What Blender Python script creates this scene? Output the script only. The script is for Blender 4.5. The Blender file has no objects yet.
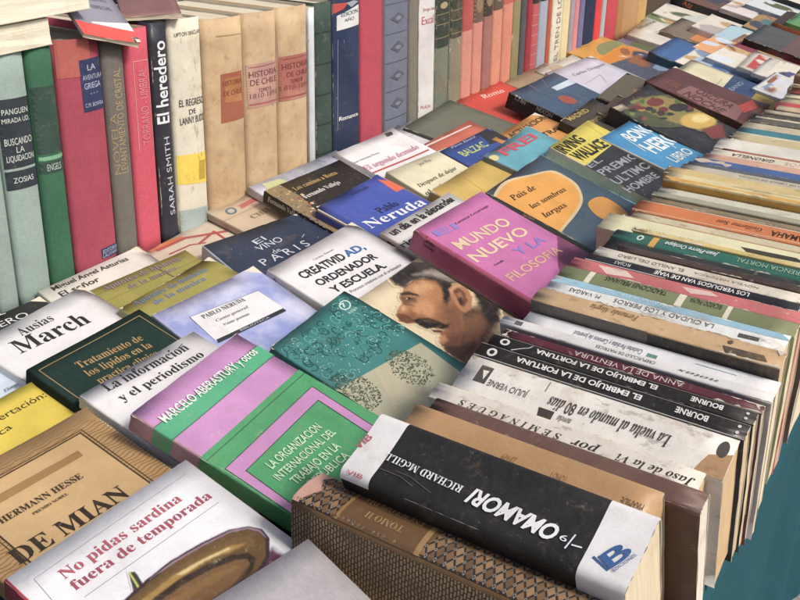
# Second hand book stall: an upright back row, books laid face up on a sloping board,
# and a front row of paperbacks standing spine up on the table edge.  Units are metres.
import bpy, bmesh, math, random
import numpy as np
from mathutils import Vector, Matrix
from mathutils.geometry import tessellate_polygon
scene = bpy.context.scene
C = scene.collection
U, Z0 = 0.35, 0.8355            # one survey unit in metres; height of the front row's spines

# ---------------------------------------------------------------- camera, sky, sun, exposure
cam_d = bpy.data.cameras.new('camera'); cam = bpy.data.objects.new('camera', cam_d); C.objects.link(cam)
cam_d.sensor_width = 36.0; cam_d.lens = 36.0*940/800; cam_d.clip_start = 0.02; cam_d.clip_end = 500
cam.location = (0, 0, Z0+U)
az, pt = math.radians(33.5), math.radians(27)
fw = Vector((-math.sin(az)*math.cos(pt), math.cos(az)*math.cos(pt), -math.sin(pt)))
cam.rotation_euler = fw.to_track_quat('-Z', 'Y').to_euler()
scene.camera = cam

SUN_EL, SUN_AZ = 46, 84         # azimuth measured from +Y towards +X
w = bpy.data.worlds.new('World'); scene.world = w; w.use_nodes = True
nt = w.node_tree; sky = nt.nodes.new('ShaderNodeTexSky'); sky.sky_type = 'NISHITA'; sky.sun_disc = False
sky.sun_elevation = math.radians(SUN_EL); sky.sun_rotation = math.radians(SUN_AZ)
sky.air_density = 1.0; sky.dust_density = 6.0; sky.ozone_density = 1.0
bg = nt.nodes['Background']; bg.inputs['Strength'].default_value = 0.066
nt.links.new(sky.outputs['Color'], bg.inputs['Color'])
sd = bpy.data.lights.new('sun', 'SUN'); sun = bpy.data.objects.new('sun', sd); C.objects.link(sun)
sd.energy = 1.5; sd.angle = math.radians(11); sd.color = (1.0, 0.95, 0.88)
e, a = math.radians(SUN_EL), math.radians(SUN_AZ)
sun.rotation_euler = Vector((-math.sin(a)*math.cos(e), -math.cos(a)*math.cos(e), -math.sin(e))).to_track_quat('-Z', 'Y').to_euler()
sun.location = (3, 2, 6)
scene.view_settings.view_transform = 'Standard'; scene.view_settings.look = 'None'
scene.view_settings.exposure = 0.78; scene.view_settings.gamma = 1.0
scene.cycles.max_bounces = 6

# ---------------------------------------------------------------- materials
def lin(h):
    v = [x/255 for x in h] if isinstance(h, tuple) else [int(h[i:i+2], 16)/255 for i in (1, 3, 5)]
    return [x/12.92 if x <= .04045 else ((x+.055)/1.055)**2.4 for x in v]
MATS = {}
def mat(col, kind='paper'):
    key = (col, kind)
    if key in MATS: return MATS[key]
    m = bpy.data.materials.new('%s_%s' % (kind, col[1:])); MATS[key] = m; m.use_nodes = True
    n, l = m.node_tree.nodes, m.node_tree.links
    p = n['Principled BSDF']; c = lin(col)
    g_ = .3*c[0]+.59*c[1]+.11*c[2]; c = [g_+(x-g_)*.86 for x in c]
    def node(t, **k):
        x = n.new(t)
        for kk, v in k.items():
            if hasattr(x, kk): setattr(x, kk, v)
            else: x.inputs[kk].default_value = v
        return x
    def mix(f, a, b, bt='MIX'):
        x = n.new('ShaderNodeMixRGB'); x.blend_type = bt
        for i, v in zip(('Fac', 'Color1', 'Color2'), (f, a, b)):
            if hasattr(v, 'links'): l.new(v, x.inputs[i])
            else: x.inputs[i].default_value = v if i == 'Fac' else (*v[:3], 1)
        return x.outputs[0]
    tc = node('ShaderNodeTexCoord'); oi = node('ShaderNodeObjectInfo')
    off = node('ShaderNodeVectorMath', operation='SCALE'); off.inputs[0].default_value = (13.1, 7.7, 5.3)
    l.new(oi.outputs['Random'], off.inputs['Scale'])
    ad = node('ShaderNodeVectorMath', operation='ADD'); l.new(tc.outputs['Object'], ad.inputs[0]); l.new(off.outputs[0], ad.inputs[1])
    V = ad.outputs[0]
    def noise(scale, detail=4, rough=.6, vec=None, stretch=None):
        x = node('ShaderNodeTexNoise'); x.inputs['Scale'].default_value = scale; x.inputs['Detail'].default_value = detail; x.inputs['Roughness'].default_value = rough
        v = vec or V
        if stretch:
            mp = node('ShaderNodeMapping'); mp.inputs['Scale'].default_value = stretch; l.new(v, mp.inputs['Vector']); v = mp.outputs[0]
        l.new(v, x.inputs['Vector']); return x.outputs['Fac']
    def ramp(f, a, b, ca=(0, 0, 0), cb=(1, 1, 1)):
        x = node('ShaderNodeValToRGB'); x.color_ramp.elements[0].position = a; x.color_ramp.elements[1].position = b
        x.color_ramp.elements[0].color = (*ca, 1); x.color_ramp.elements[1].color = (*cb, 1); l.new(f, x.inputs[0]); return x.outputs[0]
    def bump(h, st, dist=.0005, prev=None):
        x = node('ShaderNodeBump'); x.inputs['Strength'].default_value = st; x.inputs['Distance'].default_value = dist; l.new(h, x.inputs['Height'])
        if prev: l.new(prev, x.inputs['Normal'])
        return x.outputs[0]
    def mathn(op, a, b):
        x = node('ShaderNodeMath', operation=op)
        for i, v in enumerate((a, b)):
            if hasattr(v, 'links'): l.new(v, x.inputs[i])
            else: x.inputs[i].default_value = v
        return x.outputs[0]
    dark = [x*.72 for x in c]; lite = [min(1, x*1.12+.01) for x in c]
    big = noise(22, 5)
    if kind == 'picture':                                  # printed picture: colours stored on the mesh
        at = node('ShaderNodeAttribute', attribute_name='print'); base = mix(ramp(noise(500, 4, .7), .3, .7), at.outputs['Color'], at.outputs['Color'])
    else: base = mix(ramp(big, .3, .75), [x*.86 for x in c], lite)
    base = mix(mathn('MULTIPLY', ramp(noise(650, 3, .75), .35, .75), .10), base, (0.0, 0.0, 0.0))
    base = mix(mathn('MULTIPLY', ramp(noise(240, 4, .75), .5, .8), .025 if sum(c) < .5 else .06), base, (.75, .72, .66))
    base = mix(ramp(noise(420, 3), .25, .8), base, dark, 'MIX') if False else base
    # handling dirt with a shape of its own
    dirt = ramp(noise(60, 8, .72), .56, .74)
    base = mix(mathn('MULTIPLY', dirt, .26), base, lin('#8a775c'))
    sm_ = ramp(noise(9, 5, .6), .35, .7); base = mix(mathn('MULTIPLY', sm_, .10), base, lin('#6f675c'))
    rough, spec, nrm = .5, .35, None
    fine = noise(900, 2)
    if kind in ('paper', 'worn', 'worn2', 'worn3', 'worn4', 'gloss', 'cloudy', 'cloudy2', 'picture'):
        rough = .42
        amt = {'paper': .25, 'gloss': .12, 'worn': .85, 'worn2': .5, 'worn3': .3, 'worn4': .45, 'cloudy': .2, 'cloudy2': .2, 'picture': .3}[kind]
        cream = lin('#d9cdb6') if sum(c) < 1.6 else lin('#a58a66')
        sc = ramp(noise(130, 9, .78), .60, .66); sc2 = ramp(noise(26, 6, .65), .46, .62)
        flake = mathn('MULTIPLY', mathn('MULTIPLY', sc, sc2), amt)
        base = mix(flake, base, cream)
        scr = ramp(noise(70, 5, .7, stretch=(1, .12, 1)), .68, .72)
        base = mix(mathn('MULTIPLY', scr, amt*.35), base, cream)
        if kind == 'worn':
            base = mix(mathn('MULTIPLY', ramp(noise(34, 7, .7), .52, .72), .55), base, lin('#9c7d58'))
            base = mix(mathn('MULTIPLY', ramp(noise(95, 8, .75, stretch=(1, .35, 1)), .57, .63), .45), base, lin('#6d5c4a'))
            rough = .65
        if kind == 'cloudy':
            base = mix(ramp(noise(14, 6, .6), .42, .62), base, lin('#d9dde0'))
        if kind == 'cloudy2':
            base = mix(ramp(noise(17, 6, .62), .40, .66), base, lin('#c9cbe0'))
            base = mix(mathn('MULTIPLY', ramp(noise(30, 7, .7), .55, .7), .7), base, lin('#5b6ab8'))
        nrm = bump(noise(38, 6, .6), .35, .0014)
        cr = noise(16, 2, .4, stretch=(1, 1, 1)); crk = ramp(cr, .495, .505); nrm = bump(crk, .15, .0004, nrm)
        nrm = bump(noise(160, 6, .7), .12 if kind in ('paper', 'gloss') else .35, .0005, nrm)
        if kind == 'gloss': rough = .26
    elif kind in ('cloth', 'clothf', 'canvas'):
        rough, spec = .85, .15
        s = 700 if kind == 'clothf' else 480
        wa = node('ShaderNodeTexWave', bands_direction='Y'); wa.inputs['Scale'].default_value = s; wa.inputs['Distortion'].default_value = 3; wa.inputs['Detail'].default_value = 3; wa.inputs['Detail Scale'].default_value = .3
        wb = node('ShaderNodeTexWave', bands_direction='Z'); wb.inputs['Scale'].default_value = s; wb.inputs['Distortion'].default_value = 3; wb.inputs['Detail'].default_value = 3
        l.new(V, wa.inputs['Vector']); l.new(V, wb.inputs['Vector'])
        h = mathn('ADD', wa.outputs['Fac'], wb.outputs['Fac'])
        base = mix(mathn('MULTIPLY', h, .10), [x*1.05 for x in c], dark)
        gr = noise(1, 3, .7, stretch=(700, 130, 700)); gr2 = noise(1, 3, .7, stretch=(700, 800, 120))
        base = mix(mathn('MULTIPLY', ramp(gr, .35, .7), .42), base, [min(1, x*1.3+.02) for x in c]); base = mix(mathn('MULTIPLY', ramp(gr2, .4, .7), .42), base, dark)
        slub = ramp(noise(190, 4, .7, stretch=(1, .1, 1)), .5, .7)
        base = mix(mathn('MULTIPLY', slub, .22), base, lite)
        base = mix(mathn('MULTIPLY', ramp(noise(28, 7, .72), .45, .7), .45), base, dark)
        nick = ramp(noise(75, 5, .7), .73, .76); base = mix(mathn('MULTIPLY', nick, .6), base, lin('#d8d2c4'))
        nrm = bump(h, .3, .0003)
    elif kind == 'leather':
        rough = .6
        base = mix(mathn('MULTIPLY', ramp(noise(30, 8, .72), .46, .7), .45), base, lin('#8f6c44') if sum(c) > .6 else dark)
        base = mix(mathn('MULTIPLY', ramp(noise(110, 8, .75), .56, .66), .5), base, lin('#8a6a46') if sum(c) > .6 else lin('#6a7468'))
        base = mix(mathn('MULTIPLY', ramp(noise(18, 4, .6), .48, .7), .35), base, lin('#dcc6a0') if sum(c) > .6 else lite)
        nrm = bump(noise(120, 7, .7), .4, .0006)
    elif kind == 'weave':
        rough, spec = .85, .1
        br = node('ShaderNodeTexBrick'); br.inputs['Scale'].default_value = 1; br.inputs['Brick Width'].default_value = .0042; br.inputs['Row Height'].default_value = .0022
        br.inputs['Mortar Size'].default_value = .0005; br.inputs['Color1'].default_value = (*lin('#a08c72'), 1); br.inputs['Color2'].default_value = (*lin('#b09c7e'), 1); br.inputs['Mortar'].default_value = (*lin('#57483a'), 1)
        nz_ = node('ShaderNodeTexNoise'); nz_.inputs['Scale'].default_value = 120; l.new(V, nz_.inputs['Vector'])
        dv = node('ShaderNodeVectorMath', operation='MULTIPLY_ADD'); dv.inputs[1].default_value = (.0022, .0022, .0022); l.new(nz_.outputs['Color'], dv.inputs[0]); l.new(tc.outputs['Object'], dv.inputs[2])
        l.new(dv.outputs[0], br.inputs['Vector']); base = mix(ramp(noise(45, 7, .75), .45, .75), br.outputs['Color'], base)
        nrm = bump(br.outputs['Fac'], .4, -.0004)
    elif kind == 'paint':                                   # brushed printed picture
        rough = .4
        br = noise(1, 6, .7, stretch=(90, 240, 90)); b2 = noise(55, 7, .7)
        base = mix(ramp(br, .3, .72), [x*.82 for x in c], [min(1, x*1.14+.01) for x in c])
        base = mix(mathn('MULTIPLY', ramp(b2, .5, .75), .3), base, [x*.6 for x in c])
        nrm = bump(noise(160, 6, .7), .12, .0005)
    elif kind == 'pages':
        rough, spec = .85, .1
        st = noise(1, 3, .7, vec=tc.outputs['Object'], stretch=(14, 14, 2600))
        st2 = noise(1, 2, .6, vec=tc.outputs['Object'], stretch=(5, 5, 700))
        base = mix(ramp(st, .35, .7), [x*.7 for x in c], lite)
        base = mix(mathn('MULTIPLY', ramp(st2, .5, .75), .3), base, [x*.7 for x in c])
        base = mix(mathn('MULTIPLY', ramp(noise(28, 6, .7), .5, .75), .4), base, lin('#b08a58'))
        nrm = bump(st, .5, .0004)
    elif kind == 'ink':
        rough = .45
        base = mix(mathn('MULTIPLY', ramp(noise(150, 7, .75), .60, .70), .45), base, lin('#b9b2a6') if sum(c) < .9 else [x*.6 for x in c])
    elif kind == 'ground':
        rough = .9
        base = mix(ramp(noise(300, 3, .7), .3, .7), [x*.6 for x in c], [x*1.4 for x in c])
        nrm = bump(noise(250, 4), .6, .004)
    elif kind == 'wood':
        rough = .6
        base = mix(ramp(noise(8, 6, .6, stretch=(1, 14, 14)), .35, .7), dark, lite)
    l.new(base, p.inputs['Base Color'])
    rv = node('ShaderNodeMapRange'); rv.inputs['To Min'].default_value = max(rough-.16, .16); rv.inputs['To Max'].default_value = min(rough+.14, .95)
    l.new(oi.outputs['Random'], rv.inputs['Value']); rs = mathn('ADD', rv.outputs[0], mathn('MULTIPLY', ramp(noise(55, 5, .7), .4, .7), .14))
    l.new(rs, p.inputs['Roughness']); p.inputs['Specular IOR Level'].default_value = spec
    if nrm: l.new(nrm, p.inputs['Normal'])
    return m

# ---------------------------------------------------------------- helpers
def link_mesh(name, verts, faces, mats, midx=None, parent=None, smooth=None):
    me = bpy.data.meshes.new(name); me.from_pydata(verts, [], faces)
    for m in mats: me.materials.append(m)
    if midx: me.polygons.foreach_set('material_index', midx)
    if smooth: me.polygons.foreach_set('use_smooth', smooth)
    me.update()
    o = bpy.data.objects.new(name, me); C.objects.link(o)
    if parent: o.parent = parent
    return o
def tag(o, label, cat, group=None):
    o['label'] = label; o['category'] = cat
    if group: o['group'] = group
    return o
SERIF = {chr(65+i): chr(0x1D400+i) for i in range(26)}; SERIF.update({chr(97+i): chr(0x1D41A+i) for i in range(26)}); SERIF.update({str(i): chr(0x1D7CE+i) for i in range(10)})
ITAL = {chr(65+i): chr(0x1D468+i) for i in range(26)}; ITAL.update({chr(97+i): chr(0x1D482+i) for i in range(26)})
PLAIN = {'á': 'a', 'é': 'e', 'í': 'i', 'ó': 'o', 'ú': 'u'}
TXT = {}
def glyphs(text, font):
    """outline triangles of a line of lettering, x scaled to 0..1 and cap height to 1"""
    if (text, font) in TXT: return TXT[(text, font)]
    cu = bpy.data.curves.new('lettering', 'FONT')
    s = text
    if font in 'si': s = ''.join((SERIF if font == 's' else ITAL).get(PLAIN.get(ch, ch), ch) for ch in text)
    cu.body = s; cu.resolution_u = 3; cu.fill_mode = 'FRONT'
    if 'b' in font: cu.offset = .018
    if 'B' in font: cu.offset = .032
    if font in ('bi', 'Bi'): cu.shear = .25
    o = bpy.data.objects.new('lettering', cu); C.objects.link(o)
    dg = bpy.context.evaluated_depsgraph_get()
    me = bpy.data.meshes.new_from_object(o.evaluated_get(dg))
    co = [v.co.copy() for v in me.vertices]; fs = [tuple(p.vertices) for p in me.polygons]
    bpy.data.objects.remove(o); bpy.data.curves.remove(cu); bpy.data.meshes.remove(me)
    x0 = min(c.x for c in co); x1 = max(c.x for c in co); y1 = max(c.y for c in co)
    out = ([((c.x-x0)/(x1-x0), c.y/y1) for c in co], fs)
    TXT[(text, font)] = out
    return out

class BookMaker:
    def __init__(s, d, seed):
        s.d = d; s.R = random.Random(seed)
        s.W, s.H, s.T = d['d']; s.curl = d.get('curl', 0); s.bow = d.get('bow', 0)
        s.r = min(d.get('r', .0015), s.T*.45)
        s.p = [s.R.uniform(0, 6.28) for _ in range(4)]
        s.flat = s.curl > 0
        s.cv = s.R.uniform(.7, 1.9)
        s.amp = .0004 if s.flat else .00015
    def lift(s, x, y):
        u, v = x/s.W, y/s.H
        return s.cv*s.curl*max(u, 0)**2.2*(.55+.45*math.sin(3.1*v+s.p[0])) + s.amp*math.sin(5*u+s.p[1])*math.sin(4*v+s.p[2])*min(1, max(u, 0)*5)
    def bowx(s, z):
        return -s.bow*math.sin(math.pi*min(max(-z/s.T, 0), 1))
    def place(s, face, a, b, eps):
        if face == 'f': return (a, b, s.lift(a, b)+eps)
        if face == 'b': return (a, b, -s.T-eps)
        eps += min(abs(s.bow)*.06, .00025)
        r = s.r; z = b; x = s.bowx(b)                      # spine, following its rounded edges
        zo = 0.
        if z > -r:
            q = min((r+z)/r, 1); c_ = math.sqrt(max(1-q*q, 0)); x += r-r*c_; zo = eps*q; eps *= max(c_, .3)
        elif z < -s.T+r:
            q = min((-s.T+r-z)/r, 1); c_ = math.sqrt(max(1-q*q, 0)); x += r-r*c_; zo = -eps*q; eps *= max(c_, .3)
        return (x-eps, a, b+zo)
    def profile(s):
        W, T, r = s.W, s.T, s.r
        pr = []
        nx = 7
        for i in range(nx+1): pr.append((W+(r-W)*i/nx, 0., 'f'))
        for i in range(1, 7):
            t = math.pi/2*i/6; pr.append((r-r*math.sin(t), -r+r*math.cos(t), 's'))
        ns = 18 if abs(s.bow) > .001 else 6
        for i in range(1, ns+1): pr.append((0., -r-(T-2*r)*i/ns, 's'))
        for i in range(1, 7):
            t = math.pi/2*i/6; pr.append((r-r*math.cos(t), -T+r-r*math.sin(t), 's'))
        for i in range(1, nx+1): pr.append((r+(W-r)*i/nx, -T, 'b'))
        out = []
        for x, z, f in pr:
            if f == 's': x = x+s.bowx(z)
            out.append((x, z, f))
        return out
    def offset(s, pr, dist):
        res = []
        for i, (x, z, f) in enumerate(pr):
            a = pr[max(i-1, 0)]; b = pr[min(i+1, len(pr)-1)]
            dx, dz = b[0]-a[0], b[1]-a[1]; L = math.hypot(dx, dz) or 1
            nx_, nz_ = dz/L, -dx/L                          # outward
            res.append((x+nx_*dist, z+nz_*dist, f))
        return res
    def build(s):
        d = s.d; W, H, T = s.W, s.H, s.T
        hard = d.get('hard', 0); kind = d.get('kind', 'paper')
        X, Y = Vector(d['X']), Vector(d['Y']); Z = X.cross(Y)
        root = bpy.data.objects.new(d['n'], None); C.objects.link(root); root.empty_display_size = .02
        M = Matrix((X, Y, Z)).transposed().to_4x4(); M.translation = Vector(d['o']); root.matrix_world = M
        tag(root, d['l'], d.get('cat', 'book'), d['g'])
        ct = min(.0022 if hard else .0005, T*.3)
        pr = s.profile(); inn = s.offset(pr, -ct)
        ny = 10; N = len(pr); vs = []; fs = []; mi = []; sm = []
        cf = mat(d['c'], kind if d.get('fin') is None else d['fin']); csp = mat(d.get('sc', d['c']), 'cloth' if kind == 'weave' else kind); cb = mat(d.get('bc', d['c']), kind)
        edge = mat(d.get('sc', d['c']) if hard else '#cfc7b6', 'cloth' if hard else 'pages'); mats = [cf, csp, cb, edge, mat('#d8d0bc', 'paper')]
        rag = 0 if hard else .0004
        for prof in (pr, inn):
            for i, (x, z, f) in enumerate(prof):
                for j in range(ny+1):
                    y = H*j/ny
                    zz = z+(s.lift(x, y) if f == 'f' else 0)
                    if j in (0, ny): y += s.R.uniform(-rag, rag)
                    if not hard and f == 'f' and i == 0 and j in (0, ny):          # dog-eared, rubbed corners
                        x -= s.R.uniform(0, .0022); y += s.R.uniform(0, .0015)*(1 if j == 0 else -1); zz += s.R.uniform(0, .0022) if s.flat else 0
                    vs.append((x, y, zz))
        K = N*(ny+1); id_ = lambda k, i, j: k*K+i*(ny+1)+j
        sl = {'f': 0, 's': 1, 'b': 2}
        for i in range(N-1):
            fc = pr[i+1][2]
            for j in range(ny):
                fs.append((id_(0, i, j), id_(0, i, j+1), id_(0, i+1, j+1), id_(0, i+1, j))); mi.append(sl[fc]); sm.append(True)
                fs.append((id_(1, i, j), id_(1, i+1, j), id_(1, i+1, j+1), id_(1, i, j+1))); mi.append(4); sm.append(False)
            for j, fl in ((0, 0), (ny, 1)):
                q = (id_(0, i, j), id_(0, i+1, j), id_(1, i+1, j), id_(1, i, j)); fs.append(q if not fl else q[::-1]); mi.append(3); sm.append(False)
        for i in (0, N-1):
            for j in range(ny):
                fs.append((id_(0, i, j), id_(1, i, j), id_(1, i, j+1), id_(0, i, j+1))); mi.append(3); sm.append(False)
        # printing that belongs to the cover's surface
        k = 0
        for op in d['art']:
            if op[0] == 'p':
                s.poly(vs, fs, mi, sm, mats, op, .00012+.00006*k); k += 1
            elif op[0] == 'band':
                s.band(vs, fs, mi, sm, mats, pr, op, .00010+.00006*k); k += 1
            elif op[0] not in ('t', 'pic'):
                k = s.special(vs, fs, mi, sm, mats, op, k)
        link_mesh('cover', vs, fs, mats, mi, root, sm)
        for op in d['art']:
            if op[0] == 'pic': s.picture(op, root, .0004); 
        # page block
        ins = .0028 if hard else .0006; ex = .0032 if hard else .0006
        pc = mat(d.get('pc', '#e4d8bd'), 'pages')
        pv, pf, ps = [], [], []
        nx, ny2, nz = 6, 6, 5
        x0, x1 = ct*1.3+max(0, -s.bow)*1.4, W-ex
        g = {}
        def pid(i, j, q):
            if (i, j, q) not in g:
                x = x0+(x1-x0)*i/nx; y = ins+(H-2*ins)*j/ny2; zt = -ct*1.15; zb_ = -T+ct*1.15
                t = q/nz; z = zt+(zb_-zt)*t + s.lift(x, y)*(1-t)
                if i == nx: x += s.R.uniform(-.0006, .0003) - (.0012*math.sin(math.pi*t) if hard else 0)
                if j in (0, ny2): y += s.R.uniform(-.0003, .0003)
                if i == 0: z = zt-.3*s.r+(zb_-zt+.6*s.r)*t; x += abs(s.bow)*.2
                g[(i, j, q)] = len(pv); pv.append((x, y, z))
            return g[(i, j, q)]
        for i in range(nx):
            for j in range(ny2):
                pf.append((pid(i, j, 0), pid(i+1, j, 0), pid(i+1, j+1, 0), pid(i, j+1, 0)))
                pf.append((pid(i, j, nz), pid(i, j+1, nz), pid(i+1, j+1, nz), pid(i+1, j, nz)))
            for q in range(nz):
                pf.append((pid(i, 0, q), pid(i, 0, q+1), pid(i+1, 0, q+1), pid(i+1, 0, q)))
                pf.append((pid(i, ny2, q), pid(i+1, ny2, q), pid(i+1, ny2, q+1), pid(i, ny2, q+1)))
        for j in range(ny2):
            for q in range(nz):
                pf.append((pid(nx, j, q), pid(nx, j, q+1), pid(nx, j+1, q+1), pid(nx, j+1, q)))
                pf.append((pid(0, j, q), pid(0, j+1, q), pid(0, j+1, q+1), pid(0, j, q+1)))
        link_mesh('page_block', pv, pf, [pc], None, root)
        # lettering
        first = True
        for op in d['art']:
            if op[0] == 't':
                _, text, font, col, face, o, xv, yv = op
                pts, tf = glyphs(text, font); E = 1e-5
                if face == 's' and abs(s.bow) > .001:          # lettering that bends round the spine
                    tv, tf2, dummy = [], [], []
                    P2 = [((o[0]+xv[0]*a+yv[0]*b)*E, (o[1]+xv[1]*a+yv[1]*b)*E) for a, b in pts]
                    for f in tf:
                        for q in range(1, len(f)-1): s.subtri(tv, tf2, P2[f[0]], P2[f[q]], P2[f[q+1]], face, .00024+.00006*k, .003)
                    link_mesh('title' if first else 'lettering', tv, tf2, [mat(col, 'ink')], None, root); first = False
                    continue
                tv = [s.place(face, (o[0]+xv[0]*a+yv[0]*b)*E, (o[1]+xv[1]*a+yv[1]*b)*E, .00016+.00006*k) for a, b in pts]
                link_mesh('title' if first else 'lettering', tv, tf, [mat(col, 'ink')], None, root); first = False
        return root
    def addmat(s, mats, col):
        if '|' in col: m = mat(*col.split('|'))
        else: m = mat(col, 'paper' if s.d.get('kind') not in ('worn', 'worn2', 'leather') else s.d['kind'])
        if m not in mats: mats.append(m)
        return mats.index(m)
    def poly(s, vs, fs, mi, sm, mats, op, eps):
        _, col, face, fl = op
        P = [(fl[i]*1e-5, fl[i+1]*1e-5) for i in range(0, len(fl), 2)]
        s.fill(vs, fs, mi, sm, s.addmat(mats, col), face, P, eps)
    def fill(s, vs, fs, mi, sm, m, face, P, eps):
        if len(P) < 3: return
        tris = tessellate_polygon([[Vector((a, b, 0)) for a, b in P]])
        step = .0035 if face == 's' and (abs(s.bow) > .001 or s.r > .0025) else .012
        if face == 's': P = [(a, min(max(b, -s.T+.3*s.r), -.3*s.r)) for a, b in P]
        def sub(a, b, c, lv):
            L = max(math.dist(a, b), math.dist(b, c), math.dist(c, a))
            if L < step or lv > 4:
                n = len(vs); vs.extend([s.place(face, *a, eps), s.place(face, *b, eps), s.place(face, *c, eps)]); fs.append((n, n+1, n+2)); mi.append(m); sm.append(True); return
            if math.dist(a, b) == L: q = ((a[0]+b[0])/2, (a[1]+b[1])/2); sub(a, q, c, lv+.5); sub(q, b, c, lv+.5)
            elif math.dist(b, c) == L: q = ((c[0]+b[0])/2, (c[1]+b[1])/2); sub(a, b, q, lv+.5); sub(a, q, c, lv+.5)
            else: q = ((a[0]+c[0])/2, (a[1]+c[1])/2); sub(a, b, q, lv+.5); sub(q, b, c, lv+.5)
        for t in tris: sub(P[t[0]], P[t[1]], P[t[2]], 0)
    def picture(s, op, root, eps):
        _, layers, res = op; res *= 1e-5
        W, H = s.W, s.H
        pts = [(l_[2][i]*1e-5, l_[2][i+1]*1e-5) for l_ in layers for i in range(0, len(l_[2]), 2)]
        x0 = max(min(p[0] for p in pts)-.002, .0006); x1 = min(max(p[0] for p in pts)+.002, W-.0006)
        y0 = max(min(p[1] for p in pts)-.002, .0006); y1 = min(max(p[1] for p in pts)+.002, H-.0006)
        nx = max(4, int((x1-x0)/res)); ny = max(4, int((y1-y0)/res))
        gx, gy = np.meshgrid(np.linspace(x0, x1, nx+1), np.linspace(y0, y1, ny+1), indexing='ij')
        rg = np.random.default_rng(int(W*1e6)+int(H*1e5))
        def vnoise(cell):
            m = rg.random((int((x1-x0)/cell)+4, int((y1-y0)/cell)+4)); u = (gx-x0)/cell; v = (gy-y0)/cell
            i = u.astype(int); j = v.astype(int); fu = u-i; fv = v-j; fu = fu*fu*(3-2*fu); fv = fv*fv*(3-2*fv)
            return (m[i, j]*(1-fu)+m[i+1, j]*fu)*(1-fv)+(m[i, j+1]*(1-fu)+m[i+1, j+1]*fu)*fv
        n1, n2, n3 = vnoise(.006), vnoise(.0022), vnoise(.0011)
        col = np.zeros(gx.shape+(3,)); col[:] = lin(s.d['c']); cov = np.zeros(gx.shape)
        for tone, soft, fl in layers:
            P = [(fl[i]*1e-5, fl[i+1]*1e-5) for i in range(0, len(fl), 2)]; soft = max(soft*1e-4, .0003)
            if len(P) < 2: continue
            dist = np.full(gx.shape, 1e9); ins = np.zeros(gx.shape, bool)
            for (ax, ay), (bx, by) in zip(P, P[1:]+P[:1]):
                dx, dy = bx-ax, by-ay; q = np.clip(((gx-ax)*dx+(gy-ay)*dy)/max(dx*dx+dy*dy, 1e-12), 0, 1)
                dist = np.minimum(dist, np.hypot(gx-ax-q*dx, gy-ay-q*dy))
                if dy: ins ^= ((ay > gy) != (by > gy)) & (gx < dx*(gy-ay)/dy+ax)
            sd_ = np.where(ins, dist, -dist)+(n1-.5)*soft*.6+(n2-.5)*soft*.5
            al = np.clip(sd_/soft*.5+.5, 0, 1); al = al*al*(3-2*al)
            cc = np.array(lin(tone))*(.90+.12*n2+.08*n3)[..., None]
            col = col*(1-al[..., None])+cc*al[..., None]; cov = np.maximum(cov, al)
        idx = -np.ones(gx.shape, int); vs, fs, cs = [], [], []
        def vid(i, j):
            if idx[i, j] < 0:
                idx[i, j] = len(vs); vs.append(s.place('f', float(gx[i, j]), float(gy[i, j]), eps)); cs.append(col[i, j])
            return int(idx[i, j])
        for i in range(nx):
            for j in range(ny):
                if max(cov[i, j], cov[i+1, j], cov[i, j+1], cov[i+1, j+1]) > .02: fs.append((vid(i, j), vid(i+1, j), vid(i+1, j+1), vid(i, j+1)))
        if not fs: return
        o = link_mesh('cover_picture', vs, fs, [mat('#a09080', 'picture')], None, root, [True]*len(fs))
        at = o.data.color_attributes.new('print', 'FLOAT_COLOR', 'POINT')
        at.data.foreach_set('color', np.concatenate([np.array(cs), np.ones((len(cs), 1))], 1).astype(np.float32).ravel())
    def subtri(s, vs, fs, a, b, c, face, eps, step, lv=0):
        ab, bc, ca = math.dist(a, b), math.dist(b, c), math.dist(c, a); L = max(ab, bc, ca)
        if L < step or lv > 10:
            n = len(vs); vs.extend([s.place(face, *a, eps), s.place(face, *b, eps), s.place(face, *c, eps)]); fs.append((n, n+1, n+2)); return
        if ab == L: q = ((a[0]+b[0])/2, (a[1]+b[1])/2); s.subtri(vs, fs, a, q, c, face, eps, step, lv+1); s.subtri(vs, fs, q, b, c, face, eps, step, lv+1)
        elif bc == L: q = ((c[0]+b[0])/2, (c[1]+b[1])/2); s.subtri(vs, fs, a, b, q, face, eps, step, lv+1); s.subtri(vs, fs, a, q, c, face, eps, step, lv+1)
        else: q = ((a[0]+c[0])/2, (a[1]+c[1])/2); s.subtri(vs, fs, a, b, q, face, eps, step, lv+1); s.subtri(vs, fs, q, b, c, face, eps, step, lv+1)
    def band(s, vs, fs, mi, sm, mats, pr, op, eps):
        _, y0, y1, col, xf, xb = op
        m = s.addmat(mats, col)
        y0 = max(y0, 0); y1 = min(y1, s.H)
        q = s.offset(pr, eps)
        q = [v for v in q if (v[2] == 's') or (v[2] == 'f' and v[0] <= xf+.003) or (v[2] == 'b' and v[0] <= xb+.003)]
        q = [(min(v[0], xf) if v[2] == 'f' else min(v[0], xb) if v[2] == 'b' else v[0], v[1], v[2]) for v in q]
        ny = max(2, int((y1-y0)/.01)); base = len(vs)
        for x, z, f in q:
            for j in range(ny+1):
                y = y0+(y1-y0)*j/ny; vs.append((x, y, z+(s.lift(x, y) if f == 'f' else 0)))
        for i in range(len(q)-1):
            for j in range(ny):
                fs.append((base+i*(ny+1)+j, base+i*(ny+1)+j+1, base+(i+1)*(ny+1)+j+1, base+(i+1)*(ny+1)+j)); mi.append(m); sm.append(True)
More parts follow.
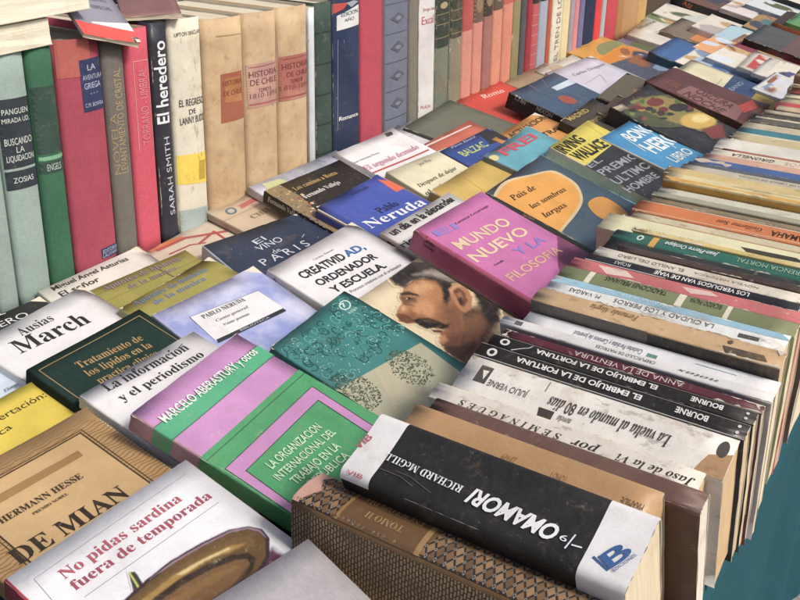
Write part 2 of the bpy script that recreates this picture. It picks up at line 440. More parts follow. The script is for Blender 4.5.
    # repeated printed or stamped patterns
    def special(s, vs, fs, mi, sm, mats, op, k):
        R = s.R; W, H, T = s.W, s.H, s.T; t = op[0]
        def sh(face, P, col, kk): s.fill(vs, fs, mi, sm, s.addmat(mats, col), face, P, .00012+.00006*kk)
        def ell(cx, cy, rx, ry, n=10): return [(cx+rx*math.cos(6.2832*i/n), cy+ry*math.sin(6.2832*i/n)) for i in range(n)]
        def strip(pts, w):
            out = []
            for a, b in zip(pts, pts[1:]):
                dx, dy = b[0]-a[0], b[1]-a[1]; L = math.hypot(dx, dy) or 1; nx, ny = -dy/L*w/2, dx/L*w/2
                out.append([(a[0]+nx, a[1]+ny), (a[0]-nx, a[1]-ny), (b[0]-nx, b[1]-ny), (b[0]+nx, b[1]+ny)])
            return out
        if t == 'rag':                                       # rubbed, whitened edges
            _, face, amt = op; amt *= 1e-5*R.choice((.2, .35, .5, .8, 1.2)); dens = R.uniform(.15, .65)
            c = lin(s.d.get('sc', s.d['c']) if face == 's' else s.d['c']); col = ('#d6ccb8' if sum(c) < 1.5 else '#a8977a')+'|paper'
            rr = .32*s.r if face == 's' else 0
            if face == 's': sides = [((0, -rr), (H, -rr), (0, -1)), ((0, -T+rr), (H, -T+rr), (0, 1))]
            else: sides = [((0.0008, 0), (.0008, H), (1, 0)), ((W, 0), (W, H), (-1, 0)), ((0, 0), (W, 0), (0, 1)), ((0, H), (W, H), (0, -1))]
            for a, b, n in sides:
                L = math.dist(a, b); m = max(6, int(L/.006)); u = ((b[0]-a[0])/L, (b[1]-a[1])/L); x = 0
                while x < L:
                    run = R.uniform(.004, .03)
                    if R.random() < dens*(1 if min(x, L-x) < .025 else .75):
                        x2 = min(x+run, L); q = max(2, int((x2-x)/.0025)); top = []
                        for i in range(q+1):
                            d_ = x+(x2-x)*i/q; h = amt*R.uniform(.1, 1)**1.6*(.15 if i in (0, q) else 1)*(3.0 if min(d_, L-d_) < .005 else 1)
                            top.append((a[0]+u[0]*d_+n[0]*h, a[1]+u[1]*d_+n[1]*h))
                        P = [(a[0]+u[0]*x, a[1]+u[1]*x)]+top+[(a[0]+u[0]*x2, a[1]+u[1]*x2)]
                        sh(face, P, col, k)
                    x += run
            return k+1
        if t == 'swirl':
            for i in range(150):
                cx, cy = R.uniform(.05, .97)*W, H*(1-R.uniform(.05, .44)); r = R.uniform(.018, .06)*W; a = R.uniform(0, 6); sg = R.choice((-1, 1))
                pts = [(cx+r*(1-.075*q)*math.cos(a+sg*q*.55), cy+r*(1-.075*q)*math.sin(a+sg*q*.55)) for q in range(11)]
                col = R.choice(['#16504f', '#1a5a58', '#5fa8a0', '#3f8c88', '#16504f'])  # pale and dark arcs paint the embossing's highlights and shade into the colour
                for P in strip(pts, .0008): sh('f', P, col, k)
            for i in range(60): sh('f', ell(R.uniform(.06, .95)*W, H*(1-R.uniform(.06, .46)), .0007, .0007, 6), '#9cc4ba', k+1)
            return k+2
        if t == 'lace':
            for cx, cy in ((op[1]*1e-5, op[2]*1e-5), (op[3]*1e-5, op[4]*1e-5)):
                rx, ry = .17*W, .19*W
                def put(x, y, w, h, col, kk):
                    if 0 < x-w and x+w < W and y-h > 0 and y+h < H: sh('f', ell(x, y, w, h, 8), col, kk)
                for i in range(460):
                    a = R.uniform(0, 6.28); q = math.sqrt(R.random()); w = R.uniform(.004, .010)*W
                    put(cx+rx*q*math.cos(a), cy+ry*q*math.sin(a), w, w*.7, R.choice(['#4a5846', '#5c6a52', '#3f4e44', '#6f7758']), k+1)
            return k+2
        if t == 'wave':
            for i in range(62):
                y = H*(.006+.016*i); ph = R.uniform(0, 1)
                pts = [(W*q/48, y+.0007*math.sin(q*1.25+ph+i*.9)) for q in range(49)]
                for P in strip(pts, .0010): sh('f', [(min(max(x, 0), W), min(max(v, 0), H)) for x, v in P], '#8d6b3c', k)
            return k+1
        if t == 'floral':
            for i in range(150):
                cx = W*R.uniform(.0, .24); cy = H*(1-R.uniform(.0, .95)); w = R.uniform(.6, 2.4)*1e-3
                sh('f', [(max(x, 0), y) for x, y in ell(cx, cy, w, w*R.uniform(.5, 1), 7)], R.choice(['#c8b070', '#5a648a', '#d0c8b4', '#6a5a3a', '#a04a3a', '#b89a58', '#3a4a78']), k+i % 3)
            return k+3
        if t == 'dia':
            _, n, m_ = op
            n = 32; m_ = 6
            for i in range(n):
                for j in range(m_):
                    cy = H*(1-(i+.25+.5*(j % 2))/n); cz = -T*(j+.5)/m_; hy = H/n*.39; hz = T/m_*.74
                    sh('s', [(cy+hy, cz), (cy, cz+hz), (cy-hy, cz), (cy, cz-hz)], R.choice(['#8a6640', '#94704a', '#7c5a36', '#9a7850', '#6a4e34']), k)
                    c2 = cy-H/n*.5
                    sh('s', ell(c2, cz, H/n*.13, T/m_*.22, 8), '#8d8a84', k); sh('s', ell(c2, cz, H/n*.07, T/m_*.12, 6), '#2a2725', k+1)
            return k+2
        return k

# ---------------------------------------------------------------- setting
def uz(x, y, z): return (x*U, y*U, Z0+z*U)
def box(name, x0, x1, y0, y1, z0, z1, m, parent=None, bev=.002):
    bm = bmesh.new(); bmesh.ops.create_cube(bm, size=1)
    for v in bm.verts: v.co = Vector(((x0+x1)/2+v.co.x*(x1-x0), (y0+y1)/2+v.co.y*(y1-y0), (z0+z1)/2+v.co.z*(z1-z0)))
    bmesh.ops.bevel(bm, geom=bm.edges[:], offset=bev, segments=2, affect='EDGES')
    me = bpy.data.meshes.new(name); bm.to_mesh(me); bm.free(); me.materials.append(m)
    o = bpy.data.objects.new(name, me); C.objects.link(o); o.parent = parent
    return o
g = link_mesh('ground', [(-60, -60, 0), (60, -60, 0), (60, 60, 0), (-60, 60, 0)], [(0, 1, 2, 3)], [mat('#8f8b88', 'ground')]); g['kind'] = 'structure'

TT = Z0-.33*U                     # table top height (top of the cloth)
XE = -.262*U                      # front edge of the table
table = bpy.data.objects.new('trestle_table', None); C.objects.link(table); tag(table, 'long trestle table hidden under the teal cloth', 'table')
box('tabletop', -3.1*U, XE-.004, .1*U, 8.2*U, TT-.030, TT-.0025, mat('#7a5a3c', 'wood'), table)
for lx in (-2.9*U, -.45*U):
    for ly in (.35*U, 4*U, 8.0*U): box('leg', lx-.02, lx+.02, ly-.02, ly+.02, 0, TT-.031, mat('#6e5236', 'wood'), table)

# cloth: lies on the table and hangs over the front edge in soft folds
R = random.Random(3)
vs, fs = [], []
ny = 150; prof = [(-3.1, 0)]+[(-3.1+.2*i, 0) for i in range(1, 14)]+[(-.30, 0)]
rows = []
def drop(t): return -.552*t
for j in range(ny+1):
    y = (.1+8.1*j/ny)*U
    row = []
    for x, _ in prof: row.append((x*U, y, TT-.0006))
    row.append((XE-.003, y, TT-.0006)); row.append((XE, y, TT-.004))
    for q in range(1, 13):
        t = q/12
        f = (.011*math.sin(y*21+.8*math.sin(y*7))+.004*math.sin(y*47+1.3))*t**.8
        row.append((XE+f, y, TT-.004+drop(t)+.008*math.sin(y*13)*t))
    rows.append(row)
n = len(rows[0])
for r in rows: vs += r
for j in range(ny):
    for i in range(n-1): fs.append((j*n+i, j*n+i+1, (j+1)*n+i+1, (j+1)*n+i))
cl = link_mesh('tablecloth', vs, fs, [mat('#15525f', 'clothf')], None, None, [True]*len(fs)); tag(cl, 'teal cloth hanging over the front edge of the stall below the paperbacks', 'tablecloth')

# sloping display board that carries the face-up books, with the ledge for the upright row
bd = bpy.data.objects.new('display_board', None); C.objects.link(bd); tag(bd, 'sloping wooden display board beneath the face up books', 'board')
def wedge(name, pts, y0, y1, m):
    k = len(pts); vv = [uz(x, y0, z) for x, z in pts]+[uz(x, y1, z) for x, z in pts]
    ff = [tuple(range(k))[::-1], tuple(range(k, 2*k))]+[(i, (i+1) % k, k+(i+1) % k, k+i) for i in range(k)]
    return link_mesh(name, vv, ff, [m], None, bd)
wedge('sloping_panel', [(-.885, -.3285), (-.885, -.318), (-1.975, -.152), (-1.975, -.3285)], .3, 8.1, mat('#2b3a3c', 'wood'))
wedge('back_ledge', [(-1.977, -.3285), (-1.977, -.151), (-2.95, -.151), (-2.95, -.3285)], .3, 8.1, mat('#5a4630', 'wood'))

# ---------------------------------------------------------------- the books
BOOKS=[
{'n':'hardcover_book','l':'pale teal cloth book at the far left end of the upright row','g':'books standing upright in the back row','o':(-0.7,0.4379,0.783),'X':(-1.0,0.0,0.0),'Y':(0.0,0.06627,0.9978),'d':(0.14,0.2333,0.0217),'c':'#90a49e','art':[],'kind':'cloth','hard':1,'r':0.004,'bow':0.002},
{'n':'hardcover_book','l':'pale teal cloth book with navy title label beside the green one','g':'books standing upright in the back row','o':(-0.7,0.4724,0.783),'X':(-1.0,0.0,0.0),'Y':(0.0,0.06627,0.9978),'d':(0.14,0.2357,0.033),'c':'#93a8a2','art':[('p','#27343f','s',[19563,-120,19563,-3181,13671,-3181,13671,-120]),('t','BUSCANDO','n','#cfd8d4','s',(15674,-2971),(0,2641),(589,0)),('t','LA','n','#cfd8d4','s',(14967,-2047),(0,792),(519,0)),('t','LIQUIDACION','n','#cfd8d4','s',(14260,-2971),(0,2641),(519,0)),('t','PANGUEN','n','#cfd8d4','s',(18267,-2905),(0,2509),(471,0)),('t','MIRADA UD.','n','#cfd8d4','s',(17560,-2971),(0,2641),(401,0)),('p','#27343f','s',[13435,-120,13435,-3181,11785,-3181,11785,-120]),('t','ZOSIAS','n','#cfd8d4','s',(12374,-2641),(0,1981),(471,0))],'kind':'cloth','hard':1,'r':0.004,'bow':0.003},
{'n':'hardcover_book','l':'grass green cloth book with dark speckled panel near the left end','g':'books standing upright in the back row','o':(-0.7,0.5008,0.783),'X':(-1.0,0.0,0.0),'Y':(0.0,0.06627,0.9978),'d':(0.14,0.2344,0.0269),'c':'#386a50','art':[('p','#2c4a42','s',[19925,-120,19925,-2574,14065,-2574,14065,-120]),('p','#74b48c','s',[13830,-120,13830,-2574,13479,-2574,13479,-120]),('p','#2c4a42','s',[13362,-120,13362,-2574,12307,-2574,12307,-120]),('t','ENGELS','n','#b9cfc0','s',(12541,-2021),(0,1482),(586,0)),('t','* * *','n','#56786a','s',(18753,-2156),(0,1617),(234,0)),('t','* * *','n','#56786a','s',(16409,-2156),(0,1617),(234,0))],'kind':'cloth','hard':1,'r':0.004,'bow':0.003},
{'n':'hardcover_book','l':'crimson cloth book with navy title label beside the green cloth book','g':'books standing upright in the back row','o':(-0.7,0.552,0.783),'X':(-1.0,0.0,0.0),'Y':(0.0,0.06627,0.9978),'d':(0.14,0.2317,0.0497),'c':'#a64559','art':[('p','#b5564f','s',[23167,-1492,23167,-4855,19924,-4855,19924,-1492]),('p','#23305e','s',[21326,-2815,21419,-120,16733,-120,16702,-2735]),('t','LA','n','#b4bcd8','s',(20345,-1955),(49,1008),(516,-25)),('t','AVENTURA','n','#b4bcd8','s',(19548,-2603),(24,2467),(433,-4)),('t','GRIEGA','n','#b4bcd8','s',(18732,-2484),(69,2030),(522,-18)),('t','C.M. BOWRA','n','#b4bcd8','s',(17128,-2572),(5,2270),(354,-1)),('t','* * *','n','#b4bcd8','s',(18107,-1894),(29,1020),(264,-7)),('p','#23305e','s',[3479,-2356,3457,-120,2404,-120,2446,-2355]),('p','#23305e','s',[2109,-2273,2181,-120,1424,-120,1367,-2237]),('t','EDITORIAL','n','#b4bcd8','s',(2911,-2180),(69,2232),(398,-12)),('t','LAUTARO','n','#b4bcd8','s',(2511,-2226),(61,2234),(299,-8))],'kind':'cloth','hard':1,'r':0.004,'bow':0.0045},
{'n':'hardcover_book','l':'grey brown cloth book with faded gold title beside the crimson one','g':'books standing upright in the back row','o':(-0.7,0.5791,0.783),'X':(-1.0,0.0,0.0),'Y':(0.0,0.06627,0.9978),'d':(0.14,0.2259,0.0256),'c':'#6f6b65','art':[('t','LEVANTAMIENTO DE CRISTAL','n','#b09a70','s',(9942,-767),(9942,0),(0,-819)),('t','NOVELA','n','#a08c66','s',(9942,-1663),(5875,0),(0,-640))],'kind':'cloth','hard':1,'r':0.004,'bow':0.002},
{'n':'hardcover_book','l':'coral red cloth book with a pale frame and faded title','g':'books standing upright in the back row','o':(-0.7,0.6102,0.783),'X':(-1.0,0.0,0.0),'Y':(0.0,0.06627,0.9978),'d':(0.14,0.2303,0.0297),'c':'#cb5064','art':[('p','#e5a5a0','s',[11484,-326,11484,-386,20065,-386,20065,-326]),('p','#e5a5a0','s',[20065,-326,20005,-326,20005,-2256,20065,-2256]),('p','#e5a5a0','s',[20065,-2256,20065,-2196,11484,-2196,11484,-2256]),('t','TORRANO - UMBRAL','n','#e08890','s',(11975,-742),(7369,0),(0,-1039))],'kind':'cloth','hard':1,'r':0.004,'bow':0.002},
{'n':'hardcover_book','l':'black upright book with white lower case title reading sideways','g':'books standing upright in the back row','o':(-0.7,0.6348,0.783),'X':(-1.0,0.0,0.0),'Y':(0.0,0.06627,0.9978),'d':(0.14,0.2314,0.0231),'c':'#262b3a','art':[('t','El heredero','b','#dfe3ea','s',(13436,-627),(7987,28),(5,-1452)),('t','SARAH SMITH','n','#c3c9d4','s',(3869,-598),(8180,-214),(-18,-683)),('rag','s',45)],'kind':'paper','hard':1,'r':0.004,'bow':0.002},
{'n':'hardcover_book','l':'cream worn book with yellow band between black and tan spines','g':'books standing upright in the back row','o':(-0.7,0.6798,0.783),'X':(-1.0,0.0,0.0),'Y':(0.0,0.06627,0.9978),'d':(0.14,0.2294,0.0435),'c':'#d8d3bf','art':[('p','#e8c930','s',[9493,-4230,9202,-120,5874,-120,6409,-4230]),('p','#9fb3b3','s',[3582,-4230,3238,-120,0,-120,0,-3062,335,-4230]),('t','UPTON SINCLAIR','n','#4a4a48','s',(21274,-3766),(120,3693),(375,-12)),('t','EL REGRESO','n','#33353a','s',(14406,-3651),(-48,3527),(696,9)),('t','DE','n','#33353a','s',(13500,-2472),(41,995),(503,-21)),('t','LANNY BUDD','n','#33353a','s',(12577,-3660),(2,3562),(706,0)),('p','#b89a20','s',[8463,-1406,8357,-380,6306,-517,6430,-1549]),('rag','s',114)],'kind':'worn','hard':1,'r':0.004,'bow':0.003},
{'n':'hardcover_book','l':'tan leather volume with orange red title patch, first of three','g':'books standing upright in the back row','o':(-0.7,0.7429,0.783),'X':(-1.0,0.0,0.0),'Y':(0.0,0.06448,0.99792),'d':(0.14,0.2213,0.06),'c':'#c4a67e','art':[('p','#a4553a','s',[16501,-4017,16476,-651,11334,-259,11363,-4179]),('p','#b06c38','s',[16009,-3447,15970,-833,13260,-649,13509,-3594]),('t','HISTORIA','n','#8a4432','s',(15224,-3795),(-16,3082),(517,3)),('t','DE CHILE','n','#8a4432','s',(14161,-3707),(-18,2942),(522,3)),('p','#a8895f','s',[20348,-4415,20448,-4412,20360,-412,20260,-414]),('rag','s',54)],'kind':'leather','hard':1,'r':0.006,'bow':0.004},
{'n':'hardcover_book','l':'tan leather volume with pale pink title patch, middle of three','g':'books standing upright in the back row','o':(-0.7,0.7985,0.783),'X':(-1.0,0.0,0.0),'Y':(0.0,0.06105,0.99813),'d':(0.14,0.2189,0.054),'c':'#c7aa84','art':[('p','#b98a84','s',[16541,-5176,16562,-220,11742,-194,11762,-5086]),('p','#9a4a48','s',[16131,-4924,16231,-4925,16305,-352,16205,-350]),('p','#a85a55','s',[12074,-5005,12274,-5002,12208,-256,12008,-259]),('t','HISTORIA','n','#7a3e40','s',(15117,-4925),(37,4489),(640,-5)),('t','DE CHILE','n','#7a3e40','s',(14235,-4806),(31,4342),(645,-5)),('t','TOMO II','n','#7a3e40','s',(13414,-3700),(28,2010),(436,-6)),('t','1810-1891','n','#8a5a58','s',(12827,-4872),(-14,4363),(543,2)),('rag','s',54)],'kind':'leather','hard':1,'r':0.006,'bow':0.004},
{'n':'hardcover_book','l':'tan leather volume with red title patch, last of three','g':'books standing upright in the back row','o':(-0.7,0.8534,0.783),'X':(-1.0,0.0,0.0),'Y':(0.0,0.0581,0.99831),'d':(0.14,0.217,0.0534),'c':'#c9ac84','art':[('p','#ad5f58','s',[16397,-5137,16454,-180,11327,-180,11364,-5159,15696,-5159]),('p','#8a3e3c','s',[15995,-5024,16095,-5026,16162,-180,16062,-180]),('t','HISTORIA','n','#7a3436','s',(14915,-4836),(52,4689),(666,-7)),('t','DE CHILE','n','#7a3436','s',(14034,-4160),(36,3814),(561,-5)),('t','TOMO III','n','#7a3436','s',(13278,-3647),(25,2177),(453,-5)),('t','1810-1891','n','#8f4845','s',(12586,-5083),(-54,4903),(564,6)),('p','#9a4a45','s',[11893,-5159,11809,-180,11609,-180,11693,-5159]),('rag','s',54)],'kind':'leather','hard':1,'r':0.006,'bow':0.004},
{'n':'paperback_book','l':'thin pale blue white book between tan and dark green spines','g':'books standing upright in the back row','o':(-0.7,0.8674,0.783),'X':(-1.0,0.0,0.0),'Y':(0.0,0.04974,0.99876),'d':(0.14,0.212,0.0111),'c':'#ccd5de','art':[('rag','s',45)],'kind':'paper','hard':0,'r':0.001,'bow':0.002},
{'n':'hardcover_book','l':'dark green ribbed leather book between white and navy spines','g':'books standing upright in the back row','o':(-0.7,0.903,0.783),'X':(-1.0,0.0,0.0),'Y':(0.0,0.04206,0.99911),'d':(0.14,0.2143,0.0335),'c':'#2f4840','art':[('p','#1d2a28','s',[17920,-120,17920,-3232,18080,-3232,18080,-120]),('p','#1d2a28','s',[14277,-120,14277,-3232,14437,-3232,14437,-120]),('p','#1d2a28','s',[10634,-120,10634,-3232,10794,-3232,10794,-120]),('p','#1d2a28','s',[6991,-120,6991,-3232,7151,-3232,7151,-120]),('p','#1d2a28','s',[3349,-120,3349,-3232,3509,-3232,3509,-120]),('rag','s',54)],'kind':'leather','hard':1,'r':0.004,'bow':0.002},
{'n':'hardcover_book','l':'navy upright book with torn paper jacket at the top','g':'books standing upright in the back row','o':(-0.7,0.9612,0.783),'X':(-1.0,0.0,0.0),'Y':(0.0,0.03211,0.99948),'d':(0.14,0.231,0.0561),'c':'#1f3357','art':[('p','#c4453f','s',[20823,-5380,20757,-2597,20056,-3614,19682,-5405]),('p','#d5d9dc','s',[19384,-4820,20282,-335,17875,-130,17644,-4853]),('p','#9aa4b2','s',[20684,-3002,20882,-1576,20635,-335,20109,-1992]),('t','EDICION','n','#33435e','s',(19175,-4028),(184,3481),(462,-24)),('t','AÑO','n','#33435e','s',(18520,-3435),(106,2050),(466,-24)),('t','Romance','b','#dfe3e6','s',(6626,-4649),(-64,4059),(506,8)),('p','#8fa0b4','s',[5490,-4843,5492,-4913,16597,-4708,16596,-4638]),('rag','s',78)],'kind':'worn2','hard':1,'r':0.004,'bow':0.002},
{'n':'hardcover_book','l':'rose red cloth book between navy and blue grey spines','g':'books standing upright in the back row','o':(-0.7,1.0167,0.783),'X':(-1.0,0.0,0.0),'Y':(0.0,0.0224,0.99975),'d':(0.14,0.231,0.0532),'c':'#b34558','art':[('p','#8a4a48','s',[0,-120,0,-639,23100,-639,23100,-120])],'sc':'#b34558','kind':'cloth','hard':1,'r':0.004,'bow':0.002},
{'n':'hardcover_book','l':'blue grey book with dark diamond ornaments down its spine','g':'books standing upright in the back row','o':(-0.7,1.0762,0.783),'X':(-1.0,0.0,0.0),'Y':(0.0,0.01197,0.99993),'d':(0.14,0.2345,0.0574),'c':'#6d7488','art':[('p','#4c5262','s',[19279,-237,19179,-237,19179,-5504,19279,-5504]),('p','#4c5262','s',[15527,-237,15427,-237,15427,-5504,15527,-5504]),('p','#4c5262','s',[11775,-237,11675,-237,11675,-5504,11775,-5504]),('p','#4c5262','s',[8023,-237,7923,-237,7923,-5504,8023,-5504]),('p','#4c5262','s',[4271,-237,4171,-237,4171,-5504,4271,-5504]),('p','#4c5262','s',[519,-237,419,-237,419,-5504,519,-5504]),('p','#565d70','s',[18056,-2871,17353,-1263,16649,-2871,17353,-4478]),('p','#565d70','s',[14445,-2871,13601,-1263,12897,-2871,13601,-4478]),('p','#565d70','s',[10552,-2871,9849,-1263,9145,-2871,9849,-4478]),('p','#565d70','s',[6941,-2871,6097,-1263,5393,-2871,6097,-4478]),('p','#565d70','s',[3049,-2871,2345,-1263,1641,-2871,2345,-4478]),('p','#7d8496','s',[17072,-2871,17087,-3094,17131,-3294,17199,-3447,17284,-3539,17376,-3557,17466,-3502,17544,-3378,17600,-3199,17631,-2984,17631,-2757,17600,-2543,17544,-2364,17466,-2240,17376,-2184,17284,-2203,17199,-2294,17131,-2448,17087,-2647]),('p','#7d8496','s',[13320,-2871,13335,-3094,13379,-3294,13447,-3447,13532,-3539,13624,-3557,13714,-3502,13792,-3378,13848,-3199,13879,-2984,13879,-2757,13848,-2543,13792,-2364,13714,-2240,13624,-2184,13532,-2203,13447,-2294,13379,-2448,13335,-2647]),('p','#7d8496','s',[9568,-2871,9583,-3094,9627,-3294,9695,-3447,9780,-3539,9872,-3557,9962,-3502,10040,-3378,10096,-3199,10127,-2984,10127,-2757,10096,-2543,10040,-2364,9962,-2240,9872,-2184,9780,-2203,9695,-2294,9627,-2448,9583,-2647]),('p','#7d8496','s',[5816,-2871,5831,-3094,5875,-3294,5943,-3447,6028,-3539,6120,-3557,6210,-3502,6288,-3378,6344,-3199,6375,-2984,6375,-2757,6344,-2543,6288,-2364,6210,-2240,6120,-2184,6028,-2203,5943,-2294,5875,-2448,5831,-2647]),('p','#7d8496','s',[2064,-2871,2079,-3094,2123,-3294,2191,-3447,2276,-3539,2368,-3557,2458,-3502,2536,-3378,2592,-3199,2623,-2984,2623,-2757,2592,-2543,2536,-2364,2458,-2240,2368,-2184,2276,-2203,2191,-2294,2123,-2448,2079,-2647])],'kind':'cloth','hard':1,'r':0.004,'bow':0.002},
{'n':'hardcover_book','l':'narrow grey brown book left of the white paperback with red lettering','g':'books standing upright in the back row','o':(-0.7,1.102,0.783),'X':(-1.0,0.0,0.0),'Y':(0.0,0.00349,0.99999),'d':(0.14,0.2275,0.0242),'c':'#7a766c','art':[],'kind':'cloth','hard':1,'r':0.004,'bow':0.002},
{'n':'paperback_book','l':'white upright paperback with small red lettering','g':'books standing upright in the back row','o':(-0.7,1.1451,0.783),'X':(-1.0,0.0,0.0),'Y':(0.0,0.0,1.0),'d':(0.14,0.224,0.0413),'c':'#d6d6d8','art':[('t','Jorge Soto','n','#c0505c','s',(17305,-3344),(-222,3369),(393,26)),('t','Excal','n','#c0505c','s',(15486,-3562),(-83,3112),(1063,28)),('t','PLAZA','n','#c0505c','s',(3854,-3607),(-268,2420),(428,47)),('rag','s',45)],'kind':'paper','hard':0,'r':0.001,'bow':0.002},
{'n':'hardcover_book','l':'grey green worn book with dark green title block, first of pair','g':'books standing upright in the back row','o':(-0.7,1.1858,0.783),'X':(-1.0,0.0,0.0),'Y':(0.0,0.0,1.0),'d':(0.14,0.231,0.0394),'c':'#6f7868','art':[('p','#26382f','s',[23100,-120,23100,-3819,11550,-3819,11550,-120]),('p','#a89a70','s',[21980,-280,21910,-280,21910,-3659,21980,-3659]),('p','#a89a70','s',[20132,-280,20062,-280,20062,-3659,20132,-3659]),('p','#a89a70','s',[18515,-280,18445,-280,18445,-3659,18515,-3659]),('p','#a89a70','s',[16205,-280,16135,-280,16135,-3659,16205,-3659]),('p','#a89a70','s',[14819,-280,14749,-280,14749,-3659,14819,-3659]),('p','#a89a70','s',[12971,-280,12901,-280,12901,-3659,12971,-3659]),('p','#a89a70','s',[16863,-1970,16888,-2289,16960,-2574,17072,-2794,17212,-2924,17363,-2951,17511,-2871,17638,-2694,17731,-2438,17781,-2132,17781,-1808,17731,-1501,17638,-1245,17511,-1068,17363,-988,17212,-1015,17072,-1145,16960,-1365,16888,-1650]),('rag','s',114)],'kind':'worn','hard':1,'r':0.004,'bow':0.002},
{'n':'hardcover_book','l':'olive grey worn book with dark green title block, second of pair','g':'books standing upright in the back row','o':(-0.7,1.2227,0.783),'X':(-1.0,0.0,0.0),'Y':(0.0,0.0,1.0),'d':(0.14,0.231,0.0355),'c':'#85806a','art':[('p','#2b3b32','s',[23100,-120,23100,-3426,12243,-3426,12243,-120]),('p','#a89a70','s',[21980,-249,21910,-249,21910,-3298,21980,-3298]),('p','#a89a70','s',[20132,-249,20062,-249,20062,-3298,20132,-3298]),('p','#a89a70','s',[18515,-249,18445,-249,18445,-3298,18515,-3298]),('p','#a89a70','s',[16205,-249,16135,-249,16135,-3298,16205,-3298]),('p','#a89a70','s',[14819,-249,14749,-249,14749,-3298,14819,-3298]),('p','#a89a70','s',[12971,-249,12901,-249,12901,-3298,12971,-3298]),('rag','s',114)],'kind':'worn','hard':1,'r':0.004,'bow':0.002},
{'n':'hardcover_book','l':'salmon cloth book with red band beside the olive grey pair','g':'books standing upright in the back row','o':(-0.7,1.2544,0.783),'X':(-1.0,0.0,0.0),'Y':(0.0,0.0,1.0),'d':(0.14,0.231,0.032),'c':'#c98a78','art':[('p','#b8494a','s',[17556,-120,17556,-3083,12705,-3083,12705,-120])],'kind':'cloth','hard':1,'r':0.004,'bow':0.002},
{'n':'hardcover_book','l':'salmon cloth book with brown ornament label, red banded one on its left','g':'books standing upright in the back row','o':(-0.7,1.2859,0.783),'X':(-1.0,0.0,0.0),'Y':(0.0,0.0,1.0),'d':(0.14,0.231,0.0302),'c':'#cc8878','art':[('p','#6a5648','s',[18480,-120,18480,-2896,13398,-2896,13398,-120]),('p','#8f7a5c','s',[14784,-1508,14847,-1851,15028,-2156,15307,-2392,15655,-2531,16034,-2560,16403,-2475,16721,-2285,16955,-2010,17078,-1682,17078,-1334,16955,-1006,16721,-731,16403,-541,16034,-456,15655,-485,15307,-624,15028,-860,14847,-1165])],'kind':'cloth','hard':1,'r':0.004,'bow':0.002},
{'n':'hardcover_book','l':'dusky mauve book with black ornament label among salmon spines','g':'books standing upright in the back row','o':(-0.7,1.3153,0.783),'X':(-1.0,0.0,0.0),'Y':(0.0,0.0,1.0),'d':(0.14,0.231,0.028),'c':'#9c6c66','art':[('p','#3c342f','s',[18942,-120,18942,-2681,13860,-2681,13860,-120]),('p','#8f7a5c','s',[15246,-1401,15309,-1719,15490,-2003,15769,-2221,16117,-2351,16496,-2378,16865,-2298,17183,-2122,17417,-1867,17540,-1562,17540,-1239,17417,-934,17183,-679,16865,-503,16496,-424,16117,-450,15769,-580,15490,-798,15309,-1082])],'kind':'cloth','hard':1,'r':0.004,'bow':0.002},
{'n':'hardcover_book','l':'salmon book with brown ornament label right of the dusky mauve one','g':'books standing upright in the back row','o':(-0.7,1.3492,0.783),'X':(-1.0,0.0,0.0),'Y':(0.0,0.0,1.0),'d':(0.14,0.231,0.0325),'c':'#cd8a70','art':[('p','#5a4a40','s',[18942,-120,18942,-3126,14322,-3126,14322,-120]),('p','#8f7a5c','s',[15477,-1623,15540,-1992,15721,-2321,16000,-2574,16348,-2725,16727,-2755,17096,-2664,17414,-2459,17648,-2164,17771,-1810,17771,-1436,17648,-1082,17414,-787,17096,-583,16727,-491,16348,-522,16000,-672,15721,-925,15540,-1254])],'kind':'cloth','hard':1,'r':0.004,'bow':0.002},
{'n':'hardcover_book','l':'salmon book with wide coral red band beside the speckled olive one','g':'books standing upright in the back row','o':(-0.7,1.3844,0.783),'X':(-1.0,0.0,0.0),'Y':(0.0,0.0,1.0),'d':(0.14,0.231,0.0338),'c':'#cf846e','art':[('p','#c05a52','s',[20328,-120,20328,-3258,14784,-3258,14784,-120])],'kind':'cloth','hard':1,'r':0.004,'bow':0.002},
{'n':'hardcover_book','l':'speckled olive book with coral top between salmon and charcoal spines','g':'books standing upright in the back row','o':(-0.7,1.4114,0.783),'X':(-1.0,0.0,0.0),'Y':(0.0,0.0,1.0),'d':(0.14,0.231,0.0275),'c':'#8a8458','art':[('p','#c4614a','s',[23100,-120,23100,-2634,14784,-2634,14784,-120]),('rag','s',114)],'kind':'worn','hard':1,'r':0.004,'bow':0.002},
{'n':'hardcover_book','l':'narrow charcoal book right of the speckled olive one','g':'books standing upright in the back row','o':(-0.7,1.4337,0.783),'X':(-1.0,0.0,0.0),'Y':(0.0,0.0,1.0),'d':(0.14,0.231,0.0209),'c':'#55565c','art':[('p','#44454a','s',[23100,-120,23100,-1971,20790,-1971,20790,-120])],'kind':'cloth','hard':1,'r':0.004,'bow':0.002},
{'n':'hardcover_book','l':'narrow deep red book between charcoal and ribbed red spines','g':'books standing upright in the back row','o':(-0.7,1.4527,0.783),'X':(-1.0,0.0,0.0),'Y':(0.0,0.0,1.0),'d':(0.14,0.231,0.0176),'c':'#a02f3c','art':[('p','#8a2532','s',[23100,-120,23100,-1640,20790,-1640,20790,-120])],'kind':'cloth','hard':1,'r':0.004,'bow':0.002},
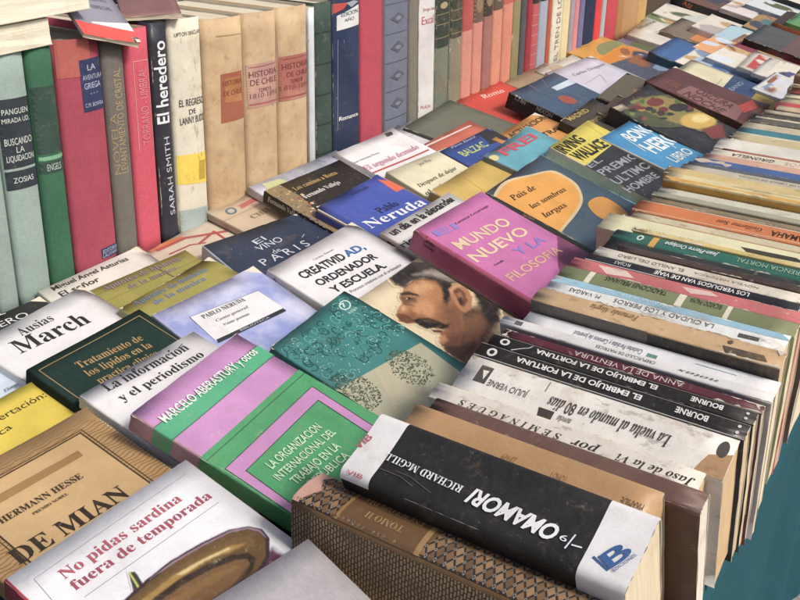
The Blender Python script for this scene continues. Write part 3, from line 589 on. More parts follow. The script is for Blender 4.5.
{'n':'hardcover_book','l':'ribbed red book with black title block','g':'books standing upright in the back row','o':(-0.7,1.48,0.783),'X':(-1.0,0.0,0.0),'Y':(0.0,0.0,1.0),'d':(0.14,0.231,0.0258),'c':'#b8555a','art':[('p','#2f2b2c','s',[20790,-120,20790,-2464,13398,-2464,13398,-120]),('p','#d29a92','s',[11510,-120,11510,-2464,11590,-2464,11590,-120]),('p','#d29a92','s',[9893,-120,9893,-2464,9973,-2464,9973,-120]),('p','#d29a92','s',[8276,-120,8276,-2464,8356,-2464,8356,-120]),('p','#d29a92','s',[6659,-120,6659,-2464,6739,-2464,6739,-120]),('p','#d29a92','s',[5042,-120,5042,-2464,5122,-2464,5122,-120]),('p','#d29a92','s',[3425,-120,3425,-2464,3505,-2464,3505,-120])],'kind':'cloth','hard':1,'r':0.004,'bow':0.002},
{'n':'hardcover_book','l':'pale blue grey book with black upper half','g':'books standing upright in the back row','o':(-0.7,1.5141,0.783),'X':(-1.0,0.0,0.0),'Y':(0.0,0.0,1.0),'d':(0.14,0.231,0.0327),'c':'#9aa2b4','art':[('p','#24262b','s',[23100,-120,23100,-3154,13398,-3154,13398,-120])],'kind':'cloth','hard':1,'r':0.004,'bow':0.002},
{'n':'hardcover_book','l':'narrow rust orange book left of the cream speckled one','g':'books standing upright in the back row','o':(-0.7,1.5312,0.783),'X':(-1.0,0.0,0.0),'Y':(0.0,0.0,1.0),'d':(0.14,0.231,0.0171),'c':'#b5583c','art':[('p','#a34c34','s',[23100,-120,23100,-1589,20790,-1589,20790,-120])],'kind':'cloth','hard':1,'r':0.004,'bow':0.002},
{'n':'hardcover_book','l':'cream speckled book with a column of tiny dark marks','g':'books standing upright in the back row','o':(-0.7,1.5757,0.783),'X':(-1.0,0.0,0.0),'Y':(0.0,0.0,1.0),'d':(0.14,0.231,0.0431),'c':'#dcd8c4','art':[('p','#b5ae90','s',[20790,-120,20790,-4193,20328,-4193,20328,-120]),('t','EL TREN DE LOS LIBROS','n','#7a7362','s',(2310,-1294),(17325,0),(0,-1509)),('rag','s',114)],'kind':'worn','hard':1,'r':0.004,'bow':0.002},
{'n':'hardcover_book','l':'pale buff book right of the cream speckled one','g':'books standing upright in the back row','o':(-0.7,1.607,0.783),'X':(-1.0,0.0,0.0),'Y':(0.0,0.0,1.0),'d':(0.14,0.231,0.0315),'c':'#d8c898','art':[('p','#b09a60','s',[16170,-120,16170,-3031,15708,-3031,15708,-120])],'kind':'cloth','hard':1,'r':0.004,'bow':0.002},
{'n':'hardcover_book','l':'narrow lilac grey book between buff and pink spines','g':'books standing upright in the back row','o':(-0.7,1.6272,0.783),'X':(-1.0,0.0,0.0),'Y':(0.0,0.0,1.0),'d':(0.14,0.231,0.0189),'c':'#9c96a0','art':[('p','#8a8490','s',[23100,-120,23100,-1766,20790,-1766,20790,-120])],'kind':'cloth','hard':1,'r':0.004,'bow':0.002},
{'n':'hardcover_book','l':'narrow pink book between lilac grey and violet spines','g':'books standing upright in the back row','o':(-0.7,1.6483,0.783),'X':(-1.0,0.0,0.0),'Y':(0.0,0.0,1.0),'d':(0.14,0.231,0.0215),'c':'#cf828a','art':[('p','#c0747c','s',[23100,-120,23100,-2029,20790,-2029,20790,-120])],'kind':'cloth','hard':1,'r':0.004,'bow':0.002},
{'n':'hardcover_book','l':'narrow violet blue book left of the wide navy one','g':'books standing upright in the back row','o':(-0.7,1.674,0.783),'X':(-1.0,0.0,0.0),'Y':(0.0,0.0,1.0),'d':(0.14,0.231,0.0244),'c':'#70709a','art':[('p','#626290','s',[23100,-120,23100,-2316,20790,-2316,20790,-120])],'kind':'cloth','hard':1,'r':0.004,'bow':0.002},
{'n':'hardcover_book','l':'wide navy book left of the bright red spine','g':'books standing upright in the back row','o':(-0.7,1.7252,0.783),'X':(-1.0,0.0,0.0),'Y':(0.0,0.0,1.0),'d':(0.14,0.231,0.0518),'c':'#2b3350','art':[('p','#5b6380','s',[20790,-120,20790,-5062,20328,-5062,20328,-120])],'kind':'cloth','hard':1,'r':0.004,'bow':0.002},
{'n':'hardcover_book','l':'bright red book between navy and silver grey spines','g':'books standing upright in the back row','o':(-0.7,1.7555,0.783),'X':(-1.0,0.0,0.0),'Y':(0.0,0.0,1.0),'d':(0.14,0.231,0.0312),'c':'#d8363a','art':[('p','#b82c34','s',[23100,-120,23100,-2997,20790,-2997,20790,-120])],'kind':'cloth','hard':1,'r':0.004,'bow':0.002},
{'n':'hardcover_book','l':'narrow silver grey book right of the bright red one','g':'books standing upright in the back row','o':(-0.7,1.7786,0.783),'X':(-1.0,0.0,0.0),'Y':(0.0,0.0,1.0),'d':(0.14,0.231,0.0217),'c':'#a8aeb4','art':[('p','#989ea4','s',[23100,-120,23100,-2052,20790,-2052,20790,-120])],'kind':'cloth','hard':1,'r':0.004,'bow':0.002},
{'n':'hardcover_book','l':'carmine book with pale lettering near the far end of the row','g':'books standing upright in the back row','o':(-0.7,1.8372,0.783),'X':(-1.0,0.0,0.0),'Y':(0.0,0.0,1.0),'d':(0.14,0.231,0.0572),'c':'#c0424e','art':[('p','#a83642','s',[23100,-120,23100,-5600,21714,-5600,21714,-120]),('t','VIAJES','n','#d9999a','s',(9240,-1716),(9240,0),(0,-2288))],'kind':'cloth','hard':1,'r':0.004,'bow':0.002},
{'n':'hardcover_book','l':'narrow brown book between carmine and tan spines','g':'books standing upright in the back row','o':(-0.7,1.8676,0.783),'X':(-1.0,0.0,0.0),'Y':(0.0,0.0,1.0),'d':(0.14,0.231,0.0317),'c':'#a87848','art':[('p','#94683c','s',[23100,-120,23100,-3051,20790,-3051,20790,-120])],'kind':'cloth','hard':1,'r':0.004,'bow':0.002},
{'n':'hardcover_book','l':'wide tan book second from the far end of the upright row','g':'books standing upright in the back row','o':(-0.7,1.9533,0.783),'X':(-1.0,0.0,0.0),'Y':(0.0,0.0,1.0),'d':(0.14,0.231,0.0855),'c':'#b48a5c','art':[('p','#a07a50','s',[23100,-120,23100,-8433,21945,-8433,21945,-120])],'kind':'cloth','hard':1,'r':0.004,'bow':0.002},
{'n':'hardcover_book','l':'ochre book ending the upright row at its far end','g':'books standing upright in the back row','o':(-0.7,2.0058,0.783),'X':(-1.0,0.0,0.0),'Y':(0.0,0.0,1.0),'d':(0.14,0.231,0.0537),'c':'#c09a58','art':[('p','#ac884c','s',[23100,-120,23100,-5252,21945,-5252,21945,-120])],'kind':'cloth','hard':1,'r':0.004,'bow':0.002},
{'n':'paperback_book','l':'thick black paperback with white spine ends and large OMAMORI lettering','g':'paperbacks standing spine up in the front row','o':(-0.1012,0.4046,0.8574),'X':(0.0,0.34202,-0.93969),'Y':(-1.0,0.0,0.0),'d':(0.1278,0.1792,0.0507),'c':'#16171b','art':[('band',0.1586,0.181,'#e6e5e6',0.025558357561553974,0.012779178780776987),('band',-0.00179,0.02688,'#e6e5e6',0.025558357561553974,0.12779178780776987),('t','OMAMORI','Bi','#e9eaf0','s',(4452,-2935),(5572,271),(51,-1053)),('t','RICHARD McGILL','s','#e0e1e8','s',(10528,-2818),(5374,219),(21,-506)),('t','9','n','#dfe3ee','s',(3827,-3283),(422,36),(34,-392)),('p','#dfe3ee','s',[3642,-2960,3553,-2974,3717,-3996,3806,-3981]),('p','#dfe3ee','s',[3537,-3676,3549,-3587,2976,-3511,2964,-3600]),('t','VIB','n','#c03a5c','s',(17680,-3140),(-307,1116),(497,137)),('t','VIB','n','#c03a5c','s',(17470,-4879),(-1138,45),(9,224)),('t','B','b','#2d5b9a','s',(1160,-4124),(-718,1423),(830,418)),('p','#2d5b9a','s',[2267,-3884,2207,-3735,1192,-4145,1252,-4293]),('t','EDICIONES','n','#2d5b9a','s',(914,-4194),(-672,1397),(161,77)),('p','#5a5348','s',[14836,-3558,14836,-3508,13739,-3500,13739,-3550]),('p','#5a5348','s',[13795,-3543,13781,-3494,12089,-3969,12103,-4017]),('p','#5a5348','s',[15746,-3809,15746,-3759,14285,-3746,14285,-3796]),('p','#5a5348','s',[14341,-3788,14327,-3740,13262,-4054,13276,-4102]),('rag','s',75)],'sc':'#16171b','kind':'paper','hard':0,'r':0.006,'bow':-0.0015,'pc':'#e3d4b4','bc':'#16171b'},
{'n':'paperback_book','l':'thin ochre paperback between the black OMAMORI book and a brown one','g':'paperbacks standing spine up in the front row','o':(-0.1093,0.4359,0.8478),'X':(0.0,0.34202,-0.93969),'Y':(-1.0,0.0,0.0),'d':(0.1267,0.165,0.0254),'c':'#b98e5c','art':[('t','ZIPAPP','n','#8a6534','s',(8579,-1320),(990,0),(0,-457)),('t','PIRAMIDE','n','#6a4c2a','s',(660,-1270),(1320,0),(0,-559)),('t','TOMO I','n','#8a6534','s',(5279,-1320),(990,0),(0,-457)),('rag','s',130)],'sc':'#b98e5c','kind':'worn2','hard':0,'r':0.0012,'bow':0.0004,'pc':'#c9a878'},
{'n':'paperback_book','l':'dull brown plain paperback beside the thin ochre one','g':'paperbacks standing spine up in the front row','o':(-0.0889,0.4553,0.844),'X':(0.0,0.34202,-0.93969),'Y':(-1.0,0.0,0.0),'d':(0.126,0.1819,0.0162),'c':'#6a4a40','art':[('rag','s',110)],'sc':'#6b4d45','kind':'worn3','hard':0,'r':0.003,'bow':0.0004,'pc':'#e9e2d4','bc':'#6b4630'},
{'n':'paperback_book','l':'worn white paperback with wide spaced italic title, beside brown book','g':'paperbacks standing spine up in the front row','o':(-0.0965,0.473,0.8431),'X':(0.0,0.34202,-0.93969),'Y':(-1.0,0.0,0.0),'d':(0.1253,0.1843,0.0155),'c':'#d9d2c6','art':[('t','S E M I N A G U E S','i','#3a3634','s',(8846,-854),(7371,0),(0,-466)),('t','por','i','#3a3634','s',(6266,-854),(1843,0),(0,-419)),('t','Jaso de la Vi','i','#3a3634','s',(369,-777),(4791,0),(0,-544)),('rag','s',190)],'sc':'#ddd6ca','kind':'worn','hard':0,'r':0.0012,'bow':0.0004,'pc':'#dcbd90'},
{'n':'paperback_book','l':'white paperback titled La vuelta al mundo en 80 dias','g':'paperbacks standing spine up in the front row','o':(-0.0872,0.5077,0.8499),'X':(0.0,0.34202,-0.93969),'Y':(-1.0,0.0,0.0),'d':(0.126,0.1867,0.0336),'c':'#e2ddd2','art':[('t','La vuelta al mundo en 80 días','i','#3a3634','s',(3735,-1411),(8216,0),(0,-1008)),('t','JULIO VERNE','n','#5a5650','s',(13445,-1679),(2988,0),(0,-537)),('p','#4a4643','s',[17553,-672,16619,-672,16619,-2183,17553,-2183]),('p','#e4e0d7','s',[17272,-1075,16806,-1008,16899,-1847]),('p','#3c3836','s',[12324,-2519,11204,-2519,11204,-3291,12137,-3291]),('t','novela','i','#7a756c','s',(9897,-2620),(934,0),(0,-571)),('p','#55504a','s',[12536,-311,12486,-311,12486,-1200,12536,-1200]),('p','#b58a5c','s',[1307,-1847,0,-1343,0,-3323,1854,-3323]),('p','#4a4440','s',[317,-1175,336,-1394,388,-1588,470,-1738,571,-1827,681,-1845,789,-1791,881,-1670,949,-1495,985,-1286,985,-1065,949,-856,881,-681,789,-560,681,-506,571,-524,470,-613,388,-763,336,-957]),('rag','s',190)],'sc':'#e4e0d7','kind':'worn','hard':0,'r':0.0012,'bow':0.0004,'pc':'#d8b98c'},
{'n':'paperback_book','l':'black paperback titled El embrujo de la fortuna, nearer of two copies','g':'paperbacks standing spine up in the front row','o':(-0.0848,0.5186,0.8548),'X':(0.0,0.32227,-0.94665),'Y':(-1.0,0.0,0.0),'d':(0.1381,0.1881,0.0127),'c':'#1d1b1c','art':[('t','EL EMBRUJO DE LA FORTUNA','B','#dedcd8','s',(6772,-382),(9029,0),(0,-458)),('t','BOURNE','B','#dedcd8','s',(2445,-382),(2069,0),(0,-484)),('p','#d8d6d2','s',[17305,-637,17326,-761,17385,-871,17476,-956,17589,-1007,17713,-1017,17833,-987,17936,-918,18012,-819,18053,-700,18053,-574,18012,-455,17936,-356,17833,-287,17713,-256,17589,-266,17476,-317,17385,-402,17326,-513]),('p','#1d1b1c','s',[17493,-637,17504,-703,17533,-762,17579,-807,17635,-834,17697,-840,17757,-823,17809,-787,17847,-734,17867,-670,17867,-603,17847,-540,17809,-487,17757,-450,17697,-434,17635,-439,17579,-466,17533,-512,17504,-571]),('p','#cfccc6','s',[0,-36,0,-78,18810,-78,18810,-36]),('p','#cfccc6','s',[18810,-1195,0,-1195,0,-1237,18810,-1237]),('p','#d8d6d2','s',[451,-382,458,-423,475,-460,503,-489,537,-505,574,-509,610,-499,641,-476,664,-443,676,-403,676,-361,664,-321,641,-288,610,-265,574,-255,537,-259,503,-275,475,-304,458,-341]),('p','#d8d6d2','s',[451,-891,458,-933,475,-970,503,-998,537,-1015,574,-1018,610,-1008,641,-985,664,-952,676,-912,676,-870,664,-831,641,-798,610,-775,574,-764,537,-768,503,-785,475,-813,458,-850]),('rag','s',75)],'sc':'#1d1b1c','kind':'paper','hard':0,'r':0.0012,'bow':0.0004,'pc':'#d9c29c'},
{'n':'paperback_book','l':'black paperback titled El embrujo de la fortuna, copy next to the maroon spine','g':'paperbacks standing spine up in the front row','o':(-0.0839,0.5313,0.8569),'X':(0.0,0.30237,-0.95319),'Y':(-1.0,0.0,0.0),'d':(0.1402,0.186,0.0107),'c':'#1d1b1c','art':[('t','EL EMBRUJO DE LA FORTUNA','B','#dedcd8','s',(6322,-320),(8740,0),(0,-406)),('t','BOURNE','B','#dedcd8','s',(2045,-320),(2045,0),(0,-406)),('p','#d8d6d2','s',[17108,-534,17128,-638,17186,-730,17276,-802,17388,-844,17510,-853,17629,-827,17731,-769,17807,-686,17846,-586,17846,-481,17807,-381,17731,-298,17629,-240,17510,-215,17388,-223,17276,-266,17186,-337,17128,-430]),('p','#1d1b1c','s',[17293,-534,17304,-589,17333,-639,17378,-677,17434,-699,17495,-704,17554,-690,17605,-659,17643,-615,17663,-562,17663,-506,17643,-452,17605,-408,17554,-377,17495,-363,17434,-368,17378,-391,17333,-429,17304,-478]),('p','#cfccc6','s',[16760,-1031,16776,-1001,15607,-386,15579,-440,16704,-1031]),('p','#cfccc6','s',[15606,-467,15660,-440,15459,-36,15402,-36,15394,-40]),('p','#cfccc6','s',[0,-36,0,-72,18595,-72,18595,-36]),('p','#d8d6d2','s',[446,-320,452,-355,470,-386,497,-410,530,-424,567,-427,603,-418,633,-399,656,-371,668,-338,668,-303,656,-269,633,-242,603,-222,567,-214,530,-217,497,-231,470,-255,452,-286]),('p','#d8d6d2','s',[446,-747,452,-782,470,-813,497,-836,530,-851,567,-853,603,-845,633,-826,656,-798,668,-765,668,-730,656,-696,633,-669,603,-649,567,-641,530,-644,497,-658,470,-682,452,-712]),('rag','s',75)],'sc':'#1d1b1c','kind':'paper','hard':0,'r':0.0012,'bow':0.0004,'pc':'#e0cba8'},
{'n':'paperback_book','l':'thin maroon paperback with small pale capitals beside black pair','g':'paperbacks standing spine up in the front row','o':(-0.0823,0.5406,0.8581),'X':(0.0,0.28234,-0.95931),'Y':(-1.0,0.0,0.0),'d':(0.1417,0.1831,0.0076),'c':'#5c2030','art':[('t','ANNA DE LA VENTURA','n','#c8b8b4','s',(5128,-191),(7692,0),(0,-421)),('rag','s',130)],'sc':'#5c2030','kind':'worn2','hard':0,'r':0.0012,'bow':0.0004},
{'n':'paperback_book','l':'white paperback with grey shade painted on its cover and tiny black logo on its spine','g':'paperbacks standing spine up in the front row','o':(-0.0796,0.5532,0.8614),'X':(0.0,0.26219,-0.96502),'Y':(-1.0,0.0,0.0),'d':(0.144,0.1935,0.0091),'c':'#b9b4b2','art':[('t','CREPUSCULO DE MATRICES','n','#5a5856','s',(7741,-365),(4258,0),(0,-273)),('p','#5a5a5c','s',[18289,-273,17708,-273,17708,-684,18289,-684]),('t','notas','i','#6a6866','s',(3484,-365),(2709,0),(0,-228)),('rag','s',75)],'sc':'#dcdad8','kind':'paper','hard':0,'r':0.0012,'bow':0.0004,'pc':'#e6d9bc','bc':'#a39e9d'},  # white cover coloured grey: side shade put into its colour
{'n':'paperback_book','l':'white paperback with small blue title and gold streak at one end','g':'paperbacks standing spine up in the front row','o':(-0.0828,0.5894,0.8499),'X':(0.0,0.24192,-0.9703),'Y':(-1.0,0.0,0.0),'d':(0.1261,0.1871,0.0309),'c':'#d8d6da','art':[('t','Ciudades Perdidas y Caminos de Juventud','n','#5a6078','s',(9353,-772),(5238,0),(0,-525)),('t','Europea','n','#5a6078','s',(10476,-1699),(1871,0),(0,-618)),('p','#5c8a80','s',[8979,-927,8231,-927,8231,-2317,8979,-2317]),('p','#b89a4c','s',[6360,-1915,1497,-1699,187,-2471,1871,-2935,5612,-2471]),('p','#8ab0a8','s',[5642,-648,5642,-588,2776,-588,2776,-648]),('rag','s',75)],'sc':'#dedee2','kind':'paper','hard':0,'r':0.0012,'bow':0.0004,'pc':'#e8dcc0'},
{'n':'paperback_book','l':'tan spined paperback with black and white photograph on its cover','g':'paperbacks standing spine up in the front row','o':(-0.0852,0.6055,0.864),'X':(0.0,0.22155,-0.97515),'Y':(-1.0,0.0,0.0),'d':(0.1436,0.1842,0.0179),'c':'#4a4640','art':[('t','Fernando Alegría','i','#7a5a38','s',(10315,-447),(3684,0),(0,-626)),('p','#6a655c|paint','b',[0,18420,10341,18420,8904,9210,0,9210]),('p','#2c2a28|paint','b',[1436,18052,1701,18386,2118,18420,2554,18225,2872,17868,3065,17240,3196,16348,3236,15433,3160,14736,2895,14230,2477,13815,2042,13631,1723,13815,1530,14615,1400,15887,1360,17183]),('p','#8a857a|paint','b',[4309,17499,4618,18032,5116,18420,5116,18420,6032,18420,6032,18420,6281,17758,6463,16693,6537,15571,6463,14736,6153,14204,5655,13815,5130,13657,4739,13815,4490,14477,4309,15542,4235,16665]),('p','#c8a070','b',[10341,18420,14362,18420,14362,9210,8904,9210]),('p','#4a4038','s',[4052,-1073,1289,-983,921,-1520,3684,-1699]),('p','#5a4638','s',[3500,-536,3510,-606,3539,-668,3583,-716,3639,-744,3699,-750,3758,-733,3809,-694,3846,-639,3866,-572,3866,-501,3846,-434,3809,-379,3758,-340,3699,-323,3639,-328,3583,-357,3539,-405,3510,-467]),('rag','s',190)],'sc':'#cda97a','kind':'worn','hard':0,'r':0.001,'bow':0.0004,'pc':'#d8bd94','bc':'#3a3835'},
{'n':'paperback_book','l':'white paperback with sky blue upper edge and scattered typed title','g':'paperbacks standing spine up in the front row','o':(-0.0883,0.6267,0.8666),'X':(0.0,0.20108,-0.97958),'Y':(-1.0,0.0,0.0),'d':(0.1455,0.1785,0.0202),'c':'#cfd8dc','art':[('p','#8fbcd0','s',[0,-36,0,-766,8926,-928,12497,-807,17853,-968,17853,-36]),('t','LA CIUDAD Y LOS PERROS','n','#6a6a62','s',(4999,-1049),(7498,0),(0,-484)),('t','M. VARGAS','n','#55554e','s',(13568,-1170),(2499,0),(0,-444)),('t','la casa verde','n','#c8dde4','s',(8926,-242),(3571,0),(0,-403)),('p','#4e4c48','s',[3214,-1250,1785,-1210,1785,-1613,3214,-1694]),('rag','s',190)],'sc':'#dfe2df','kind':'worn','hard':0,'r':0.0012,'bow':0.0004,'pc':'#ddc8a0'},
{'n':'paperback_book','l':'olive green paperback with two white bars across its spine','g':'paperbacks standing spine up in the front row','o':(-0.0866,0.6445,0.8685),'X':(0.0,0.18052,-0.98357),'Y':(-1.0,0.0,0.0),'d':(0.1479,0.1799,0.0166),'c':'#7c8458','art':[('band',0.15382,0.15832,'#dcd8c0',0.007396283589239428,0.007396283589239428),('band',0.08096,0.08636,'#dcd8c0',0.007396283589239428,0.007396283589239428),('band',0.04678,0.05037,'#dcd8c0',0.007396283589239428,0.007396283589239428),('t','TRADICIONES PERUANAS','n','#2f3222','s',(9535,-199),(4858,0),(0,-631)),('t','RICARDO PALMA','n','#2f3222','s',(5397,-199),(2339,0),(0,-631)),('rag','s',75)],'sc':'#7c8458','kind':'paper','hard':0,'r':0.0012,'bow':0.0004,'pc':'#e2d4b2'},
{'n':'paperback_book','l':'coral red worn paperback with flaking white patches beside the olive one','g':'paperbacks standing spine up in the front row','o':(-0.0862,0.6605,0.8697),'X':(0.0,0.15988,-0.98714),'Y':(-1.0,0.0,0.0),'d':(0.1493,0.1798,0.0146),'c':'#c05a5e','art':[('p','#d8c0b0','s',[15818,-438,13481,-292,12583,-1022,14740,-1314]),('p','#d8b8ac','s',[8988,-584,6831,-292,6112,-730,8089,-1168]),('rag','s',190)],'sc':'#c66468','kind':'worn','hard':0,'r':0.0012,'bow':0.0004,'pc':'#d9a890'},
{'n':'paperback_book','l':'narrow black paperback with white capitals beside the coral red one','g':'paperbacks standing spine up in the front row','o':(-0.0925,0.6746,0.8697),'X':(0.0,0.13917,-0.99027),'Y':(-1.0,0.0,0.0),'d':(0.1495,0.1664,0.0118),'c':'#1e1f22','art':[('t','LOS VERDUGOS VAN DE VIAJE','b','#e0e0de','s',(3662,-354),(7323,0),(0,-532)),('p','#bcbcb8','s',[16643,-1023,9946,-1023,9946,-1103,16643,-1103]),('t','ROJAS','n','#d0d0cc','s',(12982,-354),(1331,0),(0,-472)),('rag','s',75)],'sc':'#1e1f22','kind':'paper','hard':0,'r':0.0012,'bow':0.0004},
{'n':'paperback_book','l':'thin dark brown paperback squeezed behind the cream stained one','g':'paperbacks standing spine up in the front row','o':(-0.0862,0.7011,0.8716),'X':(0.0,0.12187,-0.99255),'Y':(-1.0,0.0,0.0),'d':(0.1453,0.1573,0.0091),'c':'#4a3a34','art':[('rag','s',130)],'kind':'worn2','hard':0,'r':0.001,'bow':0.0003},
{'n':'paperback_book','l':'cream stained paperback with scuffed title right behind the black narrow one','g':'paperbacks standing spine up in the front row','o':(-0.0932,0.6906,0.8701),'X':(0.0,0.12187,-0.99255),'Y':(-1.0,0.0,0.0),'d':(0.1495,0.1645,0.0142),'c':'#d8d0be','art':[('t','EL ANILLO DEL LIBRO','n','#5a544a','s',(9050,-570),(5430,0),(0,-427)),('t','NOVELA HISTORICA','n','#8a8272','s',(3291,-570),(4936,0),(0,-313)),('rag','s',190)],'sc':'#d8d0c0','kind':'worn','hard':0,'r':0.0012,'bow':0.0004},
{'n':'paperback_book','l':'thin blackish green paperback just in front of the teal one','g':'paperbacks standing spine up in the front row','o':(-0.0873,0.7704,0.8447),'X':(0.0,0.12187,-0.99255),'Y':(-1.0,0.0,0.0),'d':(0.1177,0.1897,0.065),'c':'#24302c','art':[('rag','s',130)],'sc':'#24302c','kind':'worn2','hard':0,'r':0.0012,'bow':0.0004},
{'n':'paperback_book','l':'thin mustard yellow paperback squeezed behind the teal one','g':'paperbacks standing spine up in the front row','o':(-0.0821,0.7997,0.8476),'X':(0.0,0.12187,-0.99255),'Y':(-1.0,0.0,0.0),'d':(0.1205,0.1832,0.0071),'c':'#d8c070','art':[('rag','s',190)],'kind':'worn','hard':0,'r':0.001,'bow':0.0003},
{'n':'paperback_book','l':'teal green paperback with yellow band and white emblem on its spine','g':'paperbacks standing spine up in the front row','o':(-0.0867,0.7914,0.8462),'X':(0.0,0.12187,-0.99255),'Y':(-1.0,0.0,0.0),'d':(0.1247,0.1923,0.0198),'c':'#1f5a50','art':[('band',0.15097,0.15674,'#d8a43c',0.006233850971001813,0.03740310582601087),('t','Jean-Pierre Ostéppe','bi','#d5ded8','s',(9616,-594),(4808,0),(0,-693)),('t','HERENCIA MORTAL','n','#9ab89a','s',(1923,-594),(6154,0),(0,-693)),('p','#d0dcd4','s',[16424,-891,16441,-1052,16489,-1196,16564,-1306,16656,-1371,16757,-1385,16855,-1345,16940,-1256,17002,-1127,17035,-973,17035,-810,17002,-656,16940,-527,16855,-438,16757,-398,16656,-411,16564,-477,16489,-587,16441,-731]),('p','#236a5c','s',[16578,-891,16586,-981,16610,-1062,16648,-1124,16694,-1160,16745,-1168,16794,-1145,16836,-1095,16867,-1023,16884,-937,16884,-846,16867,-759,16836,-687,16794,-637,16745,-615,16694,-623,16648,-659,16610,-721,16586,-801]),('p','#7890a0','b',[4114,19232,7481,19232,6857,14424,4488,14424]),('p','#a89468','b',[7481,19232,8977,19232,8727,14424,7231,14424]),('p','#4a6ca8','b',[9226,19232,11221,19232,11221,14424,8727,14424]),('rag','s',75)],'sc':'#236a5c','kind':'paper','hard':0,'r':0.003,'bow':0.0004,'bc':'#2a2c2e'},
{'n':'paperback_book','l':'pale yellow paperback with small black title behind the teal one','g':'paperbacks standing spine up in the front row','o':(-0.0942,0.8345,0.8422),'X':(0.0,0.12187,-0.99255),'Y':(-1.0,0.0,0.0),'d':(0.1191,0.2096,0.0331),'c':'#d3cc98','art':[('t','MARIA EUGENIA - SARA BUENO','n','#4a4a38','s',(10479,-1821),(7335,0),(0,-828)),('p','#3c362c','s',[7964,-1159,3144,-993,2096,-1655,7126,-1986]),('rag','s',130)],'sc':'#dcd8ac','kind':'worn2','hard':0,'r':0.001,'bow':0.0004},
{'n':'paperback_book','l':'thin buff paperback squeezed behind the brown speckled one','g':'paperbacks standing spine up in the front row','o':(-0.0898,0.8666,0.8358),'X':(0.0,0.12187,-0.99255),'Y':(-1.0,0.0,0.0),'d':(0.1117,0.2002,0.0145),'c':'#cfc3a0','art':[('rag','s',190)],'kind':'worn','hard':0,'r':0.001,'bow':0.0003},
{'n':'paperback_book','l':'brown speckled thin paperback between pale yellow and orange spines','g':'paperbacks standing spine up in the front row','o':(-0.0881,0.8504,0.8368),'X':(0.0,0.12187,-0.99255),'Y':(-1.0,0.0,0.0),'d':(0.1159,0.2089,0.0145),'c':'#a8703c','art':[('rag','s',190)],'sc':'#b08a5a','kind':'worn','hard':0,'r':0.0012,'bow':0.0004},
{'n':'paperback_book','l':'bright orange worn paperback with black capitals','g':'paperbacks standing spine up in the front row','o':(-0.0789,0.8924,0.8394),'X':(0.0,0.12187,-0.99255),'Y':(-1.0,0.0,0.0),'d':(0.1172,0.2156,0.0252),'c':'#d0702c','art':[('t','SAMAHA','b','#2f1c10','s',(4742,-882),(3449,0),(0,-1008)),('t','Guillermo Soto','i','#5a3418','s',(9054,-882),(4311,0),(0,-756)),('p','#e8c8a0','s',[21556,-2218,0,-2092,0,-2192,21556,-2318]),('rag','s',130)],'sc':'#d87a38','kind':'worn2','hard':0,'r':0.0012,'bow':0.0004},
{'n':'paperback_book','l':'thin dun paperback squeezed between the two grey ones','g':'paperbacks standing spine up in the front row','o':(-0.0825,0.9147,0.8362),'X':(0.0,0.12187,-0.99255),'Y':(-1.0,0.0,0.0),'d':(0.1108,0.2059,0.0087),'c':'#8a7a5c','art':[('rag','s',190)],'kind':'worn','hard':0,'r':0.001,'bow':0.0003},
{'n':'paperback_book','l':'thin grey cream paperback directly behind the orange one','g':'paperbacks standing spine up in the front row','o':(-0.0847,0.9046,0.8354),'X':(0.0,0.12187,-0.99255),'Y':(-1.0,0.0,0.0),'d':(0.115,0.2111,0.0108),'c':'#c4c0a8','art':[('rag','s',190)],'sc':'#c8c4ae','kind':'worn','hard':0,'r':0.0012,'bow':0.0004},
{'n':'paperback_book','l':'thin grey green paperback in the middle of three pale thin ones','g':'paperbacks standing spine up in the front row','o':(-0.0867,0.9255,0.8396),'X':(0.0,0.12187,-0.99255),'Y':(-1.0,0.0,0.0),'d':(0.1192,0.2049,0.01),'c':'#9c9c80','art':[('rag','s',190)],'sc':'#a4a48a','kind':'worn','hard':0,'r':0.0012,'bow':0.0004},
{'n':'paperback_book','l':'thin whitish green paperback in front of the gold edged cream one','g':'paperbacks standing spine up in the front row','o':(-0.0803,0.9446,0.8384),'X':(0.0,0.12187,-0.99255),'Y':(-1.0,0.0,0.0),'d':(0.117,0.2103,0.018),'c':'#c8c8b4','art':[('rag','s',190)],'sc':'#ccccb8','kind':'worn','hard':0,'r':0.0012,'bow':0.0004},
{'n':'paperback_book','l':'cream spined paperback with golden yellow cover edge','g':'paperbacks standing spine up in the front row','o':(-0.0923,0.9651,0.8492),'X':(0.0,0.12187,-0.99255),'Y':(-1.0,0.0,0.0),'d':(0.1277,0.1982,0.0202),'c':'#d09a30','art':[('p','#d8a53c','s',[19820,-1210,11892,-1371,0,-1210,0,-1957,19820,-1957]),('p','#b09a5c','s',[12912,-837,12913,-777,1952,-676,1952,-736]),('rag','s',190)],'sc':'#d8c890','kind':'worn','hard':0,'r':0.002,'bow':0.0004,'bc':'#d09a30'},
{'n':'paperback_book','l':'thin sallow yellow paperback squeezed behind the dark brown narrow one','g':'paperbacks standing spine up in the front row','o':(-0.0839,1.0095,0.8403),'X':(0.0,0.12187,-0.99255),'Y':(-1.0,0.0,0.0),'d':(0.1128,0.2214,0.0183),'c':'#d0b878','art':[('rag','s',190)],'kind':'worn','hard':0,'r':0.001,'bow':0.0003},
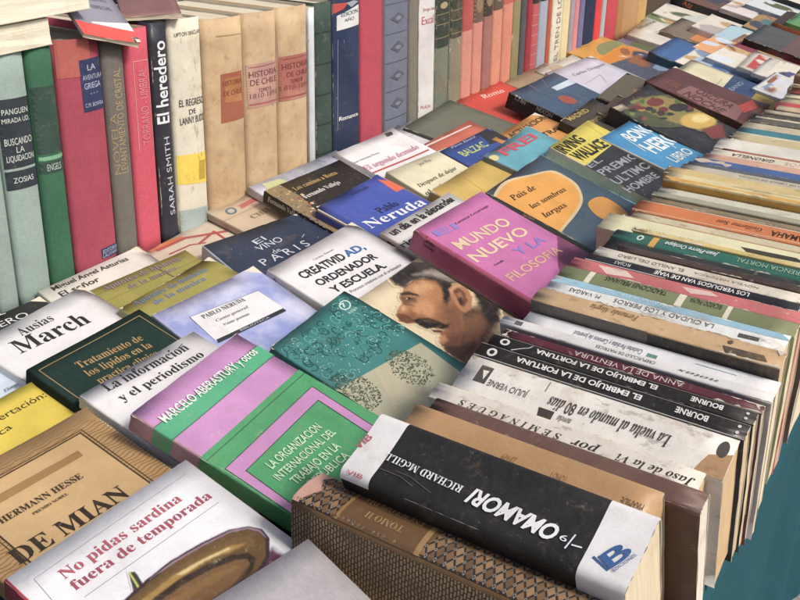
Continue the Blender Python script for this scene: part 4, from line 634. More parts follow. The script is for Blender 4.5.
{'n':'paperback_book','l':'dark brown narrow paperback behind the gold edged cream one','g':'paperbacks standing spine up in the front row','o':(-0.0796,0.9898,0.8389),'X':(0.0,0.12187,-0.99255),'Y':(-1.0,0.0,0.0),'d':(0.117,0.217,0.0226),'c':'#3a342e','art':[('p','#d0c8ac','s',[15615,-36,15195,-2225,21697,-2225,21697,-36]),('t','PUNTOS VENDIDOS','n','#241f1a','s',(3255,-565),(8679,0),(0,-1130)),('rag','s',190)],'sc':'#4a443c','kind':'worn','hard':0,'r':0.0012,'bow':0.0004},
{'n':'paperback_book','l':'thin slate paperback squeezed in front of the royal blue one','g':'paperbacks standing spine up in the front row','o':(-0.086,1.0417,0.8394),'X':(0.0,0.12187,-0.99255),'Y':(-1.0,0.0,0.0),'d':(0.1152,0.2057,0.0132),'c':'#5a6068','art':[('rag','s',130)],'kind':'worn2','hard':0,'r':0.001,'bow':0.0003},
{'n':'paperback_book','l':'grey cream paperback with faint title between dark brown and blue spines','g':'paperbacks standing spine up in the front row','o':(-0.083,1.0269,0.8405),'X':(0.0,0.12187,-0.99255),'Y':(-1.0,0.0,0.0),'d':(0.1194,0.2106,0.0164),'c':'#b8b098','art':[('t','LOS LIBROS DE ZUÑIGA','n','#8a8270','s',(8423,-572),(6317,0),(0,-491)),('rag','s',190)],'sc':'#bcb49e','kind':'worn','hard':0,'r':0.0012,'bow':0.0004},
{'n':'paperback_book','l':'narrow royal blue paperback in the front row','g':'paperbacks standing spine up in the front row','o':(-0.0924,1.0589,0.8405),'X':(0.0,0.12187,-0.99255),'Y':(-1.0,0.0,0.0),'d':(0.1194,0.1963,0.0165),'c':'#3f5f9c','art':[('p','#ccb8a4','s',[15696,-36,15321,-1614,19631,-1614,19631,-36]),('rag','s',130)],'sc':'#46659e','kind':'worn2','hard':0,'r':0.0012,'bow':0.0004},
{'n':'paperback_book','l':'salmon pink worn paperback right behind the royal blue one','g':'paperbacks standing spine up in the front row','o':(-0.093,1.0783,0.8409),'X':(0.0,0.12187,-0.99255),'Y':(-1.0,0.0,0.0),'d':(0.1196,0.1913,0.0182),'c':'#d09a80','art':[('rag','s',190)],'sc':'#d8a890','kind':'worn','hard':0,'r':0.0012,'bow':0.0004},
{'n':'paperback_book','l':'thin terracotta paperback squeezed in front of the thick off white one','g':'paperbacks standing spine up in the front row','o':(-0.0786,1.1107,0.8395),'X':(0.0,0.12187,-0.99255),'Y':(-1.0,0.0,0.0),'d':(0.1157,0.1952,0.011),'c':'#b06850','art':[('rag','s',190)],'kind':'worn','hard':0,'r':0.001,'bow':0.0003},
{'n':'paperback_book','l':'cream paperback with black name in capitals, salmon print at one end','g':'paperbacks standing spine up in the front row','o':(-0.0834,1.098,0.8412),'X':(0.0,0.12187,-0.99255),'Y':(-1.0,0.0,0.0),'d':(0.1199,0.1978,0.0186),'c':'#d8ccb0','art':[('t','GIRONELLA','bi','#3a3630','s',(12660,-650),(4747,0),(0,-743)),('t','BUENOS','n','#d09a88','s',(7517,-557),(3956,0),(0,-836)),('rag','s',130)],'sc':'#dcd2b8','kind':'worn2','hard':0,'r':0.0012,'bow':0.0004},
{'n':'paperback_book','l':'thin parchment yellow paperback squeezed behind the thick off white one','g':'paperbacks standing spine up in the front row','o':(-0.092,1.1671,0.8437),'X':(0.0,0.12187,-0.99255),'Y':(-1.0,0.0,0.0),'d':(0.1147,0.1847,0.0216),'c':'#c9b88a','art':[('rag','s',190)],'kind':'worn','hard':0,'r':0.001,'bow':0.0003},
{'n':'paperback_book','l':'thick off white paperback behind the cream one in capitals','g':'paperbacks standing spine up in the front row','o':(-0.0921,1.1441,0.842),'X':(0.0,0.12187,-0.99255),'Y':(-1.0,0.0,0.0),'d':(0.1189,0.1941,0.0329),'c':'#dcd4c0','art':[('rag','s',75)],'sc':'#dedacb','kind':'paper','hard':0,'r':0.0012,'bow':0.0004},
{'n':'paperback_book','l':'thin bone coloured paperback squeezed in front of the turquoise one','g':'paperbacks standing spine up in the front row','o':(-0.0904,1.1922,0.8382),'X':(0.0,0.12187,-0.99255),'Y':(-1.0,0.0,0.0),'d':(0.114,0.1909,0.0111),'c':'#d6cdb4','art':[('rag','s',190)],'kind':'worn','hard':0,'r':0.001,'bow':0.0003},
{'n':'paperback_book','l':'thin blackish teal paperback behind the thick off white one','g':'paperbacks standing spine up in the front row','o':(-0.0865,1.1796,0.8387),'X':(0.0,0.12187,-0.99255),'Y':(-1.0,0.0,0.0),'d':(0.1182,0.1975,0.0111),'c':'#3c4a48','art':[('rag','s',190)],'sc':'#45534f','kind':'worn','hard':0,'r':0.0012,'bow':0.0004},
{'n':'paperback_book','l':'narrow turquoise paperback with white lettering far along the row','g':'paperbacks standing spine up in the front row','o':(-0.0891,1.2164,0.8381),'X':(0.0,0.12187,-0.99255),'Y':(-1.0,0.0,0.0),'d':(0.1161,0.194,0.0235),'c':'#2a7880','art':[('t','LA OTRA ORILLA','n','#cfe0e0','s',(3881,-706),(7762,0),(0,-941)),('rag','s',75)],'sc':'#32808a','kind':'paper','hard':0,'r':0.0012,'bow':0.0004},
{'n':'paperback_book','l':'thin khaki cream paperback right behind the narrow turquoise one','g':'paperbacks standing spine up in the front row','o':(-0.0878,1.2443,0.8377),'X':(0.0,0.12187,-0.99255),'Y':(-1.0,0.0,0.0),'d':(0.1153,0.1966,0.0266),'c':'#b5a98c','art':[('rag','s',190)],'sc':'#bdb194','kind':'worn','hard':0,'r':0.0012,'bow':0.0004},
{'n':'paperback_book','l':'dark grey scuffed paperback behind the narrow turquoise one','g':'paperbacks standing spine up in the front row','o':(-0.0814,1.2626,0.8403),'X':(0.0,0.12187,-0.99255),'Y':(-1.0,0.0,0.0),'d':(0.1191,0.2008,0.017),'c':'#4a4a46','art':[('rag','s',190)],'sc':'#5c5c56','kind':'worn','hard':0,'r':0.0012,'bow':0.0004},
{'n':'paperback_book','l':'thin sooty paperback squeezed behind the yellowed one','g':'paperbacks standing spine up in the front row','o':(-0.0964,1.2863,0.8395),'X':(0.0,0.12187,-0.99255),'Y':(-1.0,0.0,0.0),'d':(0.114,0.1874,0.0094),'c':'#54504a','art':[('rag','s',130)],'kind':'worn2','hard':0,'r':0.001,'bow':0.0003},
{'n':'paperback_book','l':'thin yellowed paperback between two dark and stone coloured spines','g':'paperbacks standing spine up in the front row','o':(-0.0917,1.2755,0.8387),'X':(0.0,0.12187,-0.99255),'Y':(-1.0,0.0,0.0),'d':(0.1182,0.1874,0.0117),'c':'#cfc4a4','art':[('t','NOVELA','n','#7a705c','s',(9371,-350),(3749,0),(0,-467)),('rag','s',190)],'sc':'#d4caac','kind':'worn','hard':0,'r':0.0012,'bow':0.0004},
{'n':'paperback_book','l':'stone coloured paperback between dark grey and scarlet spines','g':'paperbacks standing spine up in the front row','o':(-0.0913,1.2975,0.8429),'X':(0.0,0.12187,-0.99255),'Y':(-1.0,0.0,0.0),'d':(0.1225,0.1822,0.0103),'c':'#b8ae94','art':[('rag','s',190)],'sc':'#c0b79e','kind':'worn','hard':0,'r':0.0012,'bow':0.0004},
{'n':'paperback_book','l':'thin oatmeal paperback squeezed between the wine red and scarlet ones','g':'paperbacks standing spine up in the front row','o':(-0.0861,1.3311,0.842),'X':(0.0,0.12187,-0.99255),'Y':(-1.0,0.0,0.0),'d':(0.1134,0.1789,0.0157),'c':'#c6b690','art':[('rag','s',190)],'kind':'worn','hard':0,'r':0.001,'bow':0.0003},
{'n':'paperback_book','l':'thin wine red paperback just in front of the scarlet one','g':'paperbacks standing spine up in the front row','o':(-0.0898,1.3143,0.8386),'X':(0.0,0.12187,-0.99255),'Y':(-1.0,0.0,0.0),'d':(0.1176,0.184,0.0157),'c':'#6a2c34','art':[('rag','s',130)],'sc':'#74343c','kind':'worn2','hard':0,'r':0.0012,'bow':0.0004},
{'n':'paperback_book','l':'scarlet paperback in the far part of the front row','g':'paperbacks standing spine up in the front row','o':(-0.0876,1.3565,0.8409),'X':(0.0,0.12187,-0.99255),'Y':(-1.0,0.0,0.0),'d':(0.1188,0.1832,0.0243),'c':'#c8343c','art':[('t','DURAS','n','#e8b8b0','s',(10991,-728),(3664,0),(0,-971)),('rag','s',130)],'sc':'#d04048','kind':'worn2','hard':0,'r':0.0012,'bow':0.0004},
{'n':'paperback_book','l':'thin straw coloured paperback touching the scarlet one from behind','g':'paperbacks standing spine up in the front row','o':(-0.088,1.3896,0.8381),'X':(0.0,0.12187,-0.99255),'Y':(-1.0,0.0,0.0),'d':(0.1151,0.1849,0.0319),'c':'#b8a884','art':[('rag','s',190)],'sc':'#c0b08c','kind':'worn','hard':0,'r':0.0012,'bow':0.0004},
{'n':'paperback_book','l':'pale cream paperback directly behind the scarlet one','g':'paperbacks standing spine up in the front row','o':(-0.0879,1.4025,0.8406),'X':(0.0,0.12187,-0.99255),'Y':(-1.0,0.0,0.0),'d':(0.1201,0.1831,0.0115),'c':'#d8cca8','art':[('rag','s',190)],'sc':'#dcd4b4','kind':'worn','hard':0,'r':0.0012,'bow':0.0004},
{'n':'paperback_book','l':'thin brick red paperback squeezed behind the grey olive one','g':'paperbacks standing spine up in the front row','o':(-0.0958,1.4371,0.8409),'X':(0.0,0.12187,-0.99255),'Y':(-1.0,0.0,0.0),'d':(0.1126,0.1754,0.0161),'c':'#9a4a3c','art':[('rag','s',130)],'kind':'worn2','hard':0,'r':0.001,'bow':0.0003},
{'n':'paperback_book','l':'thin grey olive paperback in front of the tall light brown one','g':'paperbacks standing spine up in the front row','o':(-0.09,1.4198,0.8379),'X':(0.0,0.12187,-0.99255),'Y':(-1.0,0.0,0.0),'d':(0.1168,0.1842,0.0161),'c':'#8a8a78','art':[('rag','s',190)],'sc':'#94947e','kind':'worn','hard':0,'r':0.0012,'bow':0.0004},
{'n':'paperback_book','l':'light brown paperback standing tall near the right edge of the photo','g':'paperbacks standing spine up in the front row','o':(-0.0888,1.4483,0.845),'X':(0.0,0.12187,-0.99255),'Y':(-1.0,0.0,0.0),'d':(0.1247,0.1841,0.0099),'c':'#c89a68','art':[('rag','s',190)],'sc':'#d0a878','kind':'worn','hard':0,'r':0.0012,'bow':0.0004},
{'n':'paperback_book','l':'thin steel grey paperback squeezed behind the ivory one','g':'paperbacks standing spine up in the front row','o':(-0.0798,1.5024,0.8413),'X':(0.0,0.12187,-0.99255),'Y':(-1.0,0.0,0.0),'d':(0.1136,0.1846,0.0258),'c':'#6a7a88','art':[('rag','s',130)],'kind':'worn2','hard':0,'r':0.001,'bow':0.0003},
{'n':'paperback_book','l':'thin ivory paperback behind the tall light brown one','g':'paperbacks standing spine up in the front row','o':(-0.0865,1.4751,0.84),'X':(0.0,0.12187,-0.99255),'Y':(-1.0,0.0,0.0),'d':(0.1178,0.1941,0.0258),'c':'#ddd0ae','art':[('rag','s',190)],'sc':'#e0d4b4','kind':'worn','hard':0,'r':0.0012,'bow':0.0004},
{'n':'paperback_book','l':'sandy brown thick paperback farthest along at the right edge','g':'paperbacks standing spine up in the front row','o':(-0.0923,1.5291,0.8479),'X':(0.0,0.12187,-0.99255),'Y':(-1.0,0.0,0.0),'d':(0.1257,0.1925,0.0256),'c':'#c8a070','art':[('rag','s',190)],'sc':'#cca67a','kind':'worn','hard':0,'r':0.0012,'bow':0.0004},
{'n':'paperback_book','l':'rust coloured paperback at the far end of the front row','g':'paperbacks standing spine up in the front row','o':(-0.0855,1.5778,0.8506),'X':(0.0,0.12187,-0.99255),'Y':(-1.0,0.0,0.0),'d':(0.1258,0.2004,0.0476),'c':'#b0603c','art':[('rag','s',190)],'sc':'#b8704c','kind':'worn','hard':0,'r':0.0012,'bow':0.0004},
{'n':'hardcover_book','l':'thick old book with black and gold diamond spine and woven brown cover','g':'paperbacks standing spine up in the front row','o':(-0.1058,0.3719,0.8208),'X':(0.0,-0.06976,-0.99756),'Y':(-1.0,0.0,0.0),'d':(0.1035,0.196,0.0344),'c':'#6b5444','art':[('p','#2a2725','s',[0,-120,0,-3321,19600,-3321,19600,-120]),('dia',27,7),('p','#c99a88','s',[18579,-120,19012,-1032,18424,-2064,19140,-3321,19600,-3321,19600,-120]),('p','#6b4d2c','s',[10753,-120,10388,-1720,10935,-3321,16626,-3321,16268,-2064,16453,-120]),('p','#96723f','s',[16171,-120,16263,-3321,16463,-3321,16371,-120]),('p','#9c7a48','s',[10794,-120,10612,-3321,10962,-3321,11144,-120]),('t','ENCICLOPEDIA','s','#a07c48','s',(11564,-860),(4116,0),(0,-585)),('t','TOMO II','s','#a07c48','s',(12348,-2064),(2548,0),(0,-516)),('rag','s',160)],'sc':'#7a5c3e','kind':'weave','hard':1,'r':0.004,'bow':0.003},
{'n':'hardcover_book','l':'white book with red spine and a brown glass lamp picture, titled No pidas sardina','g':'books laid face up across the stall','o':(-0.2193,0.2023,0.7633),'X':(0.03651,0.99933,0.0),'Y':(-0.97216,0.03552,0.2316),'d':(0.1363,0.19,0.017),'c':'#dfe0e6','art':[('pic',[((46,51,44),6,[5037,14637,5361,14413,4883,12434,4311,10652,3324,11483]),((200,200,106),5,[5037,14637,5139,14584,4594,12439,4434,12505]),((91,47,72),25,[10990,10041,12249,9971,12195,8845,9593,8154,7859,8730,9035,9722]),((53,34,44),5,[1393,13109,3512,13348,5550,13524,7249,13548,9392,13267,11336,12833,12419,12168,12870,11394,12653,10555,11692,9663,10060,8997,8354,8814,5977,8751]),((143,119,135),4,[5583,13392,7281,13413,9409,13112,11313,12724,12350,12101,12722,11427,12542,10663,12511,10803,12562,11361,12247,12001,11256,12581,9361,12977,7289,13251]),((94,71,39),7,[1691,12982,3620,13142,5490,13287,7158,13278,9250,13033,11184,12596,12218,11974,12533,11333,12362,10621,11575,9886,9998,9264,8381,9082,5914,9003]),((107,82,48),15,[2065,12779,3968,12883,5806,12969,7542,12845,9473,12495,11124,12108,11920,11602,12001,11084,11434,10882,10355,11518,8548,12050,6522,12249,4582,12259,2803,12019]),((154,124,68),10,[2673,12520,4651,12669,6601,12670,8670,12344,10540,11871,11396,11352,10861,11340,9087,11930,7132,12238,5038,12277,3194,11985]),((205,182,132),6,[6834,12587,8644,12318,10346,11847,10490,11652,8759,12099,7051,12319]),((42,28,20),7,[2729,12095,4748,12282,6650,12220,8529,11862,10140,11306,10931,10736,10947,10084,10135,9640,8731,9424,7222,9379,5363,9383]),((111,80,48),7,[3100,11713,4967,11867,6698,11773,8441,11436,9932,10934,10563,10465,10422,10080,9591,9773,8306,9654,6906,9701,5134,9619]),((125,95,56),12,[3484,11503,5277,11552,6970,11400,8536,11034,9779,10616,9842,10346,8448,10615,6795,10886,5192,10969,4084,10885]),((74,52,32),10,[5453,9477,7591,9589,9322,9839,10136,10053,9571,9589,8188,9376,6702,9332])],60),('p','#8a8a92','f',[1137,17954,1138,17914,12677,18037,12676,18077]),('p','#8a8a92','f',[1180,17952,1140,17956,953,16098,993,16094]),('p','#8a8a92','f',[2307,15047,2306,15007,12565,14817,12566,14857]),('t','No pidas sardina','s','#b04a60','f',(2287,16703),(8752,-193),(17,749)),('t','fuera de temporada','s','#a04458','f',(2240,15688),(10329,-289),(20,718)),('rag','f',36),('rag','s',45)],'sc':'#c8324a','kind':'gloss','hard':1,'r':0.0015,'bow':0.0,'curl':0.001},
{'n':'paperback_book','l':'tan book with wavy patterned border, titled Demian','g':'books laid face up across the stall','o':(-0.3253,0.2133,0.7725),'X':(0.03878,0.99925,0.0),'Y':(-0.98464,0.03821,0.17037),'d':(0.132,0.19,0.016),'c':'#b08a55','art':[('wave',),('p','#c3a06a','f',[1980,17100,11220,17100,11220,1520,1980,1520]),('p','#3a2c1a','f',[1686,1870,1746,1870,1746,17358,1686,17358]),('p','#3a2c1a','f',[1686,17358,1686,17298,11514,17298,11514,17358]),('p','#3a2c1a','f',[11514,17358,11454,17358,11454,1870,11514,1870]),('p','#3a2c1a','f',[1930,1850,2030,1850,2030,17150,1930,17150]),('p','#3a2c1a','f',[1930,17150,1930,17050,11270,17050,11270,17150]),('p','#3a2c1a','f',[11270,17150,11170,17150,11170,1850,11270,1850]),('p','#97713c','f',[1297,15965,9968,15764,9887,15136,835,15249]),('t','HERMANN HESSE','s','#3c2c1c','f',(2614,13624),(5990,-217),(20,554)),('t','PREMIO NOBEL','s','#5a452c','f',(4371,12882),(2601,-45),(4,241)),('t','DE MIAN','s','#2e2116','f',(1378,10193),(8250,-224),(36,1320)),('rag','f',60),('rag','s',75)],'sc':'#a07a48','kind':'paper','hard':0,'r':0.0015,'bow':0.0,'curl':0.0015},
{'n':'paperback_book','l':'bright yellow paperback partly under the tan one, black lettering on it','g':'books laid face up across the stall','o':(-0.4705,0.2792,0.7763),'X':(0.04459,0.99901,0.0),'Y':(-0.96933,0.04327,0.24192),'d':(0.0763,0.1083,0.012),'c':'#d8c028','art':[('t','Concertación:','n','#2e2a18','f',(616,8823),(6361,37),(-4,635)),('t','política','n','#2e2a18','f',(-260,7257),(3521,442),(-73,584)),('rag','f',36),('rag','s',45)],'sc':'#cdb424','kind':'gloss','hard':0,'r':0.0015,'bow':0.0,'curl':0.002},
{'n':'paperback_book','l':'white paperback titled La información y el periodismo','g':'books laid face up across the stall','o':(-0.3564,0.3539,0.776),'X':(0.00847,0.99996,0.0),'Y':(-0.97811,0.00828,0.20791),'d':(0.1157,0.1643,0.012),'c':'#dadadc','art':[('t','La información','s','#22242a','f',(1768,15375),(7972,-434),(55,1002)),('t','y el periodismo','s','#22242a','f',(1788,13796),(8174,-289),(31,881)),('p','#22242a','f',[9089,15696,9110,15619,9787,15803,9766,15880]),('rag','f',60),('rag','s',75)],'sc':'#d6d2cc','kind':'paper','hard':0,'r':0.0015,'bow':0.0,'curl':0.0012},
{'n':'paperback_book','l':'pink and green paperback titled La organización internacional del trabajo','g':'books laid face up across the stall','o':(-0.3045,0.3638,0.7787),'X':(-0.12892,0.99165,0.0),'Y':(-0.94312,-0.12261,0.30902),'d':(0.1248,0.1523,0.016),'c':'#c389c0','art':[('band',0.11648,0.13247,'#47a87c',0.1247608923988867,0.0),('band',0.0,0.09364,'#419c62',0.1247608923988867,0.0),('p','#c084bc','f',[280,7535,11557,7565,11081,4,0,723,0,911]),('p','#419c62','f',[1089,6391,10553,6404,10159,0,6179,0,555,450]),('p','#28553c','f',[0,8826,12406,8782,12406,8842,0,8886]),('p','#28553c','f',[0,693,21,692,311,7564,251,7566,0,1622]),('p','#28553c','f',[250,7565,250,7505,11587,7535,11587,7595]),('p','#28553c','f',[11589,7593,11529,7597,11051,0,11111,0]),('p','#28553c','f',[522,422,582,417,1121,6419,1061,6424]),('p','#28553c','f',[1059,6421,1059,6361,10583,6374,10583,6434]),('p','#28553c','f',[10585,6432,10525,6436,10129,0,10189,0]),('p','#28553c','f',[0,13222,12476,13222,12476,13272,0,13272]),('p','#28553c','f',[0,11623,12476,11623,12476,11673,0,11673]),('t','MARCELO ABERASTURY y otros','b','#d8e6da','f',(882,12941),(10816,-266),(19,784)),('t','LA ORGANIZACION','b','#b8dcb4','f',(2367,5131),(5843,-507),(60,692)),('t','INTERNACIONAL DEL','b','#b8dcb4','f',(1790,4177),(6715,-588),(55,631)),('t','TRABAJO EN LA','b','#b8dcb4','f',(2277,3115),(5263,-521),(67,675)),('t','REPUBLICA','b','#b8dcb4','f',(2918,2142),(4312,-489),(70,619)),('rag','f',104),('rag','s',130)],'sc':'#b48a98','kind':'worn2','hard':0,'r':0.0015,'bow':0.0,'curl':0.001},
{'n':'hardcover_book','l':'dark green hardcover with gold frame line, titled Tratamiento de los lípidos','g':'books laid face up across the stall','o':(-0.4152,0.359,0.7707),'X':(-0.03159,0.9995,0.0),'Y':(-0.96544,-0.03051,0.25882),'d':(0.1168,0.1658,0.02),'c':'#1e3530','art':[('p','#9a8048','f',[602,457,682,457,682,15957,602,15957]),('p','#9a8048','f',[602,15957,602,15877,11074,15877,11074,15957]),('p','#9a8048','f',[11074,15957,10994,15957,10994,457,11074,457]),('t','Tratamiento de','s','#a88a50','f',(2953,14049),(6120,-660),(86,800)),('t','los lípidos en la','s','#a88a50','f',(2809,12911),(6159,-634),(81,785)),('t','práctica clínica','s','#a88a50','f',(2853,11773),(5804,-577),(68,680)),('rag','f',40),('rag','s',50)],'sc':'#1a2f2b','kind':'clothf','hard':1,'r':0.0015,'bow':0.0,'curl':0.002},
{'n':'paperback_book','l':'white paperback with bold black lettering, titled Ausias March','g':'books laid face up across the stall','o':(-0.4786,0.3677,0.7695),'X':(-0.09175,0.99578,0.0),'Y':(-0.96185,-0.08863,0.25882),'d':(0.1205,0.1711,0.014),'c':'#dcdde0','art':[('t','Ausias','s','#26262a','f',(3641,15393),(3360,-199),(57,968)),('t','March','s','#1e1e22','f',(2007,13748),(6969,-791),(189,1668)),('rag','f',60),('rag','s',75)],'sc':'#d8d8d8','kind':'paper','hard':0,'r':0.0015,'bow':0.0,'curl':0.001},
{'n':'paperback_book','l':'black paperback with white capitals below the teal books','g':'books laid face up across the stall','o':(-0.5371,0.3418,0.7749),'X':(0.00668,0.99998,0.0),'Y':(-0.97965,0.00655,0.20062),'d':(0.1064,0.151,0.012),'c':'#202226','art':[('t','GUERRERO','n','#d4d4d4','f',(753,13859),(7419,-572),(61,797)),('t','DEL','n','#d4d4d4','f',(4840,15202),(2115,-322),(111,732)),('rag','f',60),('rag','s',75)],'sc':'#202226','kind':'paper','hard':0,'r':0.0015,'bow':0.0,'curl':0.002},
{'n':'paperback_book','l':'pale sky blue paperback under the white one at the left edge','g':'books laid face up across the stall','o':(-0.5583,0.2819,0.7771),'X':(0.22094,0.97529,0.0),'Y':(-0.93751,0.21238,0.27564),'d':(0.074,0.1051,0.011),'c':'#a9c1dc','art':[('t','Elongel','i','#46566a','f',(5304,5113),(1414,289),(-63,306)),('rag','f',60),('rag','s',75)],'sc':'#9ab4d0','kind':'cloudy','hard':0,'r':0.0015,'bow':0.0,'curl':0.002},
{'n':'paperback_book','l':'greyish white paperback with typewritten author line, titled El señor','g':'books laid face up across the stall','o':(-0.5278,0.4541,0.7559),'X':(-0.01053,0.99994,0.0),'Y':(-0.95545,-0.01006,0.29499),'d':(0.1213,0.1722,0.012),'c':'#d6d2ca','art':[('t','Miguel Angel Asturias','b','#2c2a28','f',(1244,16468),(8625,-396),(26,567)),('t','El señor','b','#2c2a28','f',(1227,15383),(4299,-252),(40,679)),('rag','f',104),('rag','s',130)],'sc':'#cfcabf','kind':'worn2','hard':0,'r':0.0015,'bow':0.0,'curl':0.002},
{'n':'paperback_book','l':'olive paperback with violet lettering and dark plank lines, upper of two copies','g':'books laid face up across the stall','o':(-0.4947,0.4617,0.7764),'X':(0.08728,0.99618,0.0),'Y':(-0.97441,0.08537,0.20791),'d':(0.1126,0.1599,0.012),'c':'#97903a','art':[('p','#5d5a26','f',[0,13728,11258,14048,11258,14088,0,13768]),('p','#5d5a26','f',[0,11810,11258,11970,11258,12010,0,11850]),('p','#5d5a26','f',[0,15012,11258,15172,11258,15202,0,15042]),('p','#5d5a26','f',[3395,12012,3356,12008,3585,9570,3624,9574]),('p','#6b5840','f',[7030,15735,6911,15717,7380,12721,7499,12739]),('t','Apuntes de historia','s','#8a7488','f',(1158,15104),(8639,-256),(22,748)),('t','de la música','s','#8a7488','f',(3076,14041),(5418,-163),(19,619)),('rag','f',60),('rag','s',75)],'sc':'#8d8636','kind':'paper','hard':0,'r':0.0015,'bow':0.0,'curl':0.003},
{'n':'paperback_book','l':'olive paperback with blue lettering, lower of two copies','g':'books laid face up across the stall','o':(-0.4346,0.4825,0.7691),'X':(-0.08186,0.99664,0.0),'Y':(-0.9711,-0.07976,0.22495),'d':(0.122,0.1732,0.014),'c':'#9b943c','art':[('t','Apuntes de historia','s','#5474a0','f',(1355,16636),(8977,-707),(52,665)),('t','de la música','s','#5474a0','f',(2695,15551),(6370,-533),(56,666)),('rag','f',60),('rag','s',75)],'sc':'#a09a5a','kind':'paper','hard':0,'r':0.0015,'bow':0.0,'curl':0.001},
{'n':'paperback_book','l':'blue lavender clouded paperback with white author label','g':'books laid face up across the stall','o':(-0.3987,0.4596,0.7655),'X':(0.06506,0.99788,0.0),'Y':(-0.95859,0.06249,0.27785),'d':(0.1207,0.1713,0.013),'c':'#8f9cd6','art':[('p','#3b4358','f',[2322,15131,9783,14299,9798,10769,1992,11176]),('p','#dcdde0','f',[2390,15082,9731,14246,9827,10921,2012,11319]),('p','#2a2d38','f',[2119,11557,9782,11127,9695,10669,2059,11127]),('t','PABLO NERUDA','s','#4a4a50','f',(3170,14188),(4696,-307),(34,513)),('t','Canto general','i','#66666c','f',(3793,13242),(3595,-232),(21,329)),('t','Veinte poemas','i','#66666c','f',(3980,12448),(2794,-192),(22,327)),('t','BIBLIOTECA','n','#b8bac4','f',(4580,11109),(3289,-237),(16,221)),('rag','f',60),('rag','s',75)],'sc':'#a9b0d4','kind':'cloudy2','hard':0,'r':0.0015,'bow':0.0,'curl':0.002},
{'n':'paperback_book','l':'white paperback with heavy black title, Creatividad ordenador y escuela','g':'books laid face up across the stall','o':(-0.3551,0.5888,0.7626),'X':(-0.00112,1.0,0.0),'Y':(-0.96028,-0.00107,0.27902),'d':(0.1335,0.1896,0.015),'c':'#dedee1','art':[('t','CREATIVID','B','#1d1e22','f',(1742,15914),(6054,-511),(88,1044)),('t','AD,','B','#2a62a0','f',(8017,15447),(2672,-268),(99,989)),('t','ORDENADOR','B','#1d1e22','f',(2115,14288),(8309,-806),(89,920)),('t','Y ESCUELA.','B','#1d1e22','f',(2408,12732),(7499,-730),(88,904)),('t','Camino Ramón','n','#8a8a8a','f',(4814,17179),(2998,-134),(12,278)),('t','Procesos creativos con el ordenador','n','#55555a','f',(3723,11722),(7611,-571),(29,392)),('t','EL','n','#444444','s',(18111,-533),(-433,-318),(-180,246)),('rag','f',60),('rag','s',75)],'sc':'#d9d4ca','kind':'paper','hard':0,'r':0.0015,'bow':0.0,'curl':0.002},
{'n':'paperback_book','l':'teal paperback with embossed swirls, circled 7 and a beige lace band','g':'books laid face up across the stall','o':(-0.3045,0.4916,0.768),'X':(-0.09213,0.99575,0.0),'Y':(-0.9357,-0.08657,0.34202),'d':(0.1122,0.1435,0.012),'c':'#2a7a78','art':[('p','#a9a98c','f',[0,7997,10435,6002,9864,686,0,2410]),('p','#b4ae90','f',[4238,7043,6514,6614,5264,2787,1978,3700]),('lace',989,6785,6991,5102),('swirl',),('p','#bcd6cc','f',[9753,12835,9537,12732,9296,12680,9059,12682,8849,12740,8690,12845,8597,12987,8581,13151,8644,13319,8779,13473,8972,13598,9202,13678,9445,13706,9674,13677,9865,13595,9995,13469,10051,13312,10026,13141,9923,12976]),('p','#2a7a78','f',[9657,12911,9488,12832,9300,12791,9114,12793,8950,12838,8825,12920,8752,13032,8740,13160,8789,13291,8894,13412,9044,13509,9224,13571,9414,13593,9593,13570,9742,13505,9844,13406,9888,13284,9869,13151,9789,13022]),('t','7','b','#d2e2da','f',(8847,13051),(528,-85),(81,504)),('t','sopena','n','#bcd6cc','f',(8528,12219),(1290,-31),(5,209)),('rag','f',60),('rag','s',75)],'sc':'#2a7070','kind':'paper','hard':0,'r':0.0015,'bow':0.0,'curl':0.0015},
